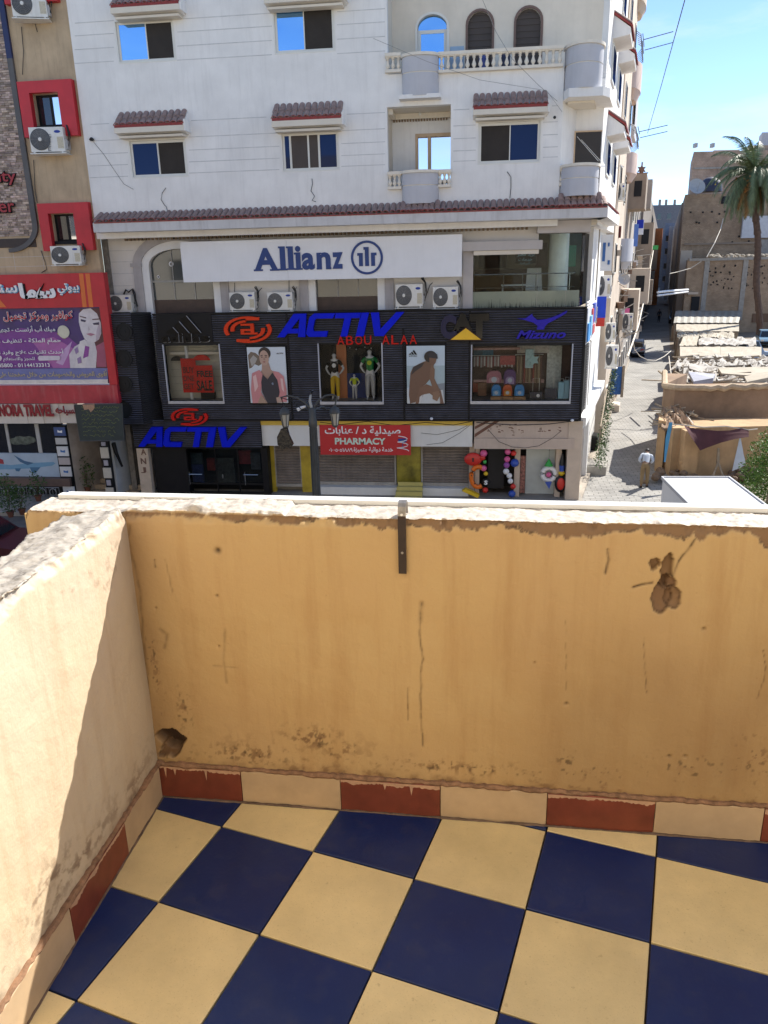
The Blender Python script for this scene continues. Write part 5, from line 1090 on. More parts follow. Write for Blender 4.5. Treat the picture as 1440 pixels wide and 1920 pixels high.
# --- right window goods
def backpack(px0, py0, px1, py1, Y, m, lab, m2=None):
    x0, x1, z0, z1 = rect(px0, py0, px1, py1, Y); w, h = x1-x0, z1-z0; cx_ = (x0+x1)/2
    t = thing('backpack', lab, 'backpack', (cx_, Y, z0), 'backpacks in the right shop window'); b = MB()
    prof = [(-.5,0),(.5,0),(.52,.45),(.46,.78),(.25,.97),(-.25,.97),(-.46,.78),(-.52,.45)]
    b.prism([(cx_+w*a, Y-.02, z0+h*c) for a, c in prof], (0,.22,0)); b.build('bag', m, t)
    b = MB(); b.prism([(cx_+w*.72*a, Y-.10, z0+h*(.06+.48*c)) for a, c in prof], (0,.079,0)); b.build('front_pocket', m2 or m, t)
    b = MB(); b.tube([(cx_-w*.12,Y+.06,z0+h*.95),(cx_-w*.08,Y+.06,z0+h*1.06),(cx_+w*.08,Y+.06,z0+h*1.06),(cx_+w*.12,Y+.06,z0+h*.95)], .012, 5); b.build('handle', M_BLK, t)
    b = MB(); b.lathe([(w*.2,0),(w*.2,.01)], (cx_, Y-.10, z0+h*.3), 12, (0,-1,0)); b.build('round_patch', mat('pale_patch', (.55,.6,.7)), t)
MB_ = lambda n, c: mat(n, c, .6, .1)
backpack(922, 721, 939, 742, YC+.35, MB_('bag_blue', (.02,.22,.6)), 'bright blue backpack at the left of the small row in the right window', MB_('bag_lightblue', (.15,.4,.7)))
backpack(943, 721, 960, 742, YC+.35, MB_('bag_orange', (.6,.10,.02)), 'orange red backpack between two blue ones in the right window', MB_('bag_yellow', (.7,.3,.03)))
backpack(965, 721, 983, 742, YC+.35, MB_('bag_blue2', (.03,.25,.62)), 'blue backpack at the right of the small row, beside the suitcases', MB_('bag_lightblue2', (.1,.35,.75)))
backpack(945, 692, 967, 721, YC+.6, MB_('bag_purple', (.10,.03,.16)), 'purple backpack standing above the orange one', MB_('bag_mauve', (.35,.25,.5)))
backpack(913, 695, 940, 718, YC+.6, MB_('bag_pink', (.4,.15,.2)), 'pink patterned backpack on the upper shelf left of the purple one', MB_('bag_rose', (.55,.3,.35)))
for i, (x0, x1) in enumerate([(920,941),(942,962),(963,985)]):
    a = rect(x0, 743, x1, 750, YC+.35); b = MB(); b.box(a[0], a[1], YC+.25, YC+.6, D3[2]+.002, max(a[3], D3[2]+.1)); b.build('display_block', MB_('kraft', (.35,.2,.1)), w3)
for k, (x0, x1, y0, m, lab) in enumerate([(993,1016,734,(.008,.012,.04),'navy suitcase with raised handle and round tag in the right window'),(1021,1043,728,(.01,.015,.05),'dark suitcase between the tagged case and the pale blue ones'),(1046,1058,716,(.25,.5,.65),'pale blue hard suitcase, inner one of the pair at the window edge'),(1057,1068,713,(.3,.55,.7),'pale blue hard suitcase at the outer window edge')]):
    a = rect(x0, y0, x1, 751, YC+.4); t = thing('suitcase', lab, 'suitcase', ((a[0]+a[1])/2, YC+.4, D3[2]), 'suitcases in the right shop window'); b = MB(); b.box(a[0], a[1], YC+.3, YC+.52, D3[2]+.03, a[3]); b.build('shell', mat('case%d' % k, m, .35), t)
    b = MB(); [b.box(a[0]+(a[1]-a[0])*q-.01, a[0]+(a[1]-a[0])*q+.01, YC+.29, YC+.299, D3[2]+.06, a[3]-.03) for q in (.2,.4,.6,.8)]; b.build('rib', mat('case%d' % k, m, .35), t)
    b = MB(); b.tube([(a[0]+.1,YC+.42,a[3]),(a[0]+.1,YC+.42,a[3]+.45),(a[1]-.1,YC+.42,a[3]+.45),(a[1]-.1,YC+.42,a[3])] if k < 2 else [(a[0]+.04,YC+.42,a[3]),(a[0]+.04,YC+.42,a[3]+.1),(a[1]-.04,YC+.42,a[3]+.1),(a[1]-.04,YC+.42,a[3])], .01, 5); b.build('handle', M_ALU, t)
    b = MB(); [b.ball((x_, YC+.4, D3[2]+.018), .017, 6) for x_ in (a[0]+.05, a[1]-.05)]; b.build('wheels', M_BLK, t)
    if k == 0: p = onY(1009, 742, YC+.28); b = MB(); b.lathe([(.06,0),(.06,.008)], (p.x, YC+.295, p.z), 12, (0,-1,0)); b.build('tag', M_SIGNW, t)
# clothes on rails
cr = [('pants_rail', 968, 1015, 668, 718, ['beige and brown trousers hanging on the rail in the right window'], [(.28,.2,.12),(.2,.13,.08),(.35,.28,.18),(.15,.08,.06),(.3,.08,.06)]), ('shirt_rail', 888, 965, 670, 688, ['row of folded pale shirts on the upper rail of the right window'], [(.4,.38,.36),(.3,.2,.18),(.5,.48,.45),(.25,.08,.07)])]
for nm, x0, x1, y0, y1, labs, cols in cr:
    a = rect(x0, y0, x1, y1, YC+1.0); t = thing('clothes_rail', labs[0], 'clothes rail', ((a[0]+a[1])/2, YC+1.0, a[2])); b = MB(); b.tube([(a[0]-.05,YC+1.0,a[3]+.06),(a[1]+.05,YC+1.0,a[3]+.06)], .012, 6); b.build('rail', M_ALU, t)
    n = 14 if nm[0] == 'p' else 24
    for i in range(n): x = a[0]+(a[1]-a[0])*(i+.5)/n; c = cols[i % len(cols)]; b = MB(); b.box(x-(a[1]-a[0])/n*.38, x+(a[1]-a[0])/n*.38, YC+.82, YC+1.2, a[2]+rnd.uniform(0,.08), a[3]+.04); b.build('garment', mat('garment%s%d' % (nm[0], i % len(cols)), c, .9), t)
for (x0,y0,x1,y1,Y,c,n) in [(888,655,905,672,1.2,(.06,.14,.2),'folded_clothes'),(905,655,925,668,1.2,(.05,.16,.25),'folded_clothes'),(938,667,966,684,.8,(.4,.09,.08),'hanging_bag'),(887,716,905,735,.9,(.35,.07,.03),'orange_goods'),(896,718,912,742,.8,(.22,.10,.05),'brown_frame'),(985,655,1000,690,.5,(.35,.5,.5),'pale_cloth'),(970,648,1030,662,1.1,(.55,.52,.48),'banner'),(888,652,975,656,.9,(.5,.3,.28),'shelf'),(888,712,1020,718,.9,(.35,.25,.15),'shelf'),(1025,648,1052,745,1.28,(.62,.66,.62),'curtain')]:
    flatrect((x0,y0,x1,y1), YC+Y, mat('goods_'+n+str(x0), c, .7, .35, 12), n, w3, .12)
c_ = onY(1001, 675, YC+.45); b = MB(); b.tube([(c_.x,YC+.45,D3[3]),(c_.x,YC+.45,c_.z+.1)], .006, 4); b.prism([(c_.x+.2*math.cos(t)*(1 if i % 2 else .55), YC+.44, c_.z+.2*math.sin(t)*(1 if i % 2 else .55)) for i, t in enumerate([math.pi*2*k/10 for k in range(10)])], (0,.03,0)); b.build('star_ornament', mat('pale_teal', (.4,.6,.6)), w3)

# ---------------- posters
def poster(r, label, shapes, parts_group=None):
    x0, x1, z0, z1 = r; t = thing('wall_poster', label, 'poster', ((x0+x1)/2, YC-.03, z0)); b = MB(); b.box(x0-.03, x1+.03, YC-.045, YC+.03, z0-.03, z1+.03); b.build('frame', M_BLK, t)
    for k, (nm, col, pts) in enumerate(shapes):
        Y = YC-.047-.0035*k; b = MB(); b.prism([(x0+(x1-x0)*u, Y, z1-(z1-z0)*v) for u, v in pts], (0,.003,0)); b.build(nm, mat('print_%s_%d' % (nm, int(x0*10)), col, .45, .06, 20), t)
    return t
box_ = [(0,0),(1,0),(1,1),(0,1)]
def ell(cx, cy, rx, ry, n=18, a0=0, a1=2*math.pi): return [(cx+rx*math.cos(a0+(a1-a0)*i/n), cy+ry*math.sin(a0+(a1-a0)*i/n)) for i in range(n+(0 if a1-a0 > 6.2 else 1))]
sk = (.50,.33,.26)
t = poster(P1r, 'framed poster of a dark-haired woman in pink jacket and black top', [
 ('sky_print', (.62,.68,.74), box_), ('bush_print', (.17,.13,.10), [(.02,.14),(.1,.08),(.22,.10),(.32,.16),(.36,.30),(.28,.33),(.18,.30),(.10,.36),(.03,.38)]), ('bush_light', (.38,.36,.34), [(.06,.22),(.16,.14),(.26,.2),(.2,.28),(.1,.34)]),
 ('hair_print', (.03,.02,.02), ell(.46,.11,.16,.11)), ('neck_print', (.42,.27,.21), [(.38,.27),(.55,.27),(.60,.40),(.74,.47),(.52,.58),(.30,.47),(.36,.40)]), ('face_print', sk, ell(.44,.19,.125,.135)), ('brow_print', (.06,.04,.04), [(.35,.145),(.41,.135),(.41,.15),(.35,.16)]), ('brow_print', (.06,.04,.04), [(.46,.135),(.53,.145),(.53,.16),(.46,.15)]),
 ('eye_print', (.05,.03,.03), [(.36,.17),(.40,.165),(.41,.18),(.37,.182)]), ('eye_print', (.05,.03,.03), [(.47,.165),(.52,.17),(.515,.182),(.47,.18)]), ('nose_print', (.36,.22,.17), [(.435,.18),(.455,.18),(.465,.225),(.425,.225)]), ('lip_print', (.35,.09,.09), [(.40,.255),(.44,.248),(.48,.255),(.44,.272)]),
 ('jacket_print', (.60,.24,.25), [(.10,.46),(.30,.40),(.40,.50),(.34,.66),(.30,.80),(.45,1),(.06,1),(.04,.75)]), ('jacket_print', (.62,.25,.26), [(.66,.42),(.80,.44),(.93,.52),(.98,.75),(.97,.98),(.74,.98),(.78,.8),(.72,.6)]), ('jacket_fold', (.75,.5,.48), [(.12,.52),(.2,.48),(.24,.7),(.14,.8)]), ('jacket_fold', (.78,.55,.52), [(.84,.55),(.9,.56),(.92,.8),(.86,.75)]),
 ('top_print', (.025,.025,.04), [(.38,.48),(.50,.57),(.64,.45),(.76,.58),(.80,.80),(.72,1),(.46,1),(.34,.80),(.33,.62)]), ('skin_strip', (.42,.28,.2), [(.30,.85),(.42,.95),(.46,1),(.2,1)]), ('hand_print', sk, [(.70,.90),(.80,.88),(.84,.96),(.72,1)]), ('badge_print', (.2,.25,.35), [(.60,.64),(.64,.62),(.66,.66),(.62,.67)])])
a_ = (P1r[0]+(P1r[1]-P1r[0])*.76, P1r[0]+(P1r[1]-P1r[0])*.96); zz = P1r[3]-(P1r[3]-P1r[2])*.125; text('ACTIV', a_[0], a_[1], zz, zz+.045, YC-.048-.0035, M_BLK, t, depth=.004, shear=.3, bold=.02)
br = (.16,.085,.055)
t = poster(P2r, 'framed poster of a crouching bare-backed man by the sea', [
 ('sky_print', (.50,.60,.68), box_), ('sea_print', (.36,.46,.50), [(0,.34),(1,.34),(1,.68),(0,.72)]), ('rock_print', (.22,.25,.28), [(.6,.72),(.8,.66),(1,.64),(1,1),(.55,1)]), ('foam_print', (.55,.58,.6), [(.0,.74),(.5,.80),(.95,.76),(1,1),(0,1)]),
 ('back_print', br, [(.07,.66),(.10,.46),(.17,.36),(.32,.31),(.45,.27),(.62,.24),(.72,.30),(.70,.42),(.64,.55),(.50,.66),(.36,.72),(.34,.86),(.22,.98),(.08,1),(.05,.85)]), ('shirt_edge', (.04,.03,.03), [(.17,.37),(.32,.31),(.47,.28),(.40,.36),(.24,.43),(.12,.5)]), ('leg_print', (.19,.10,.065), [(.34,.72),(.52,.66),(.68,.70),(.80,.80),(.84,.86),(.72,.88),(.60,.82),(.44,.84),(.30,1),(.22,1)]),
 ('arm_print', (.20,.11,.07), [(.66,.30),(.74,.40),(.73,.56),(.84,.72),(.88,.82),(.80,.84),(.68,.72),(.60,.56),(.62,.40)]), ('hand_print', (.24,.14,.09), [(.68,.80),(.84,.78),(.88,.86),(.80,.96),(.68,.92)]), ('foot_print', (.18,.1,.07), [(.86,.72),(.9,.78),(.98,1),(.88,1)]),
 ('hair_print', (.015,.012,.012), ell(.63,.185,.17,.10)), ('face_print', (.17,.09,.06), [(.60,.18),(.74,.18),(.79,.22),(.76,.29),(.70,.34),(.60,.30)]), ('hat_print', (.02,.02,.03), [(.55,.14),(.66,.10),(.80,.14),(.82,.22),(.72,.21),(.60,.20)]), ('white_print', (.6,.6,.6), [(.34,.88),(.42,.84),(.36,.98),(.32,1)])])
def threestripe(x0, x1, z0, z1, Y, m, par, depth):
    w, h = x1-x0, z1-z0
    for (u0, u1, t0, t1) in ((.0,.20,.0,.28),(.27,.52,.0,.62),(.52,.83,.0,1.0)):
        b = MB(); d = .30 if u0 == 0 else .26
        if u0 == 0: poly = [(0,0),(.34,0),(.22,.34),(.0,.10)]
        elif u0 < .3: poly = [(.40,0),(.66,0),(.40,.66),(.26,.45)]
        else: poly = [(.72,0),(1.0,0),(.62,1.0),(.46,.80)]
        b.prism([(x0+w*u, Y-depth, z0+h*v) for u, v in poly], (0,depth-.001,0)); b.build('slanted_bar', m, par)
rl = (P2r[0]+(P2r[1]-P2r[0])*.06, P2r[0]+(P2r[1]-P2r[0])*.28); zz = P2r[3]-(P2r[3]-P2r[2])*.15
threestripe(rl[0], rl[1], zz, zz+.16, YC-.051, M_BLK, t, .004); text('adidas', rl[0], rl[1], zz-.06, zz-.02, YC-.051, M_BLK, t, depth=.004, bold=.02)

# ---------------- raised letter signs
M_EDGE = mat('grey_edge', (.40,.40,.42), .35)
t = thing('black_stripe_sign', 'glossy black three-bar emblem and lettering above the left shop window', 'sign', onY(345, 640, YC-.05))
a = rect(310, 592, 375, 625, YC-.05); threestripe(a[0], a[1], a[2], a[3], YC-.001, M_BLACK, t, .07); b = MB()
for (u0,v0,u1,v1) in [(.22,.36,.36,.02),(.42,.68,.68,.02),(.64,1.0,1.02,.02)]: b.tube([(a[0]+(a[1]-a[0])*u0,YC-.085,a[2]+(a[3]-a[2])*v0),(a[0]+(a[1]-a[0])*u1,YC-.085,a[2]+(a[3]-a[2])*v1)], .012, 4)
b.build('bar_edge', M_EDGE, t)
a = rect(303, 625, 388, 642, YC-.05); 
x = a[0]
for i, ch_ in enumerate('adidas'):
    w_ = (a[1]-a[0])*(.07 if ch_ == 'i' else .18); text(ch_, x, x+w_, a[2], a[3]-(.0 if ch_ in 'di' else .09), YC-.001, M_BLACK, t, 'letter', bold=.03, depth=.06)
    text(ch_, x+.012, x+w_+.012, a[2]-.008, a[3]-(.0 if ch_ in 'di' else .09)-.008, YC-.0005, M_EDGE, t, 'letter_edge', bold=.0, depth=.05); x += w_+(a[1]-a[0])*.016
def round_emblem(px, lab, m):
    x0, x1, z0, z1 = rect(*px, YC-.05); cx_, cz_, rx, rz_ = (x0+x1)/2, (z0+z1)/2, (x1-x0)/2, (z1-z0)/2; t = thing('round_emblem', lab, 'emblem', (cx_, YC-.05, z0)); d = .09
    def band(a0, a1, r0, r1, sx=0, nm='ring_arc'):
        b = MB(); N = 14
        for i in range(N):
            u0, u1 = R(a0+(a1-a0)*i/N), R(a0+(a1-a0)*(i+1)/N); b.prism([(cx_+sx+rx*q*math.cos(u), YC-.001-d, cz_+rz_*q*math.sin(u)) for u, q in ((u0,r0),(u1,r0),(u1,r1),(u0,r1))], (0,d-.001,0))
        b.build(nm, m, t)
    band(68, 205, .84, 1.0); band(-112, 25, .84, 1.0); band(95, 190, .56, .72); band(-85, 10, .56, .72)
    b = MB(); b.box(cx_-.05*rx, cx_+.50*rx, YC-d, YC-.002, cz_+.70*rz_, cz_+.92*rz_); b.box(cx_-.50*rx, cx_+.05*rx, YC-d, YC-.002, cz_-.92*rz_, cz_-.70*rz_); b.build('bar', m, t)
    b = MB(); q = .22
    for (u0,u1,v0,v1) in [(-.28,.26,.30,.46),(.12,.26,-.36,.30),(-.30,.12,-.10,.06),(-.30,-.16,-.36,-.10),(-.16,.12,-.36,-.22),(.26,.40,-.36,-.22)]: b.box(cx_+rx*u0, cx_+rx*u1, YC-d, YC-.002, cz_+rz_*v0, cz_+rz_*v1)
    b.build('letter', m, t); return t
round_emblem((420, 593, 510, 643), 'orange-red round emblem left of the large blue lettering on the dark slats', mat('orange_red_acrylic', (.72,.05,.012), .4, .1, 4, spec=.15))
round_emblem((321, 765, 390, 798), 'small red round emblem above the lower blue lettering at left', M_RED)
def block_word(px, word_pts, lab, m, d=.12, name='blue_letter_sign'):
    t = thing(name, lab, 'sign', onY((px[0]+px[2])/2, px[3], YC-.05)); x0, x1, z0, z1 = rect(*px, YC-.1); W_, Hh = x1-x0, z1-z0; sl = .30
    for k, (L0, L1, polys) in enumerate(word_pts):
        b = MB()
        for poly in polys: b.prism([(x0+W_*(L0+(L1-L0)*u)+ (v)*Hh*sl*.9-Hh*sl*.45, YC-.002-d, z0+Hh*v) for u, v in poly], (0,d-.001,0))
        b.build('letter', m, t)
    return t
A_ = [[(0,0),(.26,0),(.66,.80),(.62,1.0),(.42,1.0)],[(.62,1.0),(.66,.80),(.74,0),(1.0,0),(.86,1.0)],[(.34,.16),(.715,.16),(.69,.36),(.44,.36)]]
C_ = [[(.14,.0),(.86,0),(.86,.24),(.30,.24),(.24,.36),(.24,.72),(.30,.78),(.95,.78),(1.0,1.0),(.16,1.0),(.0,.84),(0,.14)]]
T_ = [[(0,.78),(1,.78),(1,1),(0,1)],[(.38,0),(.64,0),(.64,.779),(.38,.779)]]
I_ = [[(0,0),(1,0),(1,1),(0,1)]]
V_ = [[(0,1.0),(.26,1.0),(.44,.30),(.50,0.0),(.30,0)],[(.50,0.0),(.44,.30),(.82,1.0),(1.08,1.0),(.60,0)]]
WORD = [(.0,.24,A_),(.24,.45,C_),(.455,.67,T_),(.665,.73,I_),(.745,1.0,V_)]
block_word((524, 587, 748, 631), WORD, 'large blue slanted lettering in the middle of the dark cladding', M_BLUE)
block_word((262, 801, 455, 838), WORD, 'blue slanted lettering under the small red emblem, over the lower shop door', M_BLUE)
# peeled reflections on two letters
t = thing('red_name_sign', 'thin red outlined name lettering below the large blue letters', 'sign', onY(708, 645, YC-.05)); a = rect(632, 629, 785, 646, YC-.06)
x = a[0]
for ch_ in 'ABOU ALAA':
    w_ = (a[1]-a[0])/9.0*.92; 
    if ch_ != ' ': text('\u039b' if ch_ == 'A' and 0 else ch_, x, x+w_*.86, a[2], a[3], YC-.001, M_RED, t, 'letter', bold=.005, depth=.05)
    x += (a[1]-a[0])/9.0
t = thing('black_letter_sign', 'dark glossy letters with a yellow triangle in front, right half of the cladding', 'sign', onY(870, 636, YC-.05)); M_GLET = mat('glossy_black_letter', (.003,.003,.004), .12, 0, spec=.5); M_VNAVY = mat('near_black_navy', (.004,.007,.05), .3, spec=.3)
for ch_, px, m in (('C', (826,590,856,636), M_VNAVY), ('A', (849,587,886,620), M_GLET), ('T', (880,588,917,634), M_GLET)): a = rect(*px, YC-.06); text(ch_, a[0], a[1], a[2], a[3], YC-.001, m, t, 'letter', bold=.075, depth=.14)
p_ = [onY(x, y, YC-.1) for x, y in ((845,636.5),(902,636.5),(873.5,615))]; b = MB(); b.prism([(p.x, YC-.19, p.z) for p in p_], (0,.15,0)); b.build('triangle', M_YEL, t)
p_ = [onY(x, y, YC-.1) for x, y in ((841,638),(906,638),(873.5,612.5))]; b = MB(); b.prism([(p.x, YC-.17, p.z) for p in p_], (0,.08,0)); b.build('triangle_rim', mat('maroon_rim', (.05,.01,.01)), t)
M_PURP = mat('violet_blue_acrylic', (.03,.02,.38), .4, .1, spec=.15)
t = thing('bird_swoosh_sign', 'violet-blue running-bird emblem over lettering at the right end of the cladding', 'sign', onY(1015, 636, YC-.05))
bird = [(970,597),(985,597),(998,588),(999,593),(1008,600),(1026,598),(1043,592),(1052,588),(1064,582),(1062,587),(1054,592),(1040,600),(1028,606),(1022,612),(1020,618),(1006,618),(1008,611),(1000,605),(990,602),(984,600)]
b = MB(); b.prism([(onY(x,y,YC-.07).x, YC-.075, onY(x,y,YC-.07).z) for x, y in bird], (0,.072,0)); b.build('emblem', M_PURP, t)
a = rect(968, 619, 1061, 635, YC-.06); text('Mizuno', a[0], a[1], a[2], a[3], YC-.001, M_PURP, t, 'lettering', bold=.03, shear=.35, depth=.06)
# ================================================================== GROUND-FLOOR SHOPS
YG = YC+.75                # shutter line
M_PALEFASC = mat('white_fascia', (.70,.70,.68), .6, .08, 1, streak=.15, streakcol=(.45,.42,.38)); M_YSTRIP = mat('yellow_strip', (.62,.42,.06), .6, .12, 3); M_SHUT = mat('roller_shutter', (.20,.17,.15), .45, .25, 3, streak=.4, streakcol=(.06,.045,.04)); M_GOLD = mat('gold_panel', (.50,.36,.03), .45, .3, 2.2)
gf = thing('pharmacy_shop', 'closed pharmacy shopfront with white fascia, yellow trim and brown roller shutters', 'shopfront', (onY(690,930,YG).x, YG, 0))
x0, x1, _, _ = rect(487, 788, 886, 797, YC+.1); z1 = cz0-.04; zf_t = onY(690, 797, YC+.12).z; zf_b = onY(690, 836, YC+.2).z
b = MB(); b.box(x0, x1, YC+.08, YC+.5, zf_t, z1); b.build('yellow_strip', M_YSTRIP, gf)
b = MB(); b.box(x0+.02, x1, YC+.14, YC+.5, zf_b, zf_t-.003); b.build('fascia', M_PALEFASC, gf)
b = MB(); b.box(x0, x1+.1, YG+.35, YG+.6, 0, zf_t); b.box(x0, x1, YC+.5, YG+.35, zf_b+.02, zf_t); b.build('back_wall', mat('greyish_wall', (.3,.28,.26)), gf)
def shutter(px0, px1, ytop, zb, Y, par=gf):
    xa, xb = vx(px0, 880, Y), vx(px1, 880, Y); zt_ = zf_b+.02 if ytop is None else onY((px0+px1)/2, ytop, Y).z
    s = put('roller_shutter', None, par, ((xa+xb)/2, Y, zb)); p = .105; n = int((zt_-zb-.12)/p); me = None
    b = MB(); b.add([(-.5,0,0),(.5,0,0),(.5,-.022,p*.35),(-.5,-.022,p*.35),(.5,-.022,p*.7),(-.5,-.022,p*.7),(.5,.004,p*.97),(-.5,.004,p*.97)], [(0,1,2,3),(3,2,4,5),(5,4,6,7)]); me = b.mesh('shutter_slat', M_SHUT)
    for i in range(n):
        o = put('shutter_slat', me, s, ((xa+xb)/2, Y+rnd.uniform(0,.004), zb+.12+i*p)); o.scale = (xb-xa, 1, 1)
    b = MB(); b.box(xa, xb, Y-.03, Y+.03, zb, zb+.115); b.build('bottom_bar', M_CONC, s)
    boxes('side_rail', M_CONC, s, [(xa-.06, xa-.001, Y-.06, Y+.05, zb, zt_), (xb+.001, xb+.06, Y-.06, Y+.05, zb, zt_)])
stepz = .42
shutter(519, 564, None, stepz-.1, YG); shutter(598, 740, None, stepz, YG); shutter(793, 879, None, stepz, YG)
boxes('gold_post', M_GOLD, gf, [(vx(a_,880,YG), vx(c_,880,YG), YG-.08, YG+.1, 0, zf_b+.02) for a_, c_ in ((500, 517), (566, 585))])
b = MB(); b.box(vx(741,880,YG)+.06, vx(792,880,YG)-.06, YG-.02, YG+.05, .5, zf_b+.02); b.build('gold_green_panel', mat('gold_green_panel', (.30,.25,.03), .3, .9, 1.1, spec=.6), gf)
b = MB(); b.box(vx(598,880,YG), vx(879,880,YG), YG-.35, YG+.33, 0, stepz-.005); b.build('white_step', M_PALEFASC, gf)
b = MB(); xa, xb = vx(742,900,YG-.5), vx(792,900,YG-.5); [b.box(xa+.02*k, xb, YG-.95+.2*k, YG-.36, .12+.13*k if k else 0, .12+.13*(k+1)) for k in range(4)]; b.build('yellow_step', mat('pale_yellow_step', (.52,.45,.15), .6, .1), gf)
b = MB(); b.box(vx(880,880,YG-.1), vx(890,880,YG-.1), YG-.2, YG+.1, 0, zf_b+.1); b.build('pillar', mat('cream_pillar', (.55,.45,.36)), gf)
b = MB(); p = [onY(x,y,YC+.08) for x, y in ((600,792),(640,796),(690,790),(740,798),(800,792),(850,797),(884,790))]; b.tube(p, .012, 4); p = [onY(x,y,YC+.1) for x, y in ((800,834),(830,830),(862,812),(884,795))]; b.tube(p, .006, 4); p = [onY(x,y,YC+.12) for x, y in ((790,812),(820,815),(860,806),(884,794))]; b.tube(p, .006, 4); b.build('cable', M_WIRE, gf)
# pharmacy board
r = rect(600, 797, 770, 853, YC+.02); ps = thing('pharmacy_sign', 'red board with white Arabic and Latin pharmacy lettering and a snake-and-cup emblem', 'sign', ((r[0]+r[1])/2, YC+.02, r[2]))
b = MB(); b.box(r[0], r[1], YC+.02, YC+.07, r[2], r[3]); b.build('board', mat('pharmacy_red', (.52,.02,.025), .5, .04), ps)
M_INK = mat('white_ink', (.80,.80,.80), .5, 0); Yt = YC+.0195
def tr(s, px, m=M_INK, par=ps, bold=.02, Y=None, **k): a = rect(*px, Y or Yt); return text(s, a[0], a[1], a[2], a[3], (Y or Yt), m, par, bold=bold, depth=.006, **k)
tr(arabic('صيدلية د / عنابات'), (609, 799, 751, 817)); tr('PHARMACY', (628, 821, 723, 833.5), bold=.035, m=mat('pale_green_ink', (.62,.78,.66)))
tr(arabic('خدمة دوائية متميزة'), (663, 838, 737, 849)); tr('\u0660\u0661\u0660\u0660\u0665\u0660\u0665\u0661\u0668\u0668\u0669', (617, 840, 661, 847), bold=.01)
cxp = onY(755, 832, Yt); M_PB = mat('emblem_blue', (.02,.05,.25)); b = MB()
b.prism([(cxp.x+.17*math.cos(t), Yt-.006, cxp.z+.16+.13*math.sin(t)*(1 if math.sin(t) < 0 else .25)) for t in [2*math.pi*i/20 for i in range(20)]], (0,.005,0)); b.tube([(cxp.x,Yt-.004,cxp.z+.03),(cxp.x,Yt-.004,cxp.z-.16)], .012, 5); b.build('cup_emblem', M_PB, ps)
b = MB(); b.tube([(cxp.x+.22*math.cos(t)*(1-.08*i/6), Yt-.012, cxp.z-.26+.055*i/2+.03*math.sin(t)) for i, t in enumerate([k*.8 for k in range(22)])][:20], .016, 5); b.build('snake_emblem', M_INK, ps)
# left lower shop: dark glass front
sf = thing('sports_shopfront', 'dark glass shopfront with chrome door handles under the lower blue lettering', 'shopfront', (onY(390,930,YC+.3).x, YC+.3, 0))
xa, xb = vx(290, 880, YC+.2), vx(503, 880, YC+.2); zt_ = cz2-.02
boxes('black_pier', M_BLK, sf, [(xa, vx(352,880,YC+.2), YC+.18, YC+.6, 0, zt_), (vx(492,880,YC+.2), xb, YC+.18, YC+.6, 0, zt_)]); boxes('lintel', M_BLK, sf, [(xa, xb, YC+.3, YC+1.6, zt_+.0, zt_+.1)])
b = MB(); b.box(xa, xb, YC+2.4, YC+2.5, 0, zt_); b.box(xa, xb, YC+.6, YC+2.4, 0, .04); b.build('interior', M_DARKIN, sf)
ga, gb = vx(352,880,YC+.3), vx(492,880,YC+.3); b = MB()
for q in (0, .38, .68): b.box(ga+(gb-ga)*q, ga+(gb-ga)*q+.04, YC+.28, YC+.34, .1, zt_)
b.box(ga, gb, YC+.28, YC+.34, .1, .22); b.box(ga, gb, YC+.27, YC+.35, .50, .56); b.build('door_frame', M_BLK, sf)
for q in ((0,.38),(.38,.68),(.68,1)): b = MB(); b.box(ga+(gb-ga)*q[0]+.04, ga+(gb-ga)*q[1], YC+.31, YC+.318, .56, zt_); b.build('glass_panel', M_CLEAR2, sf)
b = MB()
for px in (356, 460): p = onY(px, 905, YC+.2); b.tube([(p.x,YC+.22,.5),(p.x,YC+.22,1.0)], .014, 6); b.tube([(p.x-.05,YC+.22,.9),(p.x+.5,YC+.22,.9)], .016, 6)
p = onY(418,905,YC+.2); b.tube([(p.x,YC+.26,.75),(p.x,YC+.26,.9)], .02, 6); b.build('door_handle', mat('chrome', (.7,.7,.7), .2, 0, metal=1), sf)
for (x0_,y0_,x1_,y1_,c,dy) in [(325,850,350,905,(.03,.10,.16),1.2),(355,850,378,872,(.1,.14,.2),1.4),(360,872,380,906,(.05,.08,.3),1.0),(388,860,402,882,(.3,.03,.03),1.5),(448,845,470,870,(.28,.03,.05),1.4),(405,860,440,905,(.09,.09,.10),1.8),(470,850,488,880,(.1,.1,.14),1.3)]:
    flatrect((x0_,y0_,x1_,y1_), YC+dy, mat('goods_low_%d' % x0_, c, .7, .5, 9), 'hanging_goods', sf, .15)
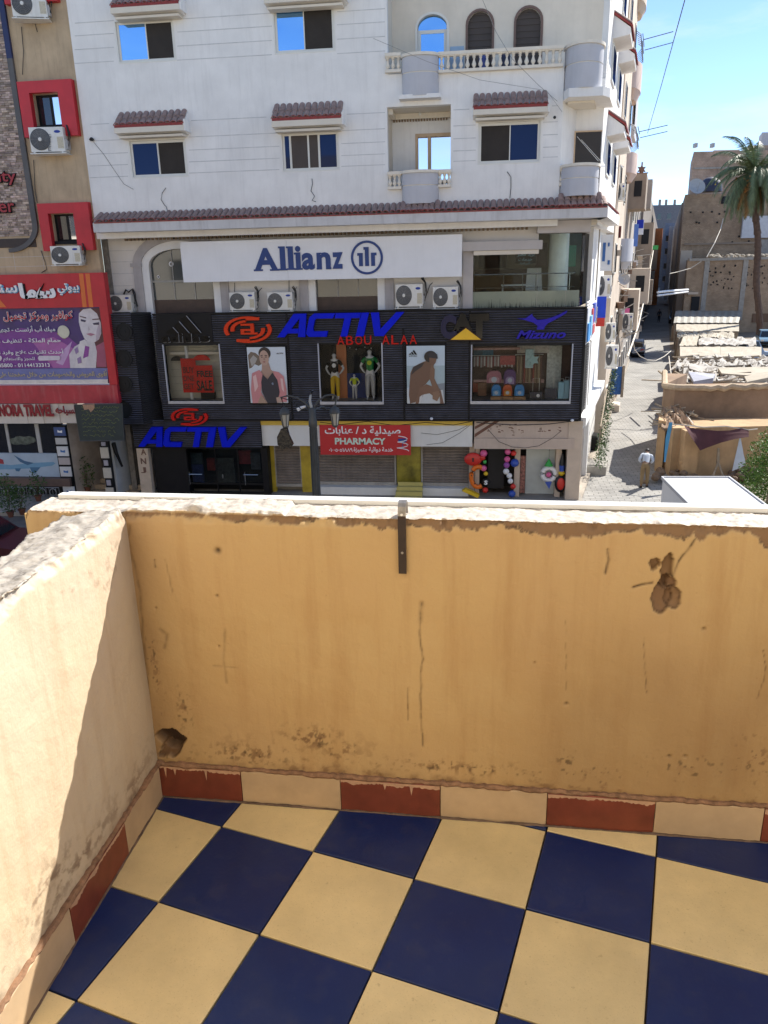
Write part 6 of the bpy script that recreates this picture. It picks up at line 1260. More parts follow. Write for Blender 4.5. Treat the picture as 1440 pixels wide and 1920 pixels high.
# toy shop at the corner
ts = thing('toy_shopfront', 'beige corner toy shop with striped brown fascia above its open door', 'shopfront', (onY(980,930,YG).x, YG, 0))
M_BFAS = mat('beige_fascia', (.52,.42,.35), .7, .1, 2, streak=.3, streakcol=(.3,.24,.2)); M_FRAMEC = mat('cream_pillar', (.5,.42,.34))
xa, xb = vx(889, 815, YC+.12), vx(1078, 815, YC+.12); z1 = cz0-.04; zm_ = onY(980, 822, YC+.1).z; zb_ = onY(980, 842, YC+.1).z
b = MB(); b.box(xa, xb, YC+.16, YC+.5, zm_, z1); b.build('upper_fascia', M_BFAS, ts); b = MB(); b.box(xa, xb, YC+.10, YC+.5, zb_, zm_-.003); b.build('lower_fascia', M_BFAS, ts)
M_BRN = mat('brown_stripe', (.16,.075,.05)); b = MB()
for (u, w_) in ((0,.12),(.28,.10)): b.prism([(xa+.02,YC+.155,zm_+.02+u),(xa+.02,YC+.155,zm_+.02+u+w_),(xa+.72-u*1.1,YC+.155,z1-.0),(xa+.90-u*1.1,YC+.155,z1)][:4], (0,.004,0))
b.build('slanted_stripe', M_BRN, ts)
b = MB()
for (px, py, s) in [(915,806,1),(936,800,1.2),(937,808,1.1),(958,800,1.4),(958,812,1.4),(978,810,1.2),(1010,806,.9),(1022,808,1.1),(1050,806,1.4)]:
    p = onY(px, py, YC+.15)
    for k in range(5): x_ = p.x+rnd.uniform(-.1,.1)*s; z_ = p.z+rnd.uniform(-.07,.07)*s; b.box(x_, x_+rnd.uniform(.02,.09), YC+.154, YC+.159, z_, z_+rnd.uniform(.012,.03))
b.build('worn_print', M_BRN, ts)['kind'] = 'stuff'
zh = onY(980, 822, YC+.1).z
boxes('pillar', M_FRAMEC, ts, [(vx(a_,880,YG), vx(c_,880,YG), YG-.3, YG+.1, 0, zb_+.02) for a_, c_ in ((891,899),(964,974),(1040,1050))]+[(vx(1062,880,YC+.15), vx(1088,880,YC+.15), YC+.13, YC+.52, 0, z1-.01)])
b = MB(); b.box(xa, xb, YG+1.5, YG+1.6, 0, zb_+.1); b.box(xa, xb, YC+.5, YG+1.5, zb_+.02, zb_+.1); b.build('interior', mat('dim_interior', (.06,.055,.05)), ts)
b = MB(); b.box(vx(986,880,YG), vx(1040,880,YG), YG+.1, YG+.14, 0, zb_+.02); b.build('white_board', mat('foggy_white', (.50,.54,.53), .3, .1), ts)
b = MB(); b.box(vx(915,880,YG+.5), vx(945,880,YG+.5), YG+.5, YG+.54, .2, zb_+.02); b.build('inner_door', mat('dark_grey_door', (.05,.05,.055)), ts)
# goods hanging around the shop door
def hang(nm, lab, cat, fn, mats, grp='toys hung at the corner shop'):
    t = thing(nm, lab, cat, (0,0,0), grp)
    for (pn, m, f) in fn: b = MB(); f(b); b.build(pn, mats[m], t, smooth=True)
MT = {k: mat('toy_'+k, c, .4, .1, 10) for k, c in dict(red=(.6,.03,.02), orange=(.75,.16,.01), yellow=(.75,.5,.02), pink=(.7,.12,.3), blue=(.03,.08,.4), white=(.75,.75,.75), green=(.05,.4,.08), purple=(.3,.08,.35), black=(.01,.01,.012), skin=(.6,.35,.3)).items()}
Yh = YG-.45
p = onY(887, 861, Yh); hang('red_disc_float', 'large red oval float with a black mark on the pillar between the shops', 'pool float', [('disc','red',lambda b: b.ball(p,.30,20,1.05,.35,.80)),('mark','black',lambda b: b.box(p.x-.03,p.x+.03,Yh-.12,Yh-.10,p.z-.07,p.z+.07))], MT)
p1 = onY(897, 893, Yh); hang('orange_ring_float', 'orange inflatable arm ring hanging by the toy shop pillar', 'pool float', [('ring','orange',lambda b: b.tube([p1+Vector((.26*math.cos(t),0,.38*math.sin(t)-.02)) for t in [R(60+i*20) for i in range(13)]], .085, 10)),('eyes','black',lambda b: [b.ball(p1+Vector((x,-.09,z)),.025,6) for x,z in ((-.2,.2),(-.25,.05),(-.12,-.25))])], MT)
ring_c = onY(1029, 889, Yh+.2)
hang('swim_ring', 'white swimming ring with pink centre hanging before the foggy board', 'swim ring', [('ring','white',lambda b: b.tube([ring_c+Vector((.23*math.cos(t),0,.23*math.sin(t))) for t in [R(i*20) for i in range(19)]], .085, 10)),('ball','pink',lambda b: b.ball(ring_c+Vector((0,0,-.02)),.10,12))], MT)
pg = onY(1029, 868, Yh+.2); hang('green_cone_toy', 'green leafy cone above the white swimming ring', 'toy', [('cone','green',lambda b: b.lathe([(.16,-.1),(.09,.02),(.01,.16)], pg, 12)),('string','black',lambda b: b.tube([pg+Vector((0,0,.15)), pg+Vector((0,0,.62))], .006, 4))], MT)
labs = [('pink','upper pink ball in the strip left of the shop mirror',907,850,.13),('red','red cap-shaped toy at the top of the goods strip left of the door',905,858,.1),('green','green ball just below the red toy left of the door',909,866,.07),('pink','pink ball low in the strip left of the door',907,878,.11),('yellow','yellow ball above the letter-marked ball',911,888,.08),('black','black ball with a white letter S, left of the door',911,903,.13),('red','brick red ball at the bottom of the left goods strip',910,919,.11),
 ('pink','pink ball at the top of the right goods strip',952,847,.11),('red','red ball beside the pink one at the top right strip',963,850,.1),('pink','hot pink ball, second in the right strip',951,861,.11),('purple','lilac ball, third in the right strip',950,872,.11),('white','pink and white ball, fourth in the right strip',949,884,.11),('white','white ball with dark patch, fifth in the right strip',955,892,.10),('white','white ball hanging above the red pennant',957,902,.1),('red','red ball above the blue bags at the doorway foot',962,912,.10),('blue','blue ball at the foot of the doorway',960,926,.13),('blue','dark blue bag-like ball beside the lilac one',965,868,.15)]
for c, lab, px, py, r_ in labs:
    q = onY(px, py, Yh); t = thing('toy_ball', lab, 'toy ball', q, 'toys hung at the corner shop'); b = MB(); b.ball(q, r_, 14); b.build('ball', MT[c], t, smooth=True)
    b = MB(); b.tube([q+Vector((0,0,r_)), q+Vector((0,.02,r_+.12))], .005, 4); b.build('string', MT['black'], t)
    if 'letter S' in lab: text('S', q.x-.06, q.x+.06, q.z-.08, q.z+.08, q.y-r_-.002, MT['white'], t, bold=.05, depth=.01)
q = onY(1051, 907, Yh+.1); hang('red_backpack', 'red and black backpack hanging right of the swimming ring', 'backpack', [('bag','black',lambda b: b.ball(q,.22,14,.95,.5,1.45)),('front_panel','red',lambda b: b.ball(q+Vector((0,-.1,.02)),.15,14,.9,.3,1.5)),('strap','black',lambda b: b.tube([q+Vector((-.08,0,.3)),q+Vector((0,0,.42)),q+Vector((.08,0,.3))], .015, 5))], MT)
q1 = onY(1054, 868, Yh+.1); hang('pennant_bundle', 'black blue and yellow cloth bundle hanging over the red backpack', 'bundle', [('upper','black',lambda b: b.lathe([(.03,.32),(.09,.05),(.1,-.08)], q1, 10)),('middle','blue',lambda b: b.lathe([(.1,-.08),(.08,-.3)], q1, 10)),('lower','yellow',lambda b: b.lathe([(.08,-.3),(.13,-.38),(.05,-.46)], q1, 10))], MT)
q2 = onY(1028, 909, Yh); hang('blue_pennant', 'small pale blue triangular pennant below the swimming ring', 'pennant', [('cloth','blue',lambda b: b.prism([q2+Vector((-.12,0,.1)),q2+Vector((.12,0,.12)),q2+Vector((.04,0,-.16))], (0,.02,0)))], MT)
q3 = onY(884, 927, YG-.8); hang('yellow_slide_toy', 'yellow plastic bar leaning at the foot of the pillar beside the step', 'toy', [('bar','yellow',lambda b: b.prism([onY(866,921,YG-.8),onY(873,917,YG-.8),onY(899,929,YG-.8),onY(896,934,YG-.8)], (0,.25,0)))], MT)
b = MB(); b.box(vx(975,900,YG), vx(984,900,YG), YG-.05, YG+.05, .2, zb_-.4); b.build('magazine_rack', mat('rack_mix', (.35,.15,.12), .6, .8, 14), ts)
b = MB(); b.tube([onY(x,y,YC+.05) for x, y in ((915,805),(935,828),(960,838),(985,840),(1010,836),(1035,822),(1052,808))], .008, 4); b.tube([onY(x,y,YC-.02) for x, y in ((893,792),(930,795),(970,797),(1030,795),(1072,790))], .014, 4); b.build('cable', M_WIRE, ts)
for px, py in ((809, 785), (1073, 788)): p = onY(px, py, YC-.1); t = thing('flood_lamp', 'small white flood lamp under the cladding edge %s' % ('above the pharmacy fascia' if px < 900 else 'at the building corner'), 'lamp', p, 'small flood lamps'); b = MB(); b.ball(p, .06, 10, 1, 1, .8); b.build('lamp_head', M_SIGNW, t); b = MB(); b.tube([p, p+Vector((0,.12,-.04))], .015, 5); b.build('arm', M_WIRE, t)
# core volume so no sky shows through the building
b = MB(); b.box(XL+.1, XR2-.1, YL+5.1, YL+5.3, -.1, ZT); b.box(XL+.1, XR2, YU+2.6, YL+5.1, ZT-.3, ZT); b.box(XL+.06, XL+.3, YL+.31, YL+5.1, -.1, ZT); b.build('rear_wall', M_WHITE, bld)
# ================================================================== GROUND
M_ASPH = mat('asphalt', (.15,.14,.13), .9, .3, .8, bump=.004); M_PAVE = mat('pavement_slabs', (.30,.275,.24), .9, .25, 1.5, bump=.003)
g = MB(); g.add([(-600,-500,0),(600,-500,0),(600,1500,0),(-600,1500,0)], [(0,1,2,3)]); struct(g.build('ground', mat('dusty_ground', (.27,.22,.165), .95, .3, .4, bump=.01, bscale=6), None, (0,0,0)))
g = MB(); g.add([(-120,8,.004),(120,8,.004),(120,24.2,.004),(-120,24.2,.004)], [(0,1,2,3)]); struct(g.build('street', M_ASPH, None, (0,0,0)))
g = MB(); g.box(-60, onY(1092,935,26).x+.1, 24.2, 27.4, .0, .13); struct(g.build('pavement', M_PAVE, None, (0,0,0)))
g = MB(); g.box(-60, onY(1092,935,26).x+.1, 24.08, 24.199, .0, .14); struct(g.build('kerb', M_CONC, None, (0,0,0)))
GA = onZ(1092, 935); GA.z = 0
GB = onZ(1242, 893); GB.z = 0
ALW = (GB-GA).dot(AN)
pv = brickmat('alley_paving', (.30,.29,.27), (.36,.345,.32), (.15,.14,.13), .40, .20, .85, 'xy', .014, .006)
g = MB(); g.prism([GA-AD*1.2+AN*.0, GA-AD*1.2+AN*(ALW+.6), GA+AD*320+AN*(ALW+.6), GA+AD*320], (0,0,.006)); struct(g.build('alley', pv, None, (0,0,0)))
g = MB(); g.prism([GA-AD*.5-AN*1.5, GA-AD*.5-AN*.0, GA+AD*200-AN*.0, GA+AD*200-AN*1.5], (0,0,.12)); struct(g.build('alley_kerb', mat('dusty_kerb', (.38,.33,.27), .9, .3, 2), None, (0,0,0)))

# ================================================================== LEFT NEIGHBOUR
M_BEIGE = mat('beige_render', (.50,.38,.25), .9, .22, 1.1, streak=.45, streakcol=(.24,.19,.13), bump=.003); M_REDW = mat('red_frame_paint', (.52,.02,.03), .5, .12, 2, streak=.15, streakcol=(.25,.02,.02)); YN = YU+.06
lb_ = thing('beauty_building', 'narrow beige rendered building with stone strip and thick red window frames, at far left', 'building', (-16, 28, 0))
nx0, nx1 = vx(-160, 300, YN), XL-.02
zrs = onY(100, 512, YN-.5).z
RF = [(38,150,140,256),(75,380,170,470),(0,-110,100,5)]
WN = [(66,176,118,236),(100,401,146,452),(20,-80,80,-30)]
hN = []
for (a, b_, c, d) in WN: r_ = rect(a, b_, c, d, YN); hN.append(r_)
b = MB(); wall_holes(b, nx0, nx1, zrs-1, ZT, hN, YN, .25); b.build('wall', M_BEIGE, lb_)
for k, (f, h) in enumerate(zip(RF, hN)):
    r_ = rect(*f, YN-.22); w = put('window', None, lb_, (r_[0], YN, r_[2])); y0, y1 = YN-.22, YN-.002
    i0, i1, j0, j1 = h; b = MB(); b.box(r_[0], r_[1], y0, y1, j1+.01, r_[3]); b.box(r_[0], i0-.01, y0, y1, r_[2], j1+.01); b.box(i1+.01, r_[1], y0, y1, r_[2], j1+.01); b.build('red_surround', M_REDW, w)
    b = MB(); b.box(i0, i1, YN+.16, YN+.22, j0, j0+.06); b.box(i0, i1, YN+.16, YN+.22, j1-.06, j1); b.box(i0, i0+.06, YN+.16, YN+.22, j0+.06, j1-.06); b.box(i1-.06, i1, YN+.16, YN+.22, j0+.06, j1-.06); m_ = i0+(i1-i0)*.52; b.box(m_-.04, m_+.04, YN+.155, YN+.215, j0+.06, j1-.06); b.build('frame', M_BLK, w)
    for (u, v, m) in ((i0+.06, m_-.04, M_PDARK), (m_+.04, i1-.06, panemat('bright_pane%d' % k, (.05,.05,.04), .85))): b = MB(); b.box(u, v, YN+.18, YN+.19, j0+.06, j1-.06); b.build('pane', m, w)
    b = MB(); b.box(i0-.05, i1+.05, YN-.05, YN+.16, j0-.10, j0-.002); b.build('sill', M_BLK, w)
# stone strip and its blue/grey edge
sx = vx(62, 400, YN-.1); M_STONE = mat('stone_chip', (.42,.34,.30), .9, .35, 12, tint=True, bump=.004)
z0s, z1s = onY(40, 443, YN).z, ZT-3; b = MB(); z = z0s; 
while z < z1s:
    x = sx-.12; 
    while x > vx(-40, 300, YN):
        w_ = rnd.uniform(.10,.24); s_ = rnd.choice([.55,.75,.9,1.0,1.25,1.45]); b.col = (s_, s_*rnd.uniform(.93,1), s_*rnd.uniform(.88,1.0)); b.box(x-w_+.006, x, YN-rnd.uniform(.015,.05), YN+.01, z+.005, z+.062); x -= w_
    z += .068
o = b.build('stone_chips', M_STONE, lb_, tint=True); o['kind'] = 'stuff'
zm_ = onY(28, 110, YN).z; M_BSTR = mat('blue_strip', (.012,.02,.09), .5); M_GSTR = mat('grey_strip', (.10,.095,.095), .6, .2)
b = MB(); b.box(sx-.10, sx+.08, YN-.1, YN-.001, zm_, z1s); b.build('edge_strip', M_BSTR, lb_)
b = MB(); b.box(sx-.10, sx+.08, YN-.1, YN-.001, z0s+.35, zm_-.003)
N = 12
for i in range(N):
    t0, t1 = math.pi/2*i/N, math.pi/2*(i+1)/N; cxs, czs = sx-1.1, z0s+.35
    P_ = [(cxs+q*math.cos(t), YN-.1, czs-.9*q/1.1*math.sin(t)*.9) for t, q in ((t0,1.0),(t1,1.0),(t1,1.18),(t0,1.18))]; b.prism(P_, (0,.098,0))
b.build('edge_strip', M_GSTR, lb_)
b = MB(); b.box(vx(-60,455,YN), vx(68,455,YN), YN-.03, YN-.001, onY(40,464,YN).z, onY(40,447,YN).z); b.build('brown_band', mat('dark_brown_band', (.06,.045,.04)), lb_)
b = MB()
for z in (onY(40,500,YN).z, onY(40,482,YN).z): b.box(vx(-60,480,YN), vx(160,480,YN), YN-.004, YN+.001, z, z+.01)
for x_ in (26, 80): x = vx(x_, 485, YN); b.box(x, x+.01, YN-.0045, YN+.001, onY(40,506,YN).z, onY(40,466,YN).z)
b.build('block_joint', M_JOINT, lb_)['kind'] = 'stuff'
for pts in ([(40,50),(44,95),(42,140)], [(63,300),(66,360),(70,380)], [(66,45),(70,60)], [(77,470),(84,490),(88,505),(78,511)]): b = MB(); b.tube([onY(x,y,YN-.04) for x, y in pts], .012, 4); b.build('wall_cable', M_WIRE, lb_)
# black and red letters, cut by the picture's edge
t = thing('beauty_letters', 'black-backed red Latin letters on the stone strip at the left picture edge', 'sign', onY(10, 400, YN-.12))
for s_, px in (('Beauty', (-62,319,31,350)), ('Center', (-72,373,28,401))):
    a = rect(*px, YN-.12); text(s_, a[0], a[1], a[2], a[3], YN-.06, M_BLK, t, 'letter_back', bold=.06, depth=.05); text(s_, a[0]+.02, a[1]-.02, a[2]+.03, a[3]-.02, YN-.111, mat('dark_red_letter', (.35,.015,.02), .4), t, 'letters', bold=.01, depth=.02)
place_ac(57, 238, 119, 287, YN-.5, 'air conditioner with vertical lettering under the upper red window frame', rz=.12)
place_ac(97, 461, 150, 497, YN-.5, 'air conditioner with square fan grille under the lower red window frame', rz=.15)
place_ac(24, -18, 84, 34, YN-.5, 'air conditioner seen from below at the top left picture edge', rz=.3)
for k, ch_ in enumerate('GREE'): a = rect(91, 252+k*8, 96, 259+k*8, YN-.5); text(ch_, a[0], a[1], a[2], a[3], YN-.52, M_ACG, acs[0] if 0 else lb_, 'unit_lettering', depth=.006)
# red shop sign with banner
YB2 = YN-.30
sgn = thing('beauty_shop_sign', 'large red sign box with white and blue Arabic lettering and orange stripes', 'sign', (vx(100,600,YB2), YB2, onY(100,755,YB2).z))
a = rect(-160, 514, 197, 576, YB2); x1r = vx(197, 540, YB2); z0r, z1r = onY(100,577,YB2).z, onY(100,513,YB2).z; xl = vx(-160,640,YB2)
b = MB(); b.box(xl, x1r, YB2, YN-.004, z0r, z1r); b.build('sign_box', M_REDW, sgn)
zb0, zb1 = onY(100,756,YB2).z, onY(100,722,YB2).z; pr0, pr1 = vx(203,650,YB2), vx(213,650,YB2)
pr0 = vx(196, 650, YB2); pr1 = x1r+.0; b = MB(); b.box(pr0, pr1, YB2, YN-.004, zb1+.003, z0r-.003); b.build('side_pillar', M_REDW, sgn)
b = MB(); b.box(xl, pr1, YB2-.05, YN-.004, zb0, zb1); b.build('bottom_beam', mat('faded_red', (.45,.03,.05), .4, .25, 2, streak=.4, streakcol=(.5,.2,.2)), sgn)
M_ORS = mat('orange_stripe', (.70,.16,.03), .5); b = MB()
for px in (148, 160): p0, p1, p2, p3 = onY(px,513,YB2), onY(px+8,513,YB2), onY(px+15,576,YB2), onY(px+7,576,YB2); b.prism([(p.x,YB2-.006,p.z) for p in (p0,p1,p2,p3)], (0,.005,0))
p0, p1, p2 = onY(-6,555,YB2), onY(12,576,YB2), onY(-8,576,YB2); b.prism([(p.x,YB2-.006,p.z) for p in (p0,p1,p2)], (0,.005,0)); b.build('orange_stripe', M_ORS, sgn)['kind'] = 'stuff'
M_LBLUE = mat('light_blue_letter', (.10,.38,.62), .4)
for s_, px, m, bd_ in ((arabic('سما'), (36,530,104,560), M_INK, .05), (arabic('بيوتي'), (108,531,148,553), M_INK, .02), (arabic('سنتر'), (-28,533,33,556), M_INK, .02)):
    a = rect(*px, YB2-.05); text(s_, a[0]+.02, a[1]+.02, a[2]-.02, a[3]-.02, YB2-.001, M_BLK if m is M_INK and bd_ > .03 else M_LBLUE, sgn, 'letter_shadow', bold=bd_+.03, depth=.04); text(s_, a[0], a[1], a[2], a[3], YB2-.041, m, sgn, 'letters', bold=bd_, depth=.03)
# printed banner
YP = YN-.16; bn = thing('beauty_banner', 'printed purple banner with a woman resting her chin, and Arabic lettering', 'banner', (vx(60,650,YP), YP, onY(60,718,YP).z))
bx0, bx1 = vx(-150,650,YP), vx(202,650,YP); bz0, bz1 = onY(100,719,YP).z, onY(100,574,YP).z
def bpt(x, y): p = onY(x, y, YP); return (p.x, p.z)
BK = [0]
def bshape(nm, col, pts, k):
    BK[0] += 1; b = MB(); b.prism([(bpt(*p)[0], YP-.0015*BK[0], bpt(*p)[1]) for p in pts], (0,.001,0)); b.build(nm, mat('bn_%s' % nm, col, .4, .15, 5), bn)
b = MB(); b.box(bx0, bx1, YP, YP+.02, bz0, bz1); b.build('sheet', mat('banner_indigo', (.05,.02,.16), .35, .4, 1.2), bn)
bshape('purple_glow', (.20,.04,.28), [(-60,640),(40,615),(120,625),(150,650),(150,690),(-60,690)], 1); bshape('pink_glow', (.40,.12,.38), [(60,640),(100,632),(140,655),(140,690),(100,690)], 2); bshape('pale_swirl', (.55,.35,.6), [(105,680),(120,655),(135,640),(128,665),(118,685)], 3)
bshape('hair_dark', (.10,.02,.03), [(150,580),(196,577),(202,640),(203,690),(175,690),(178,650),(172,600),(150,585)], 1); bshape('hair_curl', (.35,.08,.16), [(178,650),(196,640),(200,688),(182,688)], 2)
bshape('face', (.66,.62,.66), [(148,588),(156,580),(170,578),(182,588),(189,605),(190,625),(186,636),(176,643),(166,642),(158,634),(152,620),(148,604)], 3); bshape('neck', (.62,.58,.62), [(160,638),(178,643),(182,660),(180,690),(132,690),(130,665),(140,650)], 2); bshape('hand', (.7,.66,.68), [(150,640),(160,636),(166,650),(160,690),(140,690)], 4)
bshape('cheek_shade', (.50,.42,.50), [(186,604),(190,620),(186,635),(180,640),(181,622)], 4); bshape('violet_gap', (.25,.05,.3), [(160,648),(168,650),(166,668),(156,672)], 5)
for e_ in ([(152,598),(162,601),(160,604),(152,602)], [(174,606),(186,604),(186,609),(176,609)]): bshape('eyelid', (.04,.03,.08), e_, 5)
for e_ in ([(150,592),(162,595),(162,597),(150,594)], [(173,598),(187,597),(187,599),(174,600)]): bshape('eyebrow', (.12,.06,.08), e_, 5)
bshape('lips', (.45,.2,.28), [(162,626),(170,624),(179,627),(171,630)], 5); bshape('nose_shade', (.5,.45,.5), [(166,612),(170,618),(166,620)], 5)
bshape('flower_patch', (.30,.20,.4), [(140,655),(146,650),(148,660),(143,664)], 5); bshape('flower_patch', (.30,.20,.4), [(145,672),(152,668),(154,680),(147,682)], 5)
cpt = bpt(120, 622); b = MB(); b.lathe([(.22,0),(.22,.004)], (cpt[0], YP-.033, cpt[1]), 22, (0,-1,0)); b.build('round_badge', mat('cream_badge', (.65,.62,.5)), bn); bshape('badge_leaf', (.5,.45,.05), [(108,626),(118,634),(124,635),(112,620)], 5); bshape('badge_mark', (.2,.12,.1), [(114,620),(124,617),(128,622),(120,621)], 5)
bshape('blue_band', (.16,.18,.42), [(-60,692),(203,690),(203,711),(-60,713)], 1); bshape('white_band', (.68,.66,.64), [(-60,713),(203,711),(203,718),(-60,720)], 2)
bshape('white_pill', (.68,.62,.7), [(74,667),(112,667),(114,671),(112,675),(74,676),(72,671)], 2); bshape('white_pill', (.68,.62,.7), [(-20,667),(3,667),(5,671),(3,676),(-20,676)], 2)
def btxt(s, px, m, k=3, bold=.015): a = rect(*px, YP); text(s, a[0], a[1], a[2], a[3], YP-.045-.004*k, m, bn, bold=bold, depth=.004)
M_RINK = mat('red_ink', (.55,.02,.03)); M_YINK = mat('gold_ink', (.55,.45,.25))
btxt(arabic('كوافير ومركز تجميل'), (7,583,139,603), M_INK, 3, .055); btxt(arabic('كوافير ومركز تجميل'), (8,584,138,602), M_RINK, 5, .01)
btxt(arabic('ميك أب أرتست - تجهيز عرائس'), (-40,611,105,624), M_INK); btxt(arabic('حمام الملكة - تنظيف البشرة'), (-30,634,116,646), M_INK); btxt(arabic('أحدث تقنيات علاج وفرد الشعر'), (-25,654,121,667), M_INK); btxt(arabic('للحجز والاستعلام'), (8,669,67,678), M_INK, 3, .005)
btxt('01091945800 - 01144133313', (-34,681,95,688), M_INK); btxt(arabic('أقوى العروض والخصومات من خلال صفحتنا على فيس بوك'), (-46,694,203,708), M_YINK)
# travel agency
YT = YN-.25; tv = thing('travel_sign', 'off-white fascia sign with dark red Latin and Arabic travel lettering', 'sign', (vx(60,775,YT), YT, onY(60,796,YT).z))
a = rect(-150, 757, 142, 793, YT); b = MB(); n = 10
for i in range(n): xa, xb = a[0]+(a[1]-a[0])*i/n, a[0]+(a[1]-a[0])*(i+1)/n; y_ = .12*math.sin(math.pi*(i+.5)/n); b.box(xa, xb, YT-y_, YN-.05, a[2], a[3])
b.build('fascia', mat('cream_fascia', (.66,.60,.54), .6, .08, 2, streak=.2, streakcol=(.4,.3,.2)), tv)
M_DRED = mat('crimson_letter', (.28,.012,.02), .5)
for s_, px, bd_ in (('ENORA TRAVEL', (-10,758,100,781), .045), (arabic('للسياحه'), (104,761,146,779), .03)): a = rect(*px, YT-.14); text(s_, a[0], a[1], a[2], a[3], YT-.125, M_DRED, tv, 'lettering', bold=bd_, depth=.03)
tf = thing('travel_shopfront', 'travel agency front with dark panes over a pale aeroplane banner and brown ledge', 'shopfront', (vx(50,860,YN), YN, 0))
zt_ = onY(50,796,YN).z; zw0 = onY(50,849,YN).z; zbn = onY(50,893,YN).z; zl0 = onY(50,908,YN).z; xa, xb = nx0, vx(118,850,YN)
b = MB(); b.box(xa, xb, YN+.1, YN+.3, 0, zt_+.5); b.build('back_wall', M_DARKIN, tf)
for u, v in ((-60,12),(17,68),(75,108)): b = MB(); b.box(vx(u,820,YN), vx(v,820,YN), YN+.04, YN+.05, zw0, zt_+.02); b.build('pane', M_PDARK, tf)
b = MB(); [b.box(vx(u,820,YN), vx(v,820,YN), YN+.0, YN+.06, zw0, zt_+.02) for u, v in ((12,17),(68,75))]; b.build('mullion', M_ACL, tf)
p = onY(42, 825, YN+.03); b = MB(); [b.ball((p.x+.35*(i-1.5)*.5, YN+.03, p.z-.05+.06*(i % 2)), .28, 10, 1, .03, .5) for i in range(4)]; b.build('window_picture', mat('night_picture', (.10,.12,.10), .5, .8, 7), tf)
b = MB(); b.box(xa, vx(112,870,YN), YN-.03, YN+.05, zbn, zw0-.01); o = b.build('aeroplane_banner', mat('pale_blue_banner', (.38,.47,.58), .5, .15, 1.5), tf)
def pshape(nm, col, pts, k):
    b = MB(); b.prism([(onY(x,y,YN-.03).x, YN-.031-.004*k, onY(x,y,YN-.03).z) for x, y in pts], (0,.0035,0)); b.build(nm, mat('pl_'+nm, col, .5), o)
pshape('fuselage', (.16,.33,.50), [(-20,868),(20,872),(60,868),(100,866),(104,869),(98,873),(60,878),(20,880),(-20,880)], 1); pshape('tail', (.05,.13,.25), [(26,853),(46,864),(64,868),(52,872),(38,866)], 2); pshape('engine', (.06,.16,.28), [(56,876),(76,876),(66,888),(60,886)], 2); pshape('wing', (.05,.15,.28), [(28,878),(40,878),(36,884),(30,883)], 2); pshape('red_tail', (.35,.03,.05), [(-10,856),(6,862),(8,870),(-10,868)], 3)
b = MB(); b.box(xa, vx(134,900,YN-.1), YN-.25, YN+.05, zl0, zbn-.01); b.build('brown_ledge', mat('brown_ledge', (.14,.09,.075), .6, .2, 4), tf)
zr0 = onY(50,942,YN-.3).z; b = MB(); xr = vx(112,925,YN-.3)
x = xa
while x < xr: b.tube([(x,YN-.3,max(zr0,.14)),(x,YN-.3,zl0-.02)], .008, 4); x += .13
for k in range(12):
    x = xr-.25-k*.42; c_ = (x, YN-.32, (max(zr0,.14)+zl0)/2); b.tube([(c_[0]+.14*math.cos(t)*(1-.1*i/8), c_[1], c_[2]+.16*math.sin(t)*(1-.1*i/8)) for i, t in enumerate([q*.7 for q in range(14)])], .009, 4)
b.tube([(xa,YN-.3,zl0-.03),(xr,YN-.3,zl0-.03)], .014, 4); b.build('curled_railing', mat('pale_iron', (.32,.33,.36), .5), tf)['kind'] = 'stuff'
b = MB(); p0 = [onY(98.6,797,YN-.1), onY(122,797,YN-.1)]; b.box(p0[0].x, p0[1].x, YN-.12, YN+.1, 0, zt_); b.build('sign_post', M_BLK, tf)
xs_ = (p0[0].x, p0[1].x)
for k, (ya, yb_, c) in enumerate([(801,817,(.05,.09,.25)),(821,833,(.5,.5,.5)),(837,855,(.62,.63,.66)),(858,871,(.45,.4,.4)),(875,893,(.6,.6,.62)),(912,931,(.60,.63,.68))]):
    za, zb_ = onY(112,yb_,YN-.14).z, onY(112,ya,YN-.14).z; b = MB(); b.box(xs_[0]+.05, xs_[1]+(.0 if k != 5 else .02), YN-.16, YN-.121, za, zb_); o = b.build('small_sign', mat('small_sign%d' % k, c, .5), tf)
    if k in (0, 2, 4, 5): b = MB(); cx_ = (xs_[0]+xs_[1])/2+.03; cz_ = (za+zb_)/2; b.prism([(cx_-.09,YN-.166,cz_-.03),(cx_+.09,YN-.166,cz_-.05),(cx_+.10,YN-.166,cz_+.05),(cx_,YN-.166,cz_+.02),(cx_-.08,YN-.166,cz_+.06)], (0,.005,0)); b.build('sign_print', mat('sign_blue', (.05,.15,.4)) if k else M_INK, o)
# alcoves with stairs, posts
ga_ = thing('stair_entrances', 'two shaded stair entrances with stone steps beneath the dark hanging board', 'entrance', (vx(190,900,YN), YN, 0)); ztop = onY(190,800,YN).z
xa, xb = xs_[1]+.01, vx(285,880,YC+.2)-.02
b = MB(); b.box(xa, xb, YN+2.8, YN+2.9, 0, ztop+.6); b.box(xa, xb, YN+.1, YN+2.8, ztop+.4, ztop+.6); b.build('back_wall', mat('alcove_wall', (.22,.18,.15), .9, .25, 2), ga_)
b = MB(); b.prism([(xa,YN,0),(xa+.02,YN+2.8,0),(xa+.55,YN+2.8,0),(xa+.5,YN+1.2,0)], (0,0,ztop+.4)); b.build('left_wall', mat('warm_plaster', (.36,.30,.25), .9, .25, 2), ga_)
b = MB(); xm1 = vx(206,870,YN+.1); xm2 = vx(226,870,YN+.1); b.prism([(xm1,YN+.12,0),(xm1+.18,YN+.12,0),(xm2+.25,YN+2.5,0),(xm2,YN+2.5,0)], (0,0,ztop+.4)); b.build('middle_wall', mat('bluish_plaster', (.38,.40,.42), .9, .15, 2), ga_)
M_STEP = mat('stone_step', (.42,.33,.23), .8, .2, 6)
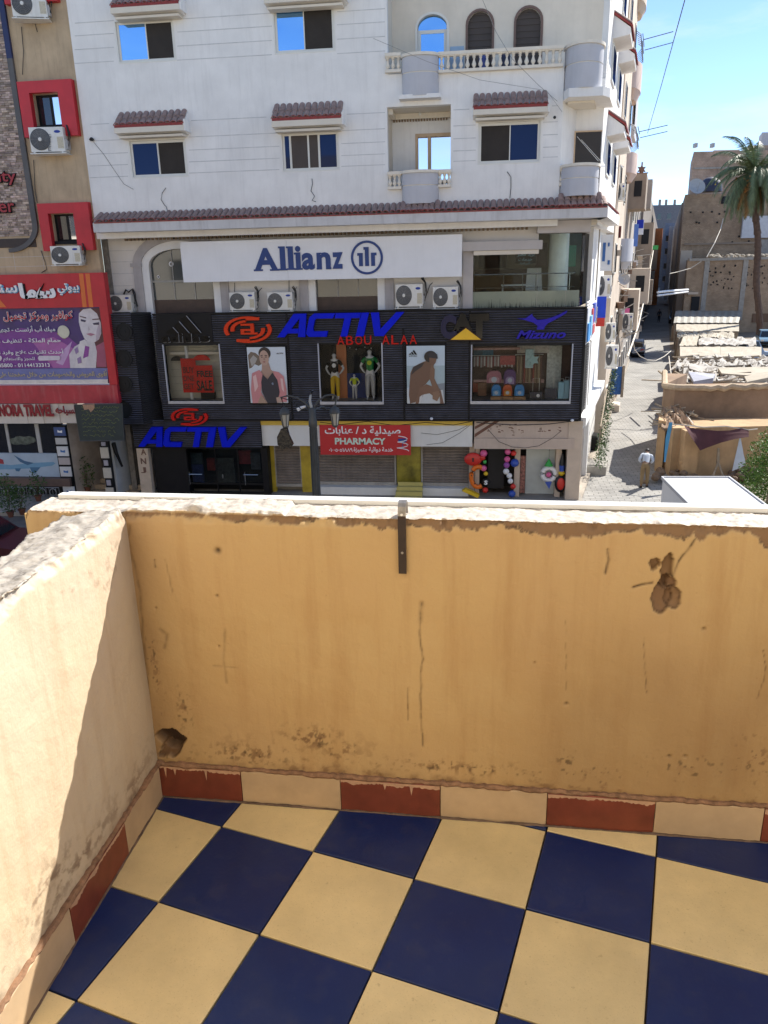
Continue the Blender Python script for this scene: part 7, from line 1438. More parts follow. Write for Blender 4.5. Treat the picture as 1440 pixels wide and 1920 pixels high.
for (u, v) in ((150, 200), (226, 262)):
    x0_, x1_ = vx(u,920,YN+.6)+.1, vx(v,920,YN+.6)
    for k in range(8): b = MB(); b.box(x0_, x1_, YN+.5+.28*k, YN+.79+.28*k, 0, .17*(k+1)); b.build('stair_step', M_STEP, ga_)
b = MB(); p_ = vx(192,860,YN-.05), vx(206,860,YN-.05); b.box(p_[0], p_[1], YN-.06, YN+.11, 0, ztop); b.build('dark_post', M_BLK, ga_)
for k, (ya, yb_) in enumerate([(838,858),(876,895),(913,932)]): b = MB(); b.box(p_[0]-.02, p_[1]+.0, YN-.10, YN-.061, onY(198,yb_,YN).z, onY(198,ya,YN).z); b.build('white_plate', mat('pale_plate', (.5,.46,.40)), ga_)
for k, (ya, yb_) in enumerate([(828,835),(862,872),(899,909)]): b = MB(); b.box(p_[0]+.05, p_[1]-.08, YN-.09, YN-.061, onY(198,yb_,YN).z, onY(198,ya,YN).z); b.build('small_plate', mat('lilac_plate', (.35,.33,.38)), ga_)
b = MB(); p_ = vx(260,880,YC-.0), vx(281,880,YC-.0); b.box(p_[0], p_[1], YC+.0, YC+.25, 0, cz2-.03); b.build('pale_post', mat('pale_post', (.52,.42,.33), .8, .15, 5), ga_)
for k, ch_ in enumerate('ANJ'): a = rect(264, 842+k*17, 274, 853+k*17, YC); text(ch_, a[0], a[1], a[2], a[3], YC-.001, mat('brown_ink', (.15,.08,.06)), ga_, 'letter', bold=.02, depth=.01)
b = MB(); q = onY(222, 850, YN+.2); b.tube([q+Vector((-.15,0,.4)), q+Vector((-.02,-.1,0)), q+Vector((.08,0,-.5)), q+Vector((.02,0,-.3))], .09, 8, .02); b.build('hanging_dark_cloth', M_BLK, ga_)
# hanging dark board with scribbled script
YD = YN-1.25; a = rect(142, 758, 229, 826, YD); bd = thing('hanging_board', 'dark green board with dense yellow-green handwriting, one corner torn', 'board', ((a[0]+a[1])/2, YD, a[2]))
cor = [onY(x,y,YD) for x, y in ((150,827),(233,826),(229,757),(139,759))]; b = MB(); b.prism([(p.x,YD,p.z) for p in cor], (0,.05,0)); b.build('board', mat('blackboard_green', (.02,.035,.04), .5, .3, 4), bd)
b = MB(); b.tube([(p.x,YD-.005,p.z) for p in cor+[cor[0]]], .014, 4); b.build('rim', M_GSTR, bd)
b = MB()
for row in range(8):
    y = 764+row*7.4; pts = []; x = 152+row*.6; xe = 224-(row % 3)*4
    while x < xe:
        pts.append(onY(x, y+rnd.uniform(-2.6,2.6), YD-.006)); x += rnd.uniform(1.2,3.0)
        if rnd.random() < .12 and len(pts) > 2: b.tube(pts, .008, 3); pts = []; x += 2
    if len(pts) > 2: b.tube(pts, .008, 3)
b.build('handwriting', mat('yellow_green_ink', (.26,.30,.10)), bd)['kind'] = 'stuff'
p_ = [onY(x,y,YD-.01) for x, y in ((154,758),(177,757),(177,766),(170,773),(166,767),(158,769))]; b = MB(); b.prism([(p.x,YD-.012,p.z) for p in p_], (0,.008,0)); b.build('torn_patch', mat('torn_card', (.45,.27,.18), .8, .3, 20), bd)
# ---------------- plants
M_LEAF = mat('leaf_green', (.045,.10,.018), .6, .4, 3, tint=True); M_LEAFB = mat('bright_leaf', (.10,.20,.025), .55, .35, 3, tint=True)
def leaves(b, c, rx, ry, rz_, n, s, rr_=None, shell=.35):
    r_ = rr_ or rnd
    for _ in range(n):
        while True:
            v = Vector((r_.uniform(-1,1), r_.uniform(-1,1), r_.uniform(-1,1)))
            if shell < v.length < 1: break
        p = Vector((c[0]+v.x*rx, c[1]+v.y*ry, c[2]+v.z*rz_)); a = Vector((r_.gauss(0,1), r_.gauss(0,1), r_.gauss(0,.6))).normalized(); q = a.cross(Vector((r_.gauss(0,1), r_.gauss(0,1), r_.gauss(0,1)))).normalized(); L_ = s*r_.uniform(.6,1.4); t_ = r_.uniform(.6,1.35)
        b.col = (t_*r_.uniform(.8,1.15), t_, t_*.8); b.add([p, p+a*L_*.5+q*L_*.22, p+a*L_, p+a*L_*.5-q*L_*.22], [(0,1,2,3)])
def potted(px, py, Y, h, lab, n=90, potc=(.16,.06,.035), grp='potted plants along the shops'):
    p = onY(px, py, Y); p.z = max(p.z, .13); t = thing('potted_plant', lab, 'plant', p, grp)
    b = MB(); b.lathe([(.08,0),(.12,.18),(.14,.18),(.14,.21),(.11,.21),(.10,.19)], p, 14); b.build('pot', mat('terracotta', potc, .8), t, smooth=True)
    b = MB(); [b.tube([p+Vector((0,0,.26)), p+Vector((rnd.uniform(-.12,.12), rnd.uniform(-.1,.1), h*rnd.uniform(.6,.9)))], .008, 4) for _ in range(6)]; b.build('stem', mat('stem_brown', (.09,.06,.03)), t)
    b = MB(); leaves(b, (p.x,p.y,p.z+.25+h*.42), .34, .3, h*.55, n*3, .10); o = b.build('foliage', M_LEAF, t, tint=True); o['kind'] = 'stuff'
potted(165, 922, YN+.4, 1.2, 'potted leafy plant at the foot of the left stair entrance')
potted(74, 948, YN-.75, .9, 'small green plant rising over the curled railing of the travel shop')
potted(28, 1010, 23.6, 1.4, 'bushy green plant on the pavement, lower left beside the parapet end', 200)
potted(46, 985, 23.9, .9, 'smaller plant beside the bushy one at lower left', 90)
# ================================================================== ALLEY AND RIGHT SIDE
CFH = Vector((CF.x, CF.y, 0)).normalized()
def atD(px, py, D):
    d = ray(px, py); return EYE+d*(D/d.dot(CFH))
def z0(p): return Vector((p.x, p.y, 0))
# lower alley side of the corner building
q0 = Vector((cx1+.02, YC+.1, 0))
def Sd(t, off=0, z=0): return q0+AD*t+AN*off+Vector((0,0,z))
def sbox(b, t0, t1, z0_, z1_, o0, o1): b.prism([Sd(t0,o0,z0_), Sd(t1,o0,z0_), Sd(t1,o1,z0_), Sd(t0,o1,z0_)], (0,0,z1_-z0_))
b = MB(); sbox(b, 1.0, 9.3, 0, cz0-.1, -.5, -.15); sbox(b, 2.9, 9.3, cz0, zfb, -.5, -.15); b.build('alley_wall', M_WHITE, bld)
b = MB(); sbox(b, .15, 9.3, cz0-.25, cz0+.05, -.15, .18); sbox(b, .1, 9.3, cz0-.5, cz0-.251, -.15, .02); b.build('alley_ledge', M_WHITE, bld)
b = MB(); z = cz1-1.25
while z < cz1+.1: sbox(b, .25, 3.4, z, z+.05, -.04, .0); z += .09
b.build('white_louvre', M_WHITE, bld)['kind'] = 'stuff'
b = MB(); z = cz0+.12
while z < cz1-1.3: sbox(b, .3, 1.7, z, z+.05, -.06, -.01); z += .09
b.build('dark_louvre', M_BLK, bld)['kind'] = 'stuff'
b = MB(); sbox(b, 1.8, 2.1, cz0+.06, cz1-1.3, -.1, .02); sbox(b, 2.6, 2.9, cz0+.06, cz1-1.3, -.1, .02); sbox(b, .05, .25, 0, cz0-.55, -.25, 0); sbox(b, 3.5,3.8,0,cz0-.55,-.15,.03); b.build('alley_pilaster', M_WHITE, bld)
b = MB(); sbox(b, .3, 1.6, .25, cz0-.6, -.24, -.20); b.build('alley_door', mat('brown_wood', (.16,.08,.04)), bld)
b = MB(); sbox(b, 2.2, 3.3, .12, cz0-.7, -.16, -.12); sbox(b, 4.4, 6.0, .12, cz0-.7, -.16, -.12); b.build('alley_shutter', M_SHUT, bld)
pc = thing('picture_panel', 'printed panel with red and blue figures on the white louvres round the corner', 'panel', Sd(1.6,.02,cz1-1.2))
for nm, t0, t1, za, zb, c in (('sheet',.3,3.2,-1.15,-.05,(.6,.62,.68)),('blue_print',.35,1.1,-1.15,-.55,(.03,.28,.7)),('pale_blue_print',1.1,1.7,-1.0,-.35,(.2,.5,.75)),('red_print',1.7,2.2,-.7,-.15,(.55,.05,.06)),('navy_print',2.3,3.1,-.65,.0,(.02,.06,.45)),('red_band',2.2,3.1,-1.05,-.75,(.5,.04,.05))):
    b = MB(); o_ = .03 if nm == 'sheet' else .045+.003*len(nm); sbox(b, t0, t1, cz1+za, cz1+zb, .0, o_); b.build(nm, mat('pp_'+nm, c, .5), pc)
# hanging white/blue sign, facing the street
def face_box(b, px0, py0, px1, py1, D, th=.1):
    p = [atD(px0,py1,D), atD(px1,py1,D), atD(px1,py0,D), atD(px0,py0,D)]; a, c = p[0], p[1]; zb_, zt_ = (p[0].z+p[1].z)/2, (p[2].z+p[3].z)/2
    b.prism([Vector((a.x,a.y,zb_)), Vector((c.x,c.y,zb_)), Vector((c.x,c.y,zt_)), Vector((a.x,a.y,zt_))], (AD if th > 1.5 else CFH)*th); return b
def fbox(nm, px, D, m, par, th=.1): return face_box(MB(), *px, D, th).build(nm, m, par)
hs_ = thing('projecting_sign', 'white projecting sign with blue bars beside the glass corner in the alley', 'sign', z0(atD(1136,480,30)))
fbox('sheet', (1125,440,1146,508), 30, M_INK, hs_, .12); fbox('blue_bar', (1129,455,1134,490), 29.97, mat('sign_blue', (.05,.15,.4)), hs_, .02); fbox('blue_bar', (1140,455,1143,462), 29.97, mat('sign_blue', (.05,.15,.4)), hs_, .02); fbox('blue_bar', (1139,488,1143,496), 29.97, mat('sign_blue', (.05,.15,.4)), hs_, .02)
tb = thing('striped_cloth', 'blue and red striped cloth banner hanging in the sun round the corner', 'banner', z0(atD(1130,590,31)))
fbox('blue_cloth', (1118,556,1135,596), 31, mat('bright_blue_cloth', (.02,.07,.6), .8), tb, .05); fbox('red_cloth', (1117,596,1133,612), 31, MT['red'], tb, .05); fbox('white_cloth', (1112,575,1119,606), 31, M_INK, tb, .05)
for k, (px, D, lab) in enumerate([((1117,517,1143,558),33,'air conditioner seen side-on under the projecting sign in the alley'),((1134,606,1152,640),35,'air conditioner low on the alley wall beside the striped cloth'),((1152,344,1170,376),36,'air conditioner high on the alley side above the eave'),((1134,648,1156,690),33,'large grey air conditioner lowest on the alley wall'),((1166,588,1184,622),43,'pale air conditioner under the balcony with laundry in the alley')]):
    p = atD((px[0]+px[2])/2, px[3], D); w_ = (atD(px[2],px[3],D)-atD(px[0],px[3],D)).length; h_ = atD(px[0],px[1],D).z-p.z; s = w_/.86; o = dup(AC, p, lab); o.scale = (s, s*1.6, h_/.58); o.rotation_euler.z = -R(14)
# second building of the alley with round balconies
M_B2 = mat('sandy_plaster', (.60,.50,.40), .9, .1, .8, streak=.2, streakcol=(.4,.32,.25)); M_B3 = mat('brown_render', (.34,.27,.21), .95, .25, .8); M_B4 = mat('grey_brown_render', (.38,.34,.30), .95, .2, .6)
def block(nm, lab, t0, t1, h, m, back=9, off=0.0, cat='building'):
    t = thing(nm, lab, cat, PC+AD*((t0+t1)/2)-AN*3, 'buildings along the alley' if cat == 'building' else None); b = MB(); b.prism([z0(Aside(t0,off)), z0(Aside(t1,off)), z0(Aside(t1,off-back)), z0(Aside(t0,off-back))], (0,0,h)); b.build('wall', m, t); return t
b2 = block('alley_building', 'sandy plastered building with round balconies behind the white one', 9.2, 16, 26, M_B2, off=.05)
def winA(par, t, z, w=1.1, h=1.3, off=.05, m=None):
    x = put('window', None, par, Aside(t,off)+Vector((0,0,z))); b = MB(); side_box(b, t-w/2, t+w/2, z, z+h, off+.001, off+.04); b.build('frame', M_ALU, x); b = MB(); side_box(b, t-w/2+.06, t+w/2-.06, z+.06, z+h-.06, off+.041, off+.05); b.build('pane', m or M_PDARK, x)
for z in (1.2,4.4,7.6,10.8,14,17.2): winA(b2, 10.4, z); winA(b2, 14.8, z)
def roundbalc(par, px, yt, yb_, D, r, m, lab=None, depth=.9):
    """half-round balcony whose right edge shows at px"""
    pr_ = atD(px, (yt+yb_)/2, D); u = (pr_-Aside(0)).dot(AD); base = Aside(u, 0); zt_, zb_ = atD(px, yt, D).z, atD(px, yb_, D).z; rr2 = max(.4, (pr_-base).dot(AN)); N = 14
    o = put('balcony', None, par, Vector((base.x, base.y, zb_)))
    def ring(rx, ra, z): return [base+AN*(rx*math.sin(math.pi*i/N))-AD*(ra*math.cos(math.pi*i/N))+Vector((0,0,z)) for i in range(N+1)]+[base-AN*.2+AD*ra+Vector((0,0,z)), base-AN*.2-AD*ra+Vector((0,0,z))]
    b = MB(); b.hull(ring(rr2,r,zb_), ring(rr2,r,zt_)); b.build('curved_parapet', m, o, smooth=True)
    b = MB(); b.hull(ring(rr2*.55,r*.6,zb_-(zt_-zb_)*.35), ring(rr2*.97,r*.97,zb_-.002)); b.build('corbel', m, o, smooth=True); return o, base, rr2, zt_, zb_
M_IR = mat('grille_blue_grey', (.10,.11,.15), .5); M_PINKW = mat('pinkish_plaster', (.62,.48,.42), .9, .08, 2)
for k, (px, yt, yb_, D) in enumerate([(1211,-30,14,42),(1203,124,174,42),(1195,290,328,42),(1187,448,490,42)]):
    o, base, rr2, zt_, zb_ = roundbalc(b2, px, yt, yb_, D, 1.5, [M_B2, M_PINKW, M_PINKW, M_DRUM][k])
    if k in (1, 2):
        b = MB()
        for j in range(-3, 4):
            q = base+AD*j*.4+Vector((0,0,zt_)); b.tube([q, q+AN*rr2*.9+Vector((0,0,.5)), q+AN*rr2*.7+Vector((0,0,1.1)), q+AN*.1+Vector((0,0,1.25))], .02, 5)
        for s_ in (.4, .8, 1.1): b.tube([base-AD*1.2+AN*rr2*.9+Vector((0,0,zt_+s_)), base+AD*1.2+AN*rr2*.9+Vector((0,0,zt_+s_))], .02, 5)
        b.build('iron_grille', M_IR, o)['kind'] = 'stuff'
    if k in (1, 2, 0):
        b = MB(); [b.tube([base+AN*rr2+AD*s_+Vector((0,0,zt_+.9-.0*s_)), base+AN*(rr2+1.3)+AD*s_+Vector((0,0,zt_+1.1))], .018, 4) for s_ in (-1,1)]; b.build('laundry_arm', M_IR, o)
p = atD(1190, 214, 44); tt = (p-Aside(0)).dot(AD)
mb_ = put('box_window', None, b2, Vector((p.x,p.y,0))); b = MB(); side_box(b, tt-1.3, tt+1.3, atD(1190,262,44).z, atD(1190,186,44).z, .05, (p-Aside(tt)).dot(AN)+.1); b.build('projecting_bay', M_DRUM, mb_)
b = MB(); side_box(b, tt-1.1, tt-1.32, atD(1190,240,44).z, atD(1190,196,44).z, .2, (p-Aside(tt)).dot(AN)); b.build('dark_opening', M_DARKIN, mb_)
# farther blocks on the left
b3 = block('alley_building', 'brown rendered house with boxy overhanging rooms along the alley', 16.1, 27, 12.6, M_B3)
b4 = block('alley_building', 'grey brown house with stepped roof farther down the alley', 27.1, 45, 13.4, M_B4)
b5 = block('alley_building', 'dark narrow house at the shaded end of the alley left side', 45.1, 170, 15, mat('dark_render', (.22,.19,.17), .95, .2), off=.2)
for tt_ in range(48, 110, 7):
    for zz in (1.5, 5, 8.5): winA(b5, tt_, zz, 1.4, 1.5, off=.2)
for tt_, zz, dp in ((52,6,.9),(64,3.5,1.2),(80,7,1.3),(95,4,1.0)): b = MB(); side_box(b, tt_, tt_+3.5, zz, zz+2.6, .201, dp); b.build('overhanging_room', [M_B3, M_B2][tt_ % 2], b5)
rb = thing('alley_building', 'long shaded row of houses on the right side of the far alley', 'building', GA+AD*140+AN*8, 'buildings along the alley'); b = MB(); g0, g1 = GA+AD*84+AN*(ALW+.9), GA+AD*260+AN*(ALW+.9); b.prism([g0, g1, g1+AN*9, g0+AN*9], (0,0,15)); b.build('wall', M_B3, rb)
for tt_, zz, (w_, h_), dp, m in [(22, 10.9, (3,1.8), .9, M_B3),(27.5, 11.2, (2.4,1.7), 1.1, M_B4),(33, 5.2, (3,2.4), 1.3, M_B2),(20, 4.4, (2.6,2.2), 1.0, M_B2),(40, 8.5, (3,2.4), 1.2, M_B3)]:
    par = b3 if tt_ < 27 else b4; b = MB(); side_box(b, tt_-w_/2, tt_+w_/2, zz, zz+h_, .001, dp); o = b.build('overhanging_room', m, par)
    b = MB(); side_box(b, tt_-w_/2-.02, tt_-w_/2-.005, zz+h_*.35, zz+h_*.8, dp*.3, dp*.75); b.build('window', M_DARKIN, o)
for par, ts__, zs in ((b3,(17.5,20,23,26),(1.2,4.2,7.4)),(b4,(29,33,37,42),(1.2,4.2,7.4,10.6))):
    for tt_ in ts__:
        for zz in zs: winA(par, tt_, zz, off=0)
ra = thing('roof_antenna', 'spiky star-shaped metal ornament on the roof behind the pink balcony', 'antenna', atD(1201, 345, 50)); b = MB(); p = atD(1201, 348, 50); b.tube([p-Vector((0,0,1)), p+Vector((0,0,1.3))], .05, 6)
for zz, r_ in ((.1,.45),(.5,.5),(.9,.3)): b.prism([p+Vector((0,0,zz))+CR*(r_*math.cos(t)*(1 if i % 2 else .5))+Vector((0,0,r_*math.sin(t)*(1 if i % 2 else .5))) for i, t in enumerate([math.pi*2*k/12 for k in range(12)])], CFH*.05)
b.build('star_mast', mat('rusty_metal', (.22,.12,.08), .7), ra)
# orange house, end houses with bluish shade put into their wall colour
def house(nm, lab, px0, px1, ytop, D, m, depth=8, cat='building', grp='houses at the end of the alley', ybase=None):
    a, c = atD(px0, ytop, D), atD(px1, ytop, D); t = thing(nm, lab, cat, z0((a+c)/2), grp); zt_ = (a.z+c.z)/2; b = MB(); dr = (z0(c)-z0(a)).normalized(); bk = AD.copy()
    b.prism([z0(a), z0(c), z0(c)+bk*depth, z0(a)+bk*depth], (0,0,zt_)); b.build('wall', m, t); return t, z0(a), z0(c), dr, bk, zt_
def houswin(t, a, dr, bk, us, zs, w=1.0, h=1.2, m=None):
    for u in us:
        for z in zs: x = put('window', None, t, a+dr*u+Vector((0,0,z))); b = MB(); q = a+dr*u-bk*.03+Vector((0,0,z)); b.prism([q, q+dr*w, q+dr*w+Vector((0,0,h)), q+Vector((0,0,h))], bk*.025); b.build('pane', m or M_PDARK, x); b = MB(); q = q-dr*.08-bk*.06-Vector((0,0,.1)); b.prism([q, q+dr*(w+.16), q+dr*(w+.16)+Vector((0,0,.1)), q+Vector((0,0,.1))], bk*.1); b.build('sill', M_CONC, x)
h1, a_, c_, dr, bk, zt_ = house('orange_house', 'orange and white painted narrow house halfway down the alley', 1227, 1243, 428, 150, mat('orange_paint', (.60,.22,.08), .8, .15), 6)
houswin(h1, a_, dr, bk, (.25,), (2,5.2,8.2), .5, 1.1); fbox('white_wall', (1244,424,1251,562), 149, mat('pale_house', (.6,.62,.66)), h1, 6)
h2, a_, c_, dr, bk, zt_ = house('shaded_grey_house', 'tall grey shaded house closing the end of the alley', 1222, 1290, 384, 250, mat('painted_shade_grey', (.17,.18,.21), .95, .2), 10); houswin(h2, a_, dr, bk, (2,5,), (4,8,12,16,20), 1.2, 1.6)  # bluish alley shade painted in as the wall colour
h3, a_, c_, dr, bk, zt_ = house('bluish_shaded_house', 'bluish shaded house at the alley end beside the orange one', 1248, 1268, 418, 200, mat('painted_shade_blue', (.14,.17,.24), .9, .2), 10); houswin(h3, a_, dr, bk, (.4,1.5), (3,6,9.5,12.5), .7, 1.3)  # alley shade painted into this wall too, bluer
b = MB(); [fbox('roof_block', (x, 374, x+5, 386), 252, M_B4, h2, 2) for x in (1234, 1246, 1262)]
# shade: buildings behind the right-hand row whose shadow falls along the alley
# ---------------- brick buildings at the right
M_BRK = brickmat('mud_brick', (.56,.41,.28), (.45,.32,.21), (.34,.25,.18), .30, .12, .95, 'xz', .02, .02); M_BRK2 = brickmat('far_brick', (.52,.38,.29), (.46,.33,.25), (.38,.28,.22), .4, .18, .95, 'xz', .02, .01)
tb1, a_, c_, dr, bk, zt_ = house('upper_brick_block', 'reddish brick apartment block with flat roof rising behind the palm', 1301, 1520, 282, 112, M_BRK2, 14, grp='brick buildings at the right'); zt1 = zt_
fbox('roof_wall', (1336,281,1385,300), 113, M_B2, tb1, 3); fbox('roof_wall', (1400,272,1500,300), 113, M_B3, tb1, 3); fbox('roof_block', (1425,247,1520,285), 118, M_DRUM, tb1, 4)
for y_ in (312, 345): fbox('floor_band', (1301,y_,1510,y_+3), 111.9, M_CONC, tb1, .15)
for x_ in (1303, 1335): fbox('water_tank', (x_,268,x_+5,276), 112.5, M_ACL, tb1, .8)
houswin(tb1, a_, dr, bk, (9,), (10,13), 1, 1.3, M_DARKIN); houswin(tb1, a_, dr, bk, (4.5,), (13.9,), 1.2, 1.2, M_DARKIN)
tb2, a_, c_, dr, bk, zt_ = house('mud_brick_building', 'mud brick building with rows of small holes, satellite dish and dark dome on top', 1285, 1520, 362, 97, M_BRK, 12, grp='brick buildings at the right')
b = MB(); fbox('alley_corner', (1265,470,1286,600), 96.8, M_B2, tb2, 9); fbox('upper_room', (1352,338,1375,385), 99, M_BRK2, tb2, 5); fbox('recess', (1352,368,1368,382), 96.9, M_DARKIN, tb2, .05)
for (x, y) in [(1295,398),(1318,398),(1335,397),(1359,397),(1306,417),(1311,418),(1345,417),(1349,401),(1373,454),(1404,452),(1386,443)]: fbox('putlog_hole', (x-1.6,y-1.5,x+1.6,y+1.5), 96.9, M_DARKIN, tb2, .05)
fbox('floor_band', (1283,455,1420,458), 96.85, M_B3, tb2, .2); fbox('white_wall', (1390,405,1440,446), 96.6, mat('pale_house', (.6,.62,.66)), tb2, .3); fbox('worn_plaster', (1420,448,1520,485), 96.7, M_CONC, tb2, .2)
tb3, a_, c_, dr, bk, zt_ = house('low_brick_building', 'lower mud brick wall with concrete columns and rubble along its top, behind the stalls', 1290, 1540, 485, 90, M_BRK, 6, grp='brick buildings at the right')
for x_ in (1311, 1382): fbox('concrete_column', (x_,487,x_+9,600), 89.9, M_CONC, tb3, .2)
fbox('ledge', (1290,548,1309,552), 89.4, M_B2, tb3, .5); fbox('top_beam', (1293,482,1530,487), 89.8, M_CONC, tb3, .5); fbox('door_opening', (1293,556,1308,600), 89.9, M_DARKIN, tb3, .1)
for (x, y) in [(1410+18*i, 588) for i in range(2)]: fbox('brown_door', (x,y,x+12,y+16), 89.9, mat('brown_wood', (.16,.08,.04)), tb3, .08)
for _ in range(60): x = rnd.uniform(1318,1378) if rnd.random() < .6 else rnd.uniform(1392,1440); y = rnd.uniform(495,540); fbox('brick_gap', (x,y,x+rnd.uniform(1,3.5),y+rnd.uniform(1.5,4)), 89.93, M_DARKIN, tb3, .05)
b = MB(); 
for i in range(120): p = atD(rnd.uniform(1330,1440), 481, 90.4); b.ball(p+Vector((0,rnd.uniform(0,1),rnd.uniform(-.2,.2))), rnd.uniform(.08,.3), 6, 1, 1, .6)
o = b.build('rubble', mat('pale_rubble', (.5,.43,.33), .95, .3, 5), tb3); o['kind'] = 'stuff'
di = thing('satellite_dish', 'pale satellite dish on the brick roof beside the dark dome', 'satellite dish', atD(1306,360,96), 'satellite dishes'); p = atD(1307, 349, 96)
b = MB(); ax = (-CFH+Vector((0,0,.5))).normalized(); b.lathe([(.05,-.28),(.5,-.2),(.95,0),(.95,.03),(.5,-.16),(.001,-.24)], p, 20, ax); b.build('dish', M_ACL, di, smooth=True); b = MB(); b.tube([p-ax*.25, p-Vector((0,0,1))], .05, 6); b.tube([p-ax*.1-Vector((0,0,.8)), p+ax*.8], .02, 4); b.build('mount', M_CONC, di)
do = thing('dark_dome', 'large dark dome-shaped cover on the brick roof', 'dome', atD(1332,360,96.5)); p = atD(1331, 360, 97.5); b = MB(); b.lathe([(1.35,0),(1.32,.5),(1.15,1.0),(.8,1.4),(.4,1.6),(.001,1.65)], p, 20); b.build('dome_shell', mat('dark_tarpaulin', (.03,.035,.07), .6), do, smooth=True); b = MB(); b.ball(p-CFH*1.3+Vector((0,0,.7)), .08, 8); b.build('knob', M_YEL, do)
# cables down the walls
cb = thing('sagging_cable', 'pale cable sloping down the mud brick wall to the lower roof', 'cable', atD(1340,450,89)); b = MB(); b.tube([atD(1356,410,96.5), atD(1351,430,94), atD(1340,455,91), atD(1325,482,89.3)], .05, 4); b.build('cable', M_CREAMW, cb)
cb = thing('sagging_cable', 'pale cable drooping from the lower roof across the alley mouth', 'cable', atD(1280,505,89)); b = MB(); b.tube([atD(1315,490,89.2), atD(1295,503,89), atD(1270,510,88), atD(1256,513,87)], .04, 4); b.build('cable', M_CREAMW, cb)
# ---------------- stalls
M_SHEET = mat('bleached_sheet', (.44,.39,.31), .9, .2, 1.2, bump=.01, bscale=3); M_CORR = mat('grey_corrugated', (.33,.31,.27), .7, .25, 1.5); M_TARP = mat('pale_tarpaulin', (.42,.39,.35), .85, .4, 1.5, bump=.02, bscale=4); M_MUD = mat('mud_plaster', (.30,.20,.13), .95, .35, .8, bump=.02, bscale=4); M_TIMB = mat('weathered_timber', (.36,.29,.21), .9, .3, 6)
def sheet(nm, px, m, par, wav=.0, n=24, th=.04, corr=False, rag=0.0):
    """px = ((xl,y,D) front-left, front-right, back-right, back-left)"""
    fl, fr_, br_, bl = [atD(*q) for q in px]; b = MB(); top = []; k = 5
    for j in range(k+1):
        for i in range(n+1):
            u, v = i/n, j/k; p = (fl*(1-u)+fr_*u)*(1-v)+(bl*(1-u)+br_*u)*v
            if wav: p = p+Vector((0,0,wav*(math.sin(u*17+j*1.3+p.x)*.5+rnd.uniform(-.5,.5))))
            if corr: p = p+Vector((0,0,.05*(i % 2)))
            if rag and j in (0, k): p = p+Vector((rnd.uniform(-rag,rag), rnd.uniform(-rag,rag), rnd.uniform(-rag,rag)*.6))
            top.append(p)
    N = n+1; fs = [(j*N+i, j*N+i+1, (j+1)*N+i+1, (j+1)*N+i) for j in range(k) for i in range(n)]; M_ = len(top)
    b.add(top+[p-Vector((0,0,th)) for p in top], fs+[tuple(M_+q for q in f[::-1]) for f in fs]+[(i, M_+i, M_+i+1, i+1) for i in range(n)]+[(k*N+i+1, M_+k*N+i+1, M_+k*N+i, k*N+i) for i in range(n)])
    return b.build(nm, m, par)
def stall(lab, xl, xr, yf, Df, yb_, Db, m, wav=.05, corr=False, split=None, rag=.0, xl2=None, xr2=None, posts=True):
    p0, p1 = atD(xl,yf,Df), atD(xr,yf,Df); t = thing('market_stall', lab, 'stall', z0((p0+p1)/2), 'market stalls right of the alley'); xs = [xl, xr] if split is None else [xl, split, xr]; xl2 = xl if xl2 is None else xl2; xr2 = xr if xr2 is None else xr2
    for i, (u, v) in enumerate(zip(xs, xs[1:])):
        f = lambda x: xl2+(xr2-xl2)*(x-xl)/(xr-xl); sheet('roof_sheet', ((u,yf,Df),(v-.3,yf,Df),(f(v)-.3,yb_,Db),(f(u),yb_,Db)), m if i == 0 or not isinstance(m, tuple) else m, t, wav, 20, .05, corr, rag)
    b = MB(); c0, c1 = atD(xl,yf,Df), atD(xr,yf,Df); d0, d1 = atD(xl2,yb_,Db), atD(xr2,yb_,Db)
    b.prism([z0(c0), z0(d0), Vector((d0.x,d0.y,d0.z-.15)), Vector((c0.x,c0.y,c0.z-.15))], (c1-c0).normalized()*.12); b.build('side_wall', M_MUD, t)
    b = MB(); b.prism([z0(c0)+CFH*.3, z0(c1)+CFH*.3, Vector((c1.x,c1.y,c1.z-.3))+CFH*.3, Vector((c0.x,c0.y,c0.z-.3))+CFH*.3], CFH*.1); b.build('front_wall', M_TIMB, t)
    b = MB(); [b.tube([z0(c0.lerp(c1,q)), c0.lerp(c1,q)], .06, 5) for q in (0.02,.33,.66,.98)]; b.build('posts', M_TIMB, t)
    return t
stall('far pale corrugated stall roof nearest the brick wall', 1263, 1385, 605.5, 82, 583, 89, M_CORR, .0, True, None, 0, 1267, 1391)
stall('second stall from the brick wall with plain board roof', 1268, 1386, 621, 74, 608, 79, M_SHEET, .02, False, 1326)
stall('narrow ragged stall roof behind the wide board one', 1270, 1377, 633, 66, 623, 71, M_SHEET, .12, False, 1312, .1)
stall('bright left stall roof in the middle row beside the wavy one', 1274, 1306, 648, 59, 630, 65, M_SHEET, .03, False, None, .05, 1282, 1311)
stall('wavy light stall roof with black gap beneath in the middle row', 1310, 1418, 646, 58, 634, 63, M_TARP, .12, False, None, .1)
stall('wide smooth stall roof made of two joined boards', 1275, 1428, 668, 51, 650, 55, M_SHEET, .02, False, 1351)
st6 = stall('ragged stall roof heaped with sticks and cloth', 1262, 1440, 690, 44.5, 669, 49, M_TARP, .18, False, 1340, .25, 1275)
st7 = stall('nearest stall roof covered with crumpled white tarpaulins', 1278, 1460, 721, 38.5, 694, 43.5, M_TARP, .16, False, 1344, .2)
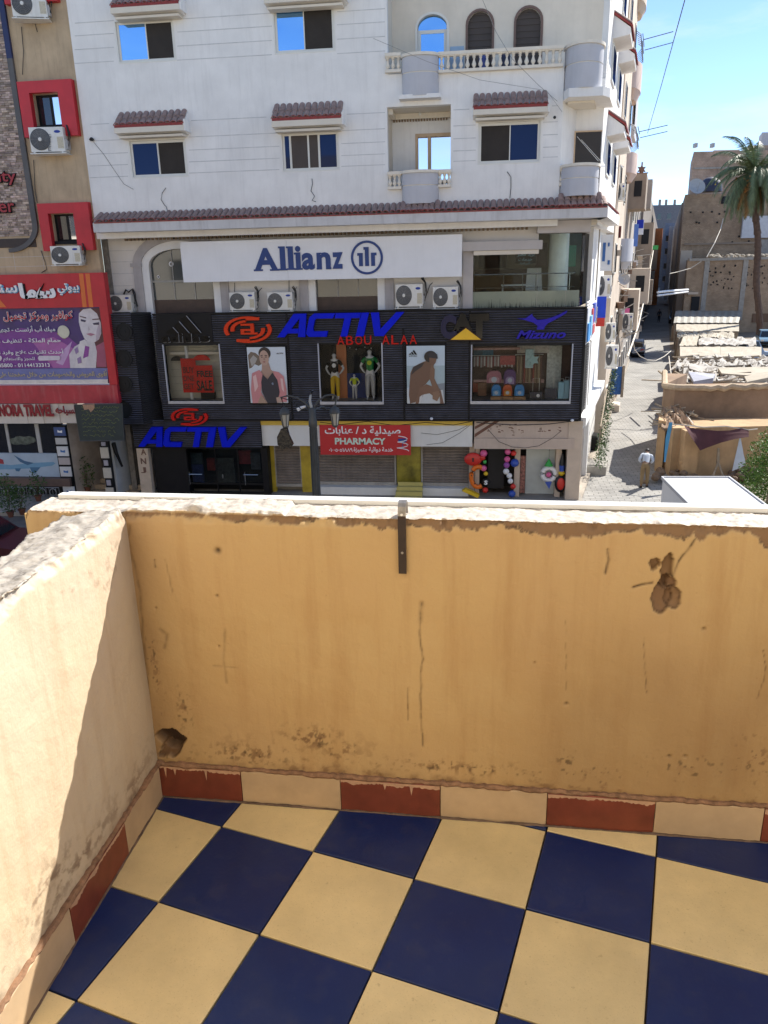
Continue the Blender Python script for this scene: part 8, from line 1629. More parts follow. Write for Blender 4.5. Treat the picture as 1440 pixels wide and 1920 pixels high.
def debris(xl, xr, yt, yb_, D0, D1, n, par, zj=.25):
    for _ in range(n):
        D = rnd.uniform(D0, D1); f = (D-D0)/(D1-D0); x = rnd.uniform(xl, xr); p = atD(x, yb_+(yt-yb_)*f, D); a = rnd.uniform(-.5,.5) if rnd.random() < .7 else rnd.uniform(0,3.1); L_ = rnd.uniform(.5,2.6); d = (CR*math.cos(a)+CFH*math.sin(a))*L_; d.z = rnd.uniform(-.12,.12); b = MB(); b.tube([p, p+d], rnd.uniform(.025,.06), 5); b.build('stick', M_TIMB, par)
debris(1262,1430,668,690,45,49,50,st6); debris(1250,1300,694,722,38,44,26,st7); debris(1340,1400,700,722,38,42,14,st7)
for (xs_, D, m) in [([(1290,694),(1345,692),(1340,704),(1310,706),(1292,700)],41,M_TARP),([(1345,700),(1440,694),(1445,712),(1400,716),(1352,710)],40,M_SHEET),([(1395,712),(1445,708),(1445,720),(1400,722)],38.6,M_SHEET),([(1290,706),(1340,708),(1336,722),(1300,724)],38.4,mat('blue_grey_sheet',(.34,.35,.42),.8,.2,3)),([(1293,692),(1325,691),(1336,700),(1300,700)],42.6,mat('blue_grey_sheet',(.34,.35,.42)))]:
    pts = [atD(x, y, D+ (722-y)*.12)+Vector((0,0,.12)) for x, y in xs_]; b = MB(); b.hull([p-Vector((0,0,.03)) for p in pts], [p+Vector((0,0,rnd.uniform(.02,.25))) for p in pts]); b.build('tarpaulin', m, st7)
# mud-plastered wall in front of the stalls
mw = thing('mud_wall', 'tall mud-plastered wall with rounded corner in front of the stalls', 'wall', z0(atD(1340,800,32)))
Df = 31.6; ztp = atD(1340,727,Df).z; b = MB(); a_, c_ = z0(atD(1263,760,Df)), z0(atD(1470,760,Df)); l_ = z0(atD(1243,760,Df+.8)); N = 30
tp = [l_+(a_-l_)*0, l_+(a_-l_)*.35-CFH*.35, a_]
bmw = MB(); pts = [l_+AD*4, l_, l_.lerp(a_,.45)-CFH*.25, a_, c_, c_+CFH*1, a_+CFH*1.2, l_+AD*4+AN*1.0]
bmw.prism(pts, (0,0,ztp)); bmw.build('wall', M_MUD, mw)
b = MB(); prev = None
path = [l_+AD*4, l_, l_.lerp(a_,.45)-CFH*.25, a_]+[a_.lerp(c_, i/16) for i in range(1,17)]
b.tube([p+Vector((0,0,ztp+rnd.uniform(-.05,.06))) for p in path], .13, 7); b.build('mud_crest', mat('dry_mud', (.46,.36,.25), .95, .25, 4, bump=.01), mw, smooth=True)
# the yellow shed with its awnings
ys = thing('yellow_shed', 'ochre-plastered shed with thatch and torn awning at the alley corner', 'shed', z0(atD(1330,890,29.5)))
M_YEL2 = mat('ochre_shed_plaster', (.50,.33,.18), .9, .25, 1.2, streak=.35, streakcol=(.25,.15,.08), bump=.004)
Dy = 29.2; a_, c_ = z0(atD(1256,880,Dy)), z0(atD(1475,880,Dy)); zt_ = atD(1256,803,Dy).z; l2 = z0(atD(1238,870,Dy+1.2)); b = MB()
b.prism([l2, a_, c_, c_+CFH*1.6, l2+CFH*.6], (0,0,zt_)); b.build('wall', M_YEL2, ys)
p0, p1 = z0(atD(1279,880,Dy-.5)), z0(atD(1306,880,Dy-.5)); b = MB(); b.prism([p0, p1, p1+CFH*.5, p0+CFH*.5], (0,0,zt_-.02)); b.build('buttress', M_YEL2, ys)
b = MB(); p0, p1 = z0(atD(1228,870,Dy+.9)), z0(atD(1242,870,Dy+.6)); b.prism([p0, p1, p1+AD*1.2, p0+AD*1.2], (0,0,zt_+.15)); b.build('side_pillar', M_YEL2, ys)
# thatch / rubble roof
b = MB()
for _ in range(70):
    x, f = rnd.uniform(1240,1300), rnd.random(); p = atD(x, 803-f*40+(x-1240)*.15, Dy+.3+f*2); d = Vector((rnd.gauss(0,.3), rnd.gauss(0,.5), rnd.gauss(0,.06))).normalized()*rnd.uniform(.3,1.1); b.tube([p, p+d], rnd.uniform(.015,.05), 4)
b.build('thatch_sticks', M_TIMB, ys)['kind'] = 'stuff'
sheet('thatch_bed', ((1240,803,Dy+.3),(1302,806,Dy+.2),(1275,762,Dy+2.0),(1244,764,Dy+2.4)), M_MUD, ys, .12, 16, .1, False, .1)
sheet('flat_roof', ((1290,805,Dy+.1),(1470,808,Dy+.1),(1470,798,Dy+1.6),(1300,796,Dy+1.6)), mat('dusty_cloth', (.42,.34,.27), .9, .3, 2), ys, .08, 16, .06, False, .05)
tp_ = thing('purple_awning', 'maroon cloth awning sagging to a point over the ochre shed wall', 'awning', atD(1340,845,28.6))
def clothpoly(nm, rows, m, par, th=.02, wav=.05):
    n = len(rows[0]); b = MB(); vs = [atD(*q)+Vector((0,0,wav*rnd.uniform(-1,1))) for r in rows for q in r]; fs = [(j*n+i, j*n+i+1, (j+1)*n+i+1, (j+1)*n+i) for j in range(len(rows)-1) for i in range(n-1)]; M_ = len(vs); b.add(vs+[v+CFH*th for v in vs], fs+[tuple(M_+q for q in f[::-1]) for f in fs]); return b.build(nm, m, par, smooth=True)
def rows4(top, bot, Dt, Db, k=6):
    r = []
    for j in range(k+1):
        v = j/k; r.append([(t[0]+(q[0]-t[0])*v, t[1]+(q[1]-t[1])*v, Dt+(Db-Dt)*v) for t, q in zip(top, bot)])
    return r
top = [(1283,797),(1296,802),(1318,806),(1345,808),(1370,807),(1390,804),(1404,808)]; bot = [(1284,799),(1297,822),(1313,845),(1326,839),(1352,829),(1378,824),(1404,819)]
clothpoly('cloth', rows4(top, bot, 28.2, 27.9), mat('maroon_cloth', (.10,.035,.04), .9, .2, 3), tp_, .02, .02)
b = MB(); b.tube([atD(1256,795,28.5), atD(1283,797,28.2), atD(1320,801,28.3), atD(1360,799,28.4), atD(1404,806,28.2), atD(1420,804,28.3)], .025, 5); b.build('rope', M_CREAMW, tp_)
tp2 = thing('blue_ribbon_cloth', 'torn bright blue plastic strip hanging down the shed pillar', 'cloth', atD(1252,860,28.6))
top = [(1255,792),(1258,791),(1261,793)]; mid = [(1248,822),(1252,824),(1256,822)]; bot = [(1245,866),(1246.5,867),(1248,865)]; clothpoly('cloth', rows4(top, mid, 28.4, 28.5, 3)+rows4(mid, bot, 28.5, 28.5, 3)[1:], mat('blue_plastic', (.08,.33,.62), .4), tp2, .02, .03)
tp3 = thing('white_flag_cloth', 'pale triangular cloth hanging from a pole in front of the shed', 'cloth', atD(1385,880,27.8)); clothpoly('cloth', rows4([(1387,821),(1388,821),(1389,821)], [(1373,883),(1386,879),(1398,872)], 28.0, 27.7, 5), mat('pale_cloth', (.55,.60,.68), .8), tp3, .02, .03)
pw = thing('leaning_pole', 'dark wooden pole standing against the ochre shed wall', 'pole', z0(atD(1346,890,28.4))); b = MB(); b.prism([atD(1344,870,28.6), atD(1349,870,28.6), atD(1349.5,841,28.7), atD(1346,841,28.7)], CFH*.08); b.tube([atD(1346,868,28.6), atD(1336,895,28.3)], .04, 5); b.tube([atD(1347,868,28.6), atD(1356,895,28.3)], .04, 5); b.build('pole', M_TIMB, pw)
# rubbish and dark planks by the shed foot
for k, (x, y, D) in enumerate([(1384,893,27.5),(1398,905,26),(1250,900,27)]): t = thing('rubble_heap', ['rubble heap behind the white van roof', 'dark rubble under the green tree', 'broken brick heap at the alley corner of the shed'][k], 'rubble', z0(atD(x,y,D))); b = MB(); p = onZ(x, y); [b.ball(Vector((p.x+rnd.gauss(0,.35), p.y+rnd.gauss(0,.35), rnd.uniform(.02,.3))), rnd.uniform(.06,.18), 6, 1, 1, .7) for _ in range(30)]; b.build('stones', mat('rubble_brown', (.22,.15,.10), .95, .4, 6), t)['kind'] = 'stuff'
# ================================================================== STREET LAMP
YLp = 20.2; M_LMP = mat('street_lamp_iron', (.045,.05,.055), .5, .25, 6)
lp = onY(586, 780, YLp); lpx = lp.x
lamp = thing('street_lamp', 'dark fluted street lamp post with curved arms and hanging lanterns', 'street lamp', (lpx, YLp, 0)); ztl = onY(586, 768, YLp).z
b = MB(); b.lathe([(.26,0),(.26,.25),(.18,.35),(.15,.9),(.13,1.0),(.115,1.2),(.095,ztl-.5),(.12,ztl-.45),(.12,ztl-.3),(.10,ztl-.25),(.10,ztl),(.05,ztl+.06)], (lpx,YLp,0), 12)
for k in range(10): a = 2*math.pi*k/10; b.tube([(lpx+.115*math.cos(a),YLp+.115*math.sin(a),1.2),(lpx+.097*math.cos(a),YLp+.097*math.sin(a),ztl-.5)], .014, 4)
b.build('pole', M_LMP, lamp, smooth=True)
def on(px, py, dy=0): p = onY(px, py, YLp+dy); return p
b = MB(); b.tube([on(585,768), on(581,752), on(582,742), on(586,732)], .045, 8, .025); b.build('top_spike', mat('pale_bent_spike', (.30,.32,.34), .4), lamp, smooth=True)
arms = [([(583,768),(572,755),(556,745),(540,742),(527,745),(533,762)], 'left', 0), ([(587,768),(596,752),(610,742),(624,740),(632,744),(628,760)], 'right', 0), ([(582,770),(568,764),(556,766)], '', .6), ([(588,770),(604,762),(618,768)], '', .6), ([(584,768),(574,752),(566,748)], '', .9)]
for pts, nm, dy in arms: b = MB(); n_ = len(pts); b.tube([on(x, y, dy*i/(n_-1)) for i, (x, y) in enumerate(pts)], .032, 7, .022); b.build('arm', M_LMP, lamp, smooth=True)
M_LGL = mat('milky_lantern_glass', (.38,.37,.33), .2, .1)
def lantern(px, ytop, dy=0):
    p = on(px, ytop, dy); s = onY(px, ytop+38, YLp+dy).z-p.z; s = -s/.62; o = put('lantern', None, lamp, p)
    b = MB(); b.lathe([(.02*s,0),(.05*s,-.03*s),(.14*s,-.10*s),(.17*s,-.2*s),(.17*s,-.23*s),(.15*s,-.24*s)][::-1], p, 12); b.build('cap', M_LMP, o, smooth=True)
    b = MB(); b.lathe([(.14*s,-.245*s),(.085*s,-.60*s)][::-1], p, 8); b.build('glass', M_LGL, o)
    b = MB(); [b.tube([p+Vector((.145*s*math.cos(a),.145*s*math.sin(a),-.245*s)), p+Vector((.09*s*math.cos(a),.09*s*math.sin(a),-.60*s))], .012*s, 4) for a in [2*math.pi*k/6 for k in range(6)]]; b.lathe([(.095*s,-.60*s),(.095*s,-.63*s),(.03*s,-.68*s)][::-1], p, 8); b.build('cage', M_LMP, o)
lantern(533, 762); lantern(627, 760)
bg_ = thing('black_bag', 'torn black plastic bag snagged on the left lantern of the street lamp', 'plastic bag', on(534,838)); b = MB(); c_ = [on(528,803),on(538,802),on(543,815),on(551,832),on(546,840),on(538,838),(on(530,842)),on(522,832),on(521,818),on(526,808)]; b.hull([p-Vector((0,.10,0)) for p in c_], [p+Vector((rnd.uniform(-.03,.03),.12,rnd.uniform(-.03,.03))) for p in c_]); b.build('bag', mat('black_plastic', (.01,.01,.012), .25, .2, 20, bump=.02, bscale=12), bg_)
b = MB(); b.tube([on(558,768),on(566,764,.1),on(573,762,.1)], .05, 6, .03); b.build('rag', M_SIGNW, lamp)
b = MB(); b.tube([on(528,746),on(548,752,-.1),on(566,768),on(600,770,.1),on(622,764)], .012, 4); b.build('wire', M_WIRE, lamp)
# ================================================================== PEOPLE
pm = z0(onZ(1207, 914)); hp = 1.66
man = thing('person', 'person in pale blue shirt and khaki trousers bending forward in the alley, seen from behind', 'person', pm)
figure(man, pm, hp, R(14), mat('brown_skin', (.22,.12,.07), .6), mat('pale_blue_shirt', (.50,.55,.62), .85, .08, 8), mat('khaki_trousers', (.24,.17,.09), .9, .1, 8), mat('dark_shoe', (.015,.012,.01), .4), mat('black_hair', (.012,.010,.010), .6), lean=.8, arms='front', sleeve='long', stride=.05)
p2_ = z0(onZ(1235, 604)); m2 = thing('person', 'distant person in dark clothes walking down the shaded alley', 'person', p2_); figure(m2, p2_, 1.72, R(190), mat('brown_skin', (.22,.12,.07)), mat('dark_shirt', (.03,.035,.05), .9), mat('dark_trousers', (.02,.022,.03), .9), mat('dark_shoe', (.015,.012,.01)), mat('black_hair', (.012,.01,.01)), sleeve='long', stride=.1)
# ================================================================== CARS
M_GLC = mat('car_glass', (.015,.02,.025), .08, 0, spec=.8); M_TYRE = mat('tyre_rubber', (.015,.015,.015), .85); M_RIM = mat('wheel_rim', (.45,.45,.45), .3, 0, metal=.8)
def car(lab, pos, yaw, col, kind='hatch', L_=4.0, W_=1.66, Hh=1.45, grp='parked cars'):
    pos = Vector(pos); t = thing('parked_car', lab, 'car', pos, grp); F = Vector((math.sin(yaw), math.cos(yaw), 0)); S = Vector((math.cos(yaw), -math.sin(yaw), 0)); w2 = W_/2
    P = lambda s, f, z: pos+S*s+F*f+Vector((0,0,z))
    body = [(-.5,.30),(-.5,.62),(-.485,.80),(-.40,.86),(.12,.88),(.26,.86),(.44,.76),(.5,.62),(.5,.34),(.46,.24),(-.46,.24)]
    if kind == 'pickup': cab = [(-.06,.86),(-.03,1.0*Hh),(.16,Hh),(.27,.86)]
    elif kind == 'sedan': cab = [(-.36,.86),(-.24,Hh),(.08,Hh),(.24,.86)]
    elif kind == 'van': cab = [(-.49,.85),(-.49,Hh),(.30,Hh),(.42,.85)]
    else: cab = [(-.46,.84),(-.40,Hh-.06),(-.34,Hh),(.06,Hh),(.23,.86)]
    m = mat('car_paint_%s' % '_'.join('%d' % (c*100) for c in col), col, .3, .05, spec=.6)
    b = MB(); r0 = [P(-w2*.96, L_*u, z) for u, z in body]; r1 = [P(-w2, L_*u*.99, z) for u, z in body]; r2 = [P(w2, L_*u*.99, z) for u, z in body]; b.hull([P(-w2, L_*u*.995, z) for u, z in body], [P(w2, L_*u*.995, z) for u, z in body]); b.build('body', m, t)
    b = MB(); n = len(cab); q = lambda s: [P(s*(w2-.04 if z < 1 else w2-.20), L_*u, z) for u, z in cab]; b.hull(q(-1), q(1)); b.build('cabin', m, t)
    for s in (-1, 1):
        lo, hi = [c for c in cab if c[1] < 1], [c for c in cab if c[1] >= 1]; u0, u1, v0, v1 = cab[0][0], cab[-1][0], min(c[0] for c in hi), max(c[0] for c in hi)
        b = MB(); zz0, zz1 = .90, Hh-.09; pts = [(u0+.05,zz0),(u1-.05,zz0),(v1-.0,zz1),(v0+.03,zz1)]; b.prism([P(s*((w2-.04)-(z-.86)/(Hh-.86)*.16+.008), L_*u, z) for u, z in pts], S*s*-.01); b.build('side_window', M_GLC, t)
    for (ua, ub, nm) in ((u1, v1, 'windscreen'), (u0, v0, 'rear_window')):
        if kind == 'pickup' and nm == 'rear_window' and 0: continue
        d = 1 if nm == 'windscreen' else -1; b = MB(); pts = [(-w2+.16, ua-.012*d, .92), (w2-.16, ua-.012*d, .92), (w2-.27, ub+.02*d, Hh-.08), (-w2+.27, ub+.02*d, Hh-.08)]; b.prism([P(s_, L_*u_+.02*d, z_+.012) for s_, u_, z_ in pts], F*d*.012); b.build(nm, M_GLC, t)
    for s in (-1, 1):
        for u in (-.31, .33):
            w = put('wheel', None, t, P(s*(w2-.08), L_*u, .30)); b = MB(); b.lathe([(.19,-.09),(.28,-.09),(.30,-.05),(.30,.05),(.28,.09),(.19,.09)], P(s*(w2-.09), L_*u, .30), 20, S*s); b.build('tyre', M_TYRE, w, smooth=True); b = MB(); b.lathe([(.001,.07),(.05,.085),(.19,.08),(.20,-.05)], P(s*(w2-.09), L_*u, .30), 14, S*s); b.build('rim', M_RIM, w)
        for d, mm, nm in ((1, M_ALU, 'headlight'), (-1, MT['red'], 'tail_light')): b = MB(); c = P(s*(w2-.22), d*(L_*.5-.01), .66 if d > 0 else .70); b.obox(c, S*.14, F*.02, (0,0,.07)); b.build(nm, mm, t)
    for d, nm in ((1,'front_bumper'),(-1,'rear_bumper')): b = MB(); b.obox(P(0, d*(L_*.5+.02), .42), S*(w2-.04), F*.06, (0,0,.11)); b.build(nm, M_BLK if kind != 'van' else m, t)
    b = MB(); b.obox(P(0, -(L_*.5+.09), .48), S*.24, F*.008, (0,0,.06)); b.build('number_plate', M_ALU, t)
    if kind == 'pickup': b = MB(); [b.obox(P(s*(w2-.03), -L_*.26, .96), S*.03, F*L_*.22, (0,0,.12)) for s in (-1,1)]; b.obox(P(0,-L_*.49,.96), S*(w2-.03), F*.03, (0,0,.12)); b.build('bed_wall', m, t)
    return t
ay = R(12.2)
p = z0(onZ(1187, 671)); car('silver grey car parked in the alley beneath the laundry balcony', p+AD*1.9+AN*.1, ay, (.22,.26,.32), 'hatch', 3.9)
p = z0(onZ(1266, 607)); car('dark blue car facing the camera in the shaded far alley', p+AD*2, ay+math.pi, (.02,.03,.06), 'sedan', 4.2)
p = z0(atD(1398, 640, 64)); car('white and blue pickup parked beyond the stalls', p, ay+R(70), (.30,.40,.55), 'pickup', 4.6, 1.8, 1.75)
p = z0(onZ(1440, 651)); car('light blue car beside the pickup at the right picture edge', p+AD*1.5, ay+math.pi, (.12,.25,.38), 'hatch', 3.8)
p = z0(onZ(8, 1062)); car('maroon car on the street at the lower left picture edge', p+Vector((-1.0,.2,0)), R(90), (.05,.008,.012), 'sedan', 4.3)
# white box van at the alley mouth
vz = 2.25; q = [onZ(x, y, vz) for x, y in ((1243,896),(1366,896),(1382,948),(1258,948))]; vn = thing('white_van', 'white box van parked at the alley mouth, its flat roof catching the sun', 'van', z0((q[0]+q[2])/2))
dv = (z0(q[1])-z0(q[0])).normalized(); fv = Vector((-dv.y, dv.x, 0)); w_ = (z0(q[1])-z0(q[0])).length; o_v = z0(q[0]); M_VAN = mat('van_white', (.80,.80,.80), .35, .04, 2)
b = MB(); b.prism([o_v+Vector((0,0,.45)), o_v+dv*w_+Vector((0,0,.45)), o_v+dv*w_-fv*3.1+Vector((0,0,.45)), o_v-fv*3.1+Vector((0,0,.45))], (0,0,vz-.45)); b.build('box_body', M_VAN, vn)
b = MB(); e = .04
for (s0, s1, f0, f1) in ((-e,0,-3.1,0),(w_,w_+e,-3.1,0),(-e,w_+e,0,e),(-e,w_+e,-3.14,-3.1)): b.prism([o_v+dv*s0+fv*f0, o_v+dv*s1+fv*f0, o_v+dv*s1+fv*f1, o_v+dv*s0+fv*f1], (0,0,.09)); 
for i in range(len(b.v)): v = b.v[i]; b.v[i] = (v[0], v[1], v[2]+vz-.05)
b.build('roof_rim', mat('rim_grey', (.5,.5,.52), .5), vn)
b = MB(); b.prism([o_v-fv*3.15+Vector((0,0,.35)), o_v+dv*w_-fv*3.15+Vector((0,0,.35)), o_v+dv*w_-fv*4.4+Vector((0,0,.35)), o_v-fv*4.4+Vector((0,0,.35))], (0,0,1.3)); b.build('cab', M_VAN, vn)
b = MB(); b.prism([o_v+dv*.1-fv*3.5+Vector((0,0,1.15)), o_v+dv*(w_-.1)-fv*3.5+Vector((0,0,1.15)), o_v+dv*(w_-.1)-fv*4.42+Vector((0,0,1.1)), o_v+dv*.1-fv*4.42+Vector((0,0,1.1))], (0,0,.42)); b.build('windscreen', M_GLC, vn)
for s in (.1, w_-.1):
    for f in (-.8, -3.7): w = put('wheel', None, vn, o_v+dv*s+fv*f); b = MB(); b.lathe([(.19,-.1),(.3,-.1),(.32,0),(.3,.1),(.19,.1)], o_v+dv*s+fv*f+Vector((0,0,.32)), 18, dv); b.build('tyre', M_TYRE, w); b = MB(); b.lathe([(.001,-.09),(.19,-.085),(.19,.085),(.001,.09)], o_v+dv*s+fv*f+Vector((0,0,.32)), 12, dv); b.build('rim', M_RIM, w)
# ================================================================== PALM
pt = thing('palm_tree', 'tall date palm with drooping fronds before the brick buildings', 'palm tree', z0(atD(1424,600,80)))
b = MB(); top_ = atD(1416, 326, 80); base_ = z0(atD(1428, 600, 80)); n = 26; pts = [base_.lerp(top_, i/n)+Vector((.12*math.sin(i*.5),0,0)) for i in range(n+1)]
for i in range(n): b.tube([pts[i], pts[i+1]], .36 if i % 2 else .31, 9, .29 if i < n-4 else .33)
b.build('trunk', mat('palm_bark', (.13,.085,.065), .95, .35, 4, bump=.03, bscale=8), pt)
rp_ = random.Random(5); M_FROND = mat('palm_frond', (.15,.19,.10), .55, .25, 2, tint=True); M_DRYF = mat('dry_frond', (.30,.17,.07), .8, .25, 2, tint=True)
def frond(az, el, L_, droop, m, dry=False):
    b = MB(); d = Vector((math.cos(az)*math.cos(el), math.sin(az)*math.cos(el), math.sin(el))); p = top_.copy(); N = 16; step = L_/N; pts = [p.copy()]
    for i in range(N): d = (d+Vector((0,0,-droop*(i/N+.15)))).normalized(); p = p+d*step; pts.append(p.copy())
    b.col = (1,.9,.7); b.tube(pts, .045, 4, .012); sd = Vector((-math.sin(az), math.cos(az), 0))
    for i in range(3, N*5):
        f = i/5; j = int(f); q = pts[j].lerp(pts[min(j+1,N)], f-j); t = (pts[min(j+1,N)]-pts[max(j-1,0)]).normalized(); l = .75*math.sin(math.pi*min(1,(f/N)*.85+.12))+.12
        for s in (-1, 1):
            e = q+(sd*s*.75+t*.6+Vector((0,0,-.35-rp_.random()*.35))).normalized()*l; w_ = t*.035; c = rp_.uniform(.6,1.6); b.col = (c,c,c*.9); b.add([q-w_, q+w_, e+Vector((0,0,-.06))], [(0,1,2)])
    b.build('frond', m, pt, tint=True)
for k in range(64): a = rp_.uniform(0, 2*math.pi); e = rp_.uniform(-.5, 1.25); frond(a, e, rp_.uniform(4.2,5.6), .17+.11*(1-e), M_FROND)
for k in range(22): frond(rp_.uniform(0,6.28), rp_.uniform(-1.2,-.5), rp_.uniform(3.2,4.6), .25, M_FROND if k % 3 else M_DRYF)
b = MB(); 
for k in range(5):
    a = rp_.uniform(0,6.28); q = top_+Vector((math.cos(a)*1.3, math.sin(a)*1.3, -1.1)); [b.ball(q+Vector((rp_.gauss(0,.2),rp_.gauss(0,.2),rp_.gauss(0,.35))), .10, 5) for _ in range(40)]
b.build('date_clusters', mat('dates_orange', (.35,.15,.04), .7), pt)['kind'] = 'stuff'
# ================================================================== GREEN TREE, VINE, FLOWERS
tr_ = thing('green_tree', 'bright green leafy tree at the right picture edge above the parapet', 'tree', z0(atD(1440,935,25)))
ct = atD(1452, 860, 25); b = MB(); b.tube([z0(ct), z0(ct)+Vector((0,0,ct.z-.5)), ct], .09, 8, .04); b.tube([ct-Vector((0,0,.8)), ct+Vector((.5,.1,.4))], .04, 5, .02); b.tube([ct-Vector((0,0,.8)), ct+Vector((-.5,.1,.3))], .04, 5, .02); b.build('trunk', M_TIMB, tr_)
b = MB()
for (x, y, r_) in [(1452,828,.55),(1430,850,.5),(1415,880,.52),(1432,905,.62),(1460,875,.8),(1418,915,.42),(1450,940,.7),(1408,900,.3)]: c_ = atD(x, y, 25+rnd.uniform(-.4,.4)); leaves(b, c_, r_, r_, r_*.9, int(2600*r_*r_), .085, shell=.3)
b.build('crown', M_LEAFB, tr_, tint=True)['kind'] = 'stuff'
vi = thing('climbing_vine', 'dark climbing vine spilling down the alley wall below the white ledge', 'vine', z0(atD(1125,860,30))); b = MB()
for i in range(26): f = i/25; c_ = atD(1146-f*26, 690+f*175, 40-f*11); leaves(b, c_+AN*.1, .24, .5, .34, 90, .09, shell=.1)
o = b.build('leaves', M_LEAF, vi, tint=True); o['kind'] = 'stuff'; b = MB(); b.tube([z0(atD(1124,830,31)), atD(1126,800,31), atD(1138,730,36)], .03, 5); b.build('stem', M_TIMB, vi)
fl = thing('flower_pots', 'potted bright green plant with blue pots against the blue door in the alley', 'plant', z0(atD(1150,755,36)))
b = MB(); b.lathe([(.14,0),(.22,.35),(.24,.4),(.18,.4)], z0(onZ(1150,748)), 12); b.build('pot', mat('terracotta', (.3,.1,.05)), fl); b = MB(); c_ = z0(onZ(1150,748))+Vector((0,0,1.0)); leaves(b, c_, .5, .4, .7, 420, .12, shell=.1); b.build('foliage', M_LEAFB, fl, tint=True)['kind'] = 'stuff'
b = MB(); b.lathe([(.12,0),(.18,.3),(.14,.3)], c_+Vector((-.1,-.5,-.5)), 12); b.build('blue_pot', mat('blue_pot', (.02,.15,.45), .4), fl); b = MB(); [b.ball(c_+Vector((rnd.gauss(0,.3),-.3+rnd.gauss(0,.2),rnd.gauss(0,.3))), .03, 5) for _ in range(16)]; b.build('flower', MT['red'], fl)['kind'] = 'stuff'
bdoor = thing('blue_door', 'bright blue wooden door leaf folded out over the alley step', 'door', z0(onZ(1158,745))); fbox('door_leaf', (1141,688,1164,740), 40, mat('blue_wood', (.03,.14,.42), .5, .3, 8), bdoor, .06); fbox('brown_post', (1164,686,1168,745), 39.9, M_TIMB, bdoor, .1)
for k, (x, y, w_, h_, m, lab) in enumerate([(1118,885,1.0,.35,M_CONC,'low concrete block step on the kerb at the alley mouth'),(1112,845,.5,.7,M_BLK,'dark crate against the wall under the vine'),(1149,770,.9,.4,M_CREAMW,'pale stone step lit by the sun below the blue door')]):
    p = z0(onZ(x, y)); t = thing('step_block', lab, 'step' if k != 1 else 'crate', p); b = MB(); b.prism([p-AN*w_/2-AD*.5, p+AN*w_*.4-AD*.5, p+AN*w_*.4+AD*.6, p-AN*w_/2+AD*.6], (0,0,h_)); b.prism([p-AN*w_*.45-AD*.4+Vector((0,0,h_)), p+AN*w_*.3-AD*.4+Vector((0,0,h_)), p+AN*w_*.3+AD*.5+Vector((0,0,h_)), p-AN*w_*.45+AD*.5+Vector((0,0,h_))], (0,0,.04)); b.build('block', m, t)
# laundry, dish, odds and ends in the alley
def odd(nm, lab, cat, px, D, m, th=.05, grp='laundry and boxes hanging in the alley'): t = thing(nm, lab, cat, z0(atD(px[0],px[3],D)), grp); fbox(nm.split('_')[-1], px, D, m, t, th); return t
odd('hanging_cloth', 'long pale blue cloth hanging from the round balcony', 'laundry', (1187,420,1195,462), 44, mat('light_blue_cloth', (.12,.22,.55), .9)); odd('hanging_cloth', 'white shirt with blue patch drying beside the pale blue cloth', 'laundry', (1195,412,1206,440), 46, M_INK); odd('hanging_cloth', 'deep blue cloth above the white shirt', 'laundry', (1194,412,1206,428), 45.8, mat('deep_blue_cloth', (.02,.04,.4), .9)); odd('hanging_cloth', 'pink cloth on a line lower in the alley', 'laundry', (1165,578,1180,590), 44, MT['pink']); odd('hanging_cloth', 'green cloth strip by the orange house', 'laundry', (1222,460,1234,468), 80, MT['green']); odd('hanging_cloth', 'dark red domed window awning beside the striped balcony', 'awning', (1146,424,1164,446), 38, mat('dark_red_hood', (.12,.02,.015)), .3)
t = thing('satellite_dish', 'grey satellite dish on the alley wall facing the camera', 'satellite dish', atD(1169,535,40), 'satellite dishes'); p = atD(1170, 523, 40); b = MB(); ax = (-CFH+Vector((.1,0,.35))).normalized(); b.lathe([(.03,-.10),(.15,-.08),(.29,0),(.30,.01),(.15,-.06),(.001,-.08)], p, 18, ax); b.build('dish', M_ACL, t, smooth=True); b = MB(); b.tube([p-ax*.08, p-AN*.5-Vector((0,0,.2))], .025, 5); b.tube([p-ax*.05-Vector((0,0,.25)), p+ax*.25], .01, 4); b.build('mount', M_CONC, t)
b3b = MB()
for k in range(40):
    D = rnd.uniform(36, 80); px0 = 1240-2.07*1505/D; p = atD(px0+rnd.uniform(1,7), rnd.uniform(470,660), D); d = (AN*rnd.uniform(.2,1)+AD*rnd.uniform(-1,1)+Vector((0,0,rnd.uniform(-.4,.4))))*rnd.uniform(.4,1.4); b3b.tube([p, p+d], rnd.uniform(.012,.03), 4)
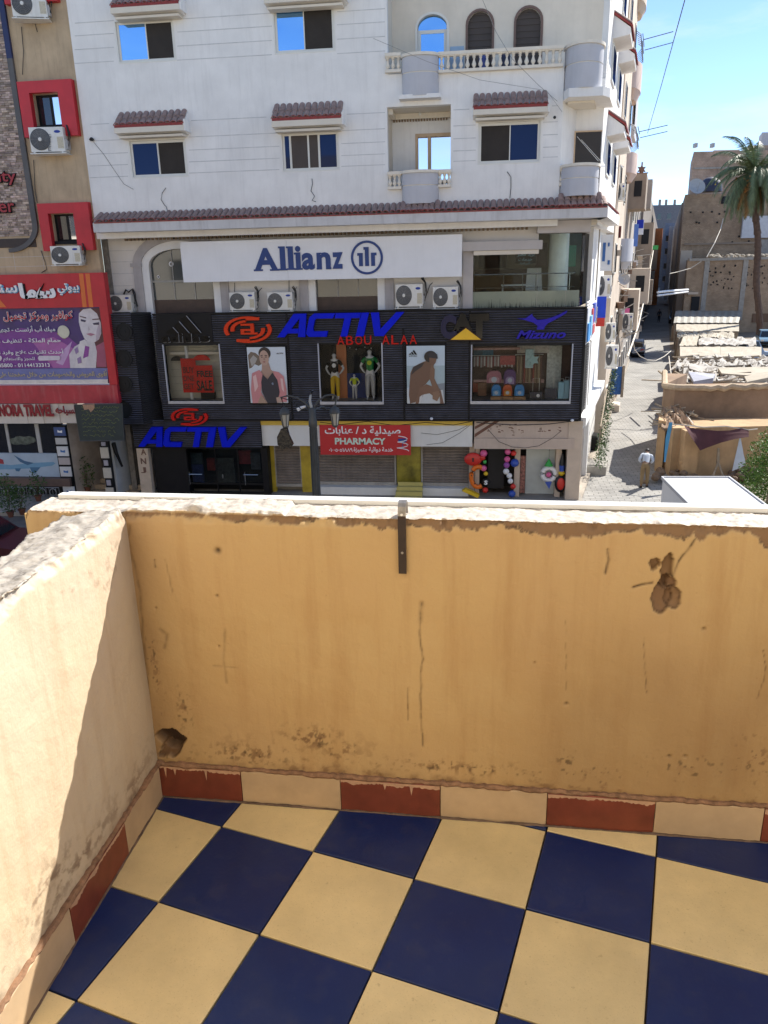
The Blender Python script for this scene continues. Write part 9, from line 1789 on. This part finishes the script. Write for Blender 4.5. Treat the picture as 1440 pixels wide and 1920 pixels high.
t = thing('tangled_bars', 'tangle of poles and cables sticking out of the alley house walls', 'poles', z0(atD(1180,560,45))); b3b.build('bars', M_CONC, t)['kind'] = 'stuff'
for k in range(16):
    D = 37+k*2.3; px0 = 1240-2.07*1505/D; y = rnd.uniform(440,640); c = rnd.choice([(.55,.45,.35),(.6,.6,.62),(.3,.2,.14),(.5,.5,.5),(.2,.12,.08)]); par = b3 if k > 4 else b2
    fbox('wall_box', (px0, y, px0+rnd.uniform(5,10), y+rnd.uniform(8,26)), D, mat('wall_box%d' % int(c[0]*100), c, .8, .2, 4), par, rnd.uniform(.4,1.2))
# overhead wires
def wire(lab, pts, r_, m=M_WIRE): t = thing('overhead_wire', lab, 'wire', atD(*pts[0]), 'overhead wires'); b = MB(); b.tube([atD(*q) for q in pts], r_, 5); b.build('wire', m, t)
wire('single thin wire crossing the sky beside the white building', [(1300,-70,16),(1284,0,19),(1262,80,24),(1240,160,30),(1214,250,40)], .012)
wire('thick white cable bundle running down the alley houses', [(1225,470,90),(1216,520,70),(1208,560,58),(1197,610,48),(1187,640,42),(1177,668,38)], .05, M_CREAMW)
wire('white cable looping low across the alley', [(1186,636,42),(1190,655,42),(1200,668,42),(1214,675,42),(1230,676,43),(1246,668,44),(1258,658,45)], .022, M_CREAMW)
wire('thin wires crossing the upper facade diagonally', [(905,0,25.2),(930,60,25.3),(960,110,25.4),(1010,160,25.4),(1045,190,25.4)], .007, mat('grey_cable', (.25,.24,.23)))
wire('cable strung from the facade over the awning to the corner', [(700,72,25.4),(800,115,25.4),(900,150,25.4),(1025,170,25.4),(1054,210,25.4)], .006, mat('grey_cable', (.25,.24,.23)))
wire('rope sagging from the mud wall crest to the shed roof', [(1254,668,40),(1258,700,38),(1264,725,36),(1275,750,34),(1288,780,31),(1300,795,29)], .025, M_CREAMW)
wire('pair of white pipes crossing the far alley', [(1233,548,70),(1250,546,72),(1290,543,80)], .10, M_SIGNW)
wire('lower white pipe crossing the far alley under its pair', [(1233,554,70),(1250,552,72),(1290,547,80)], .08, M_SIGNW)
bpy.data.scenes.remove(TMP)
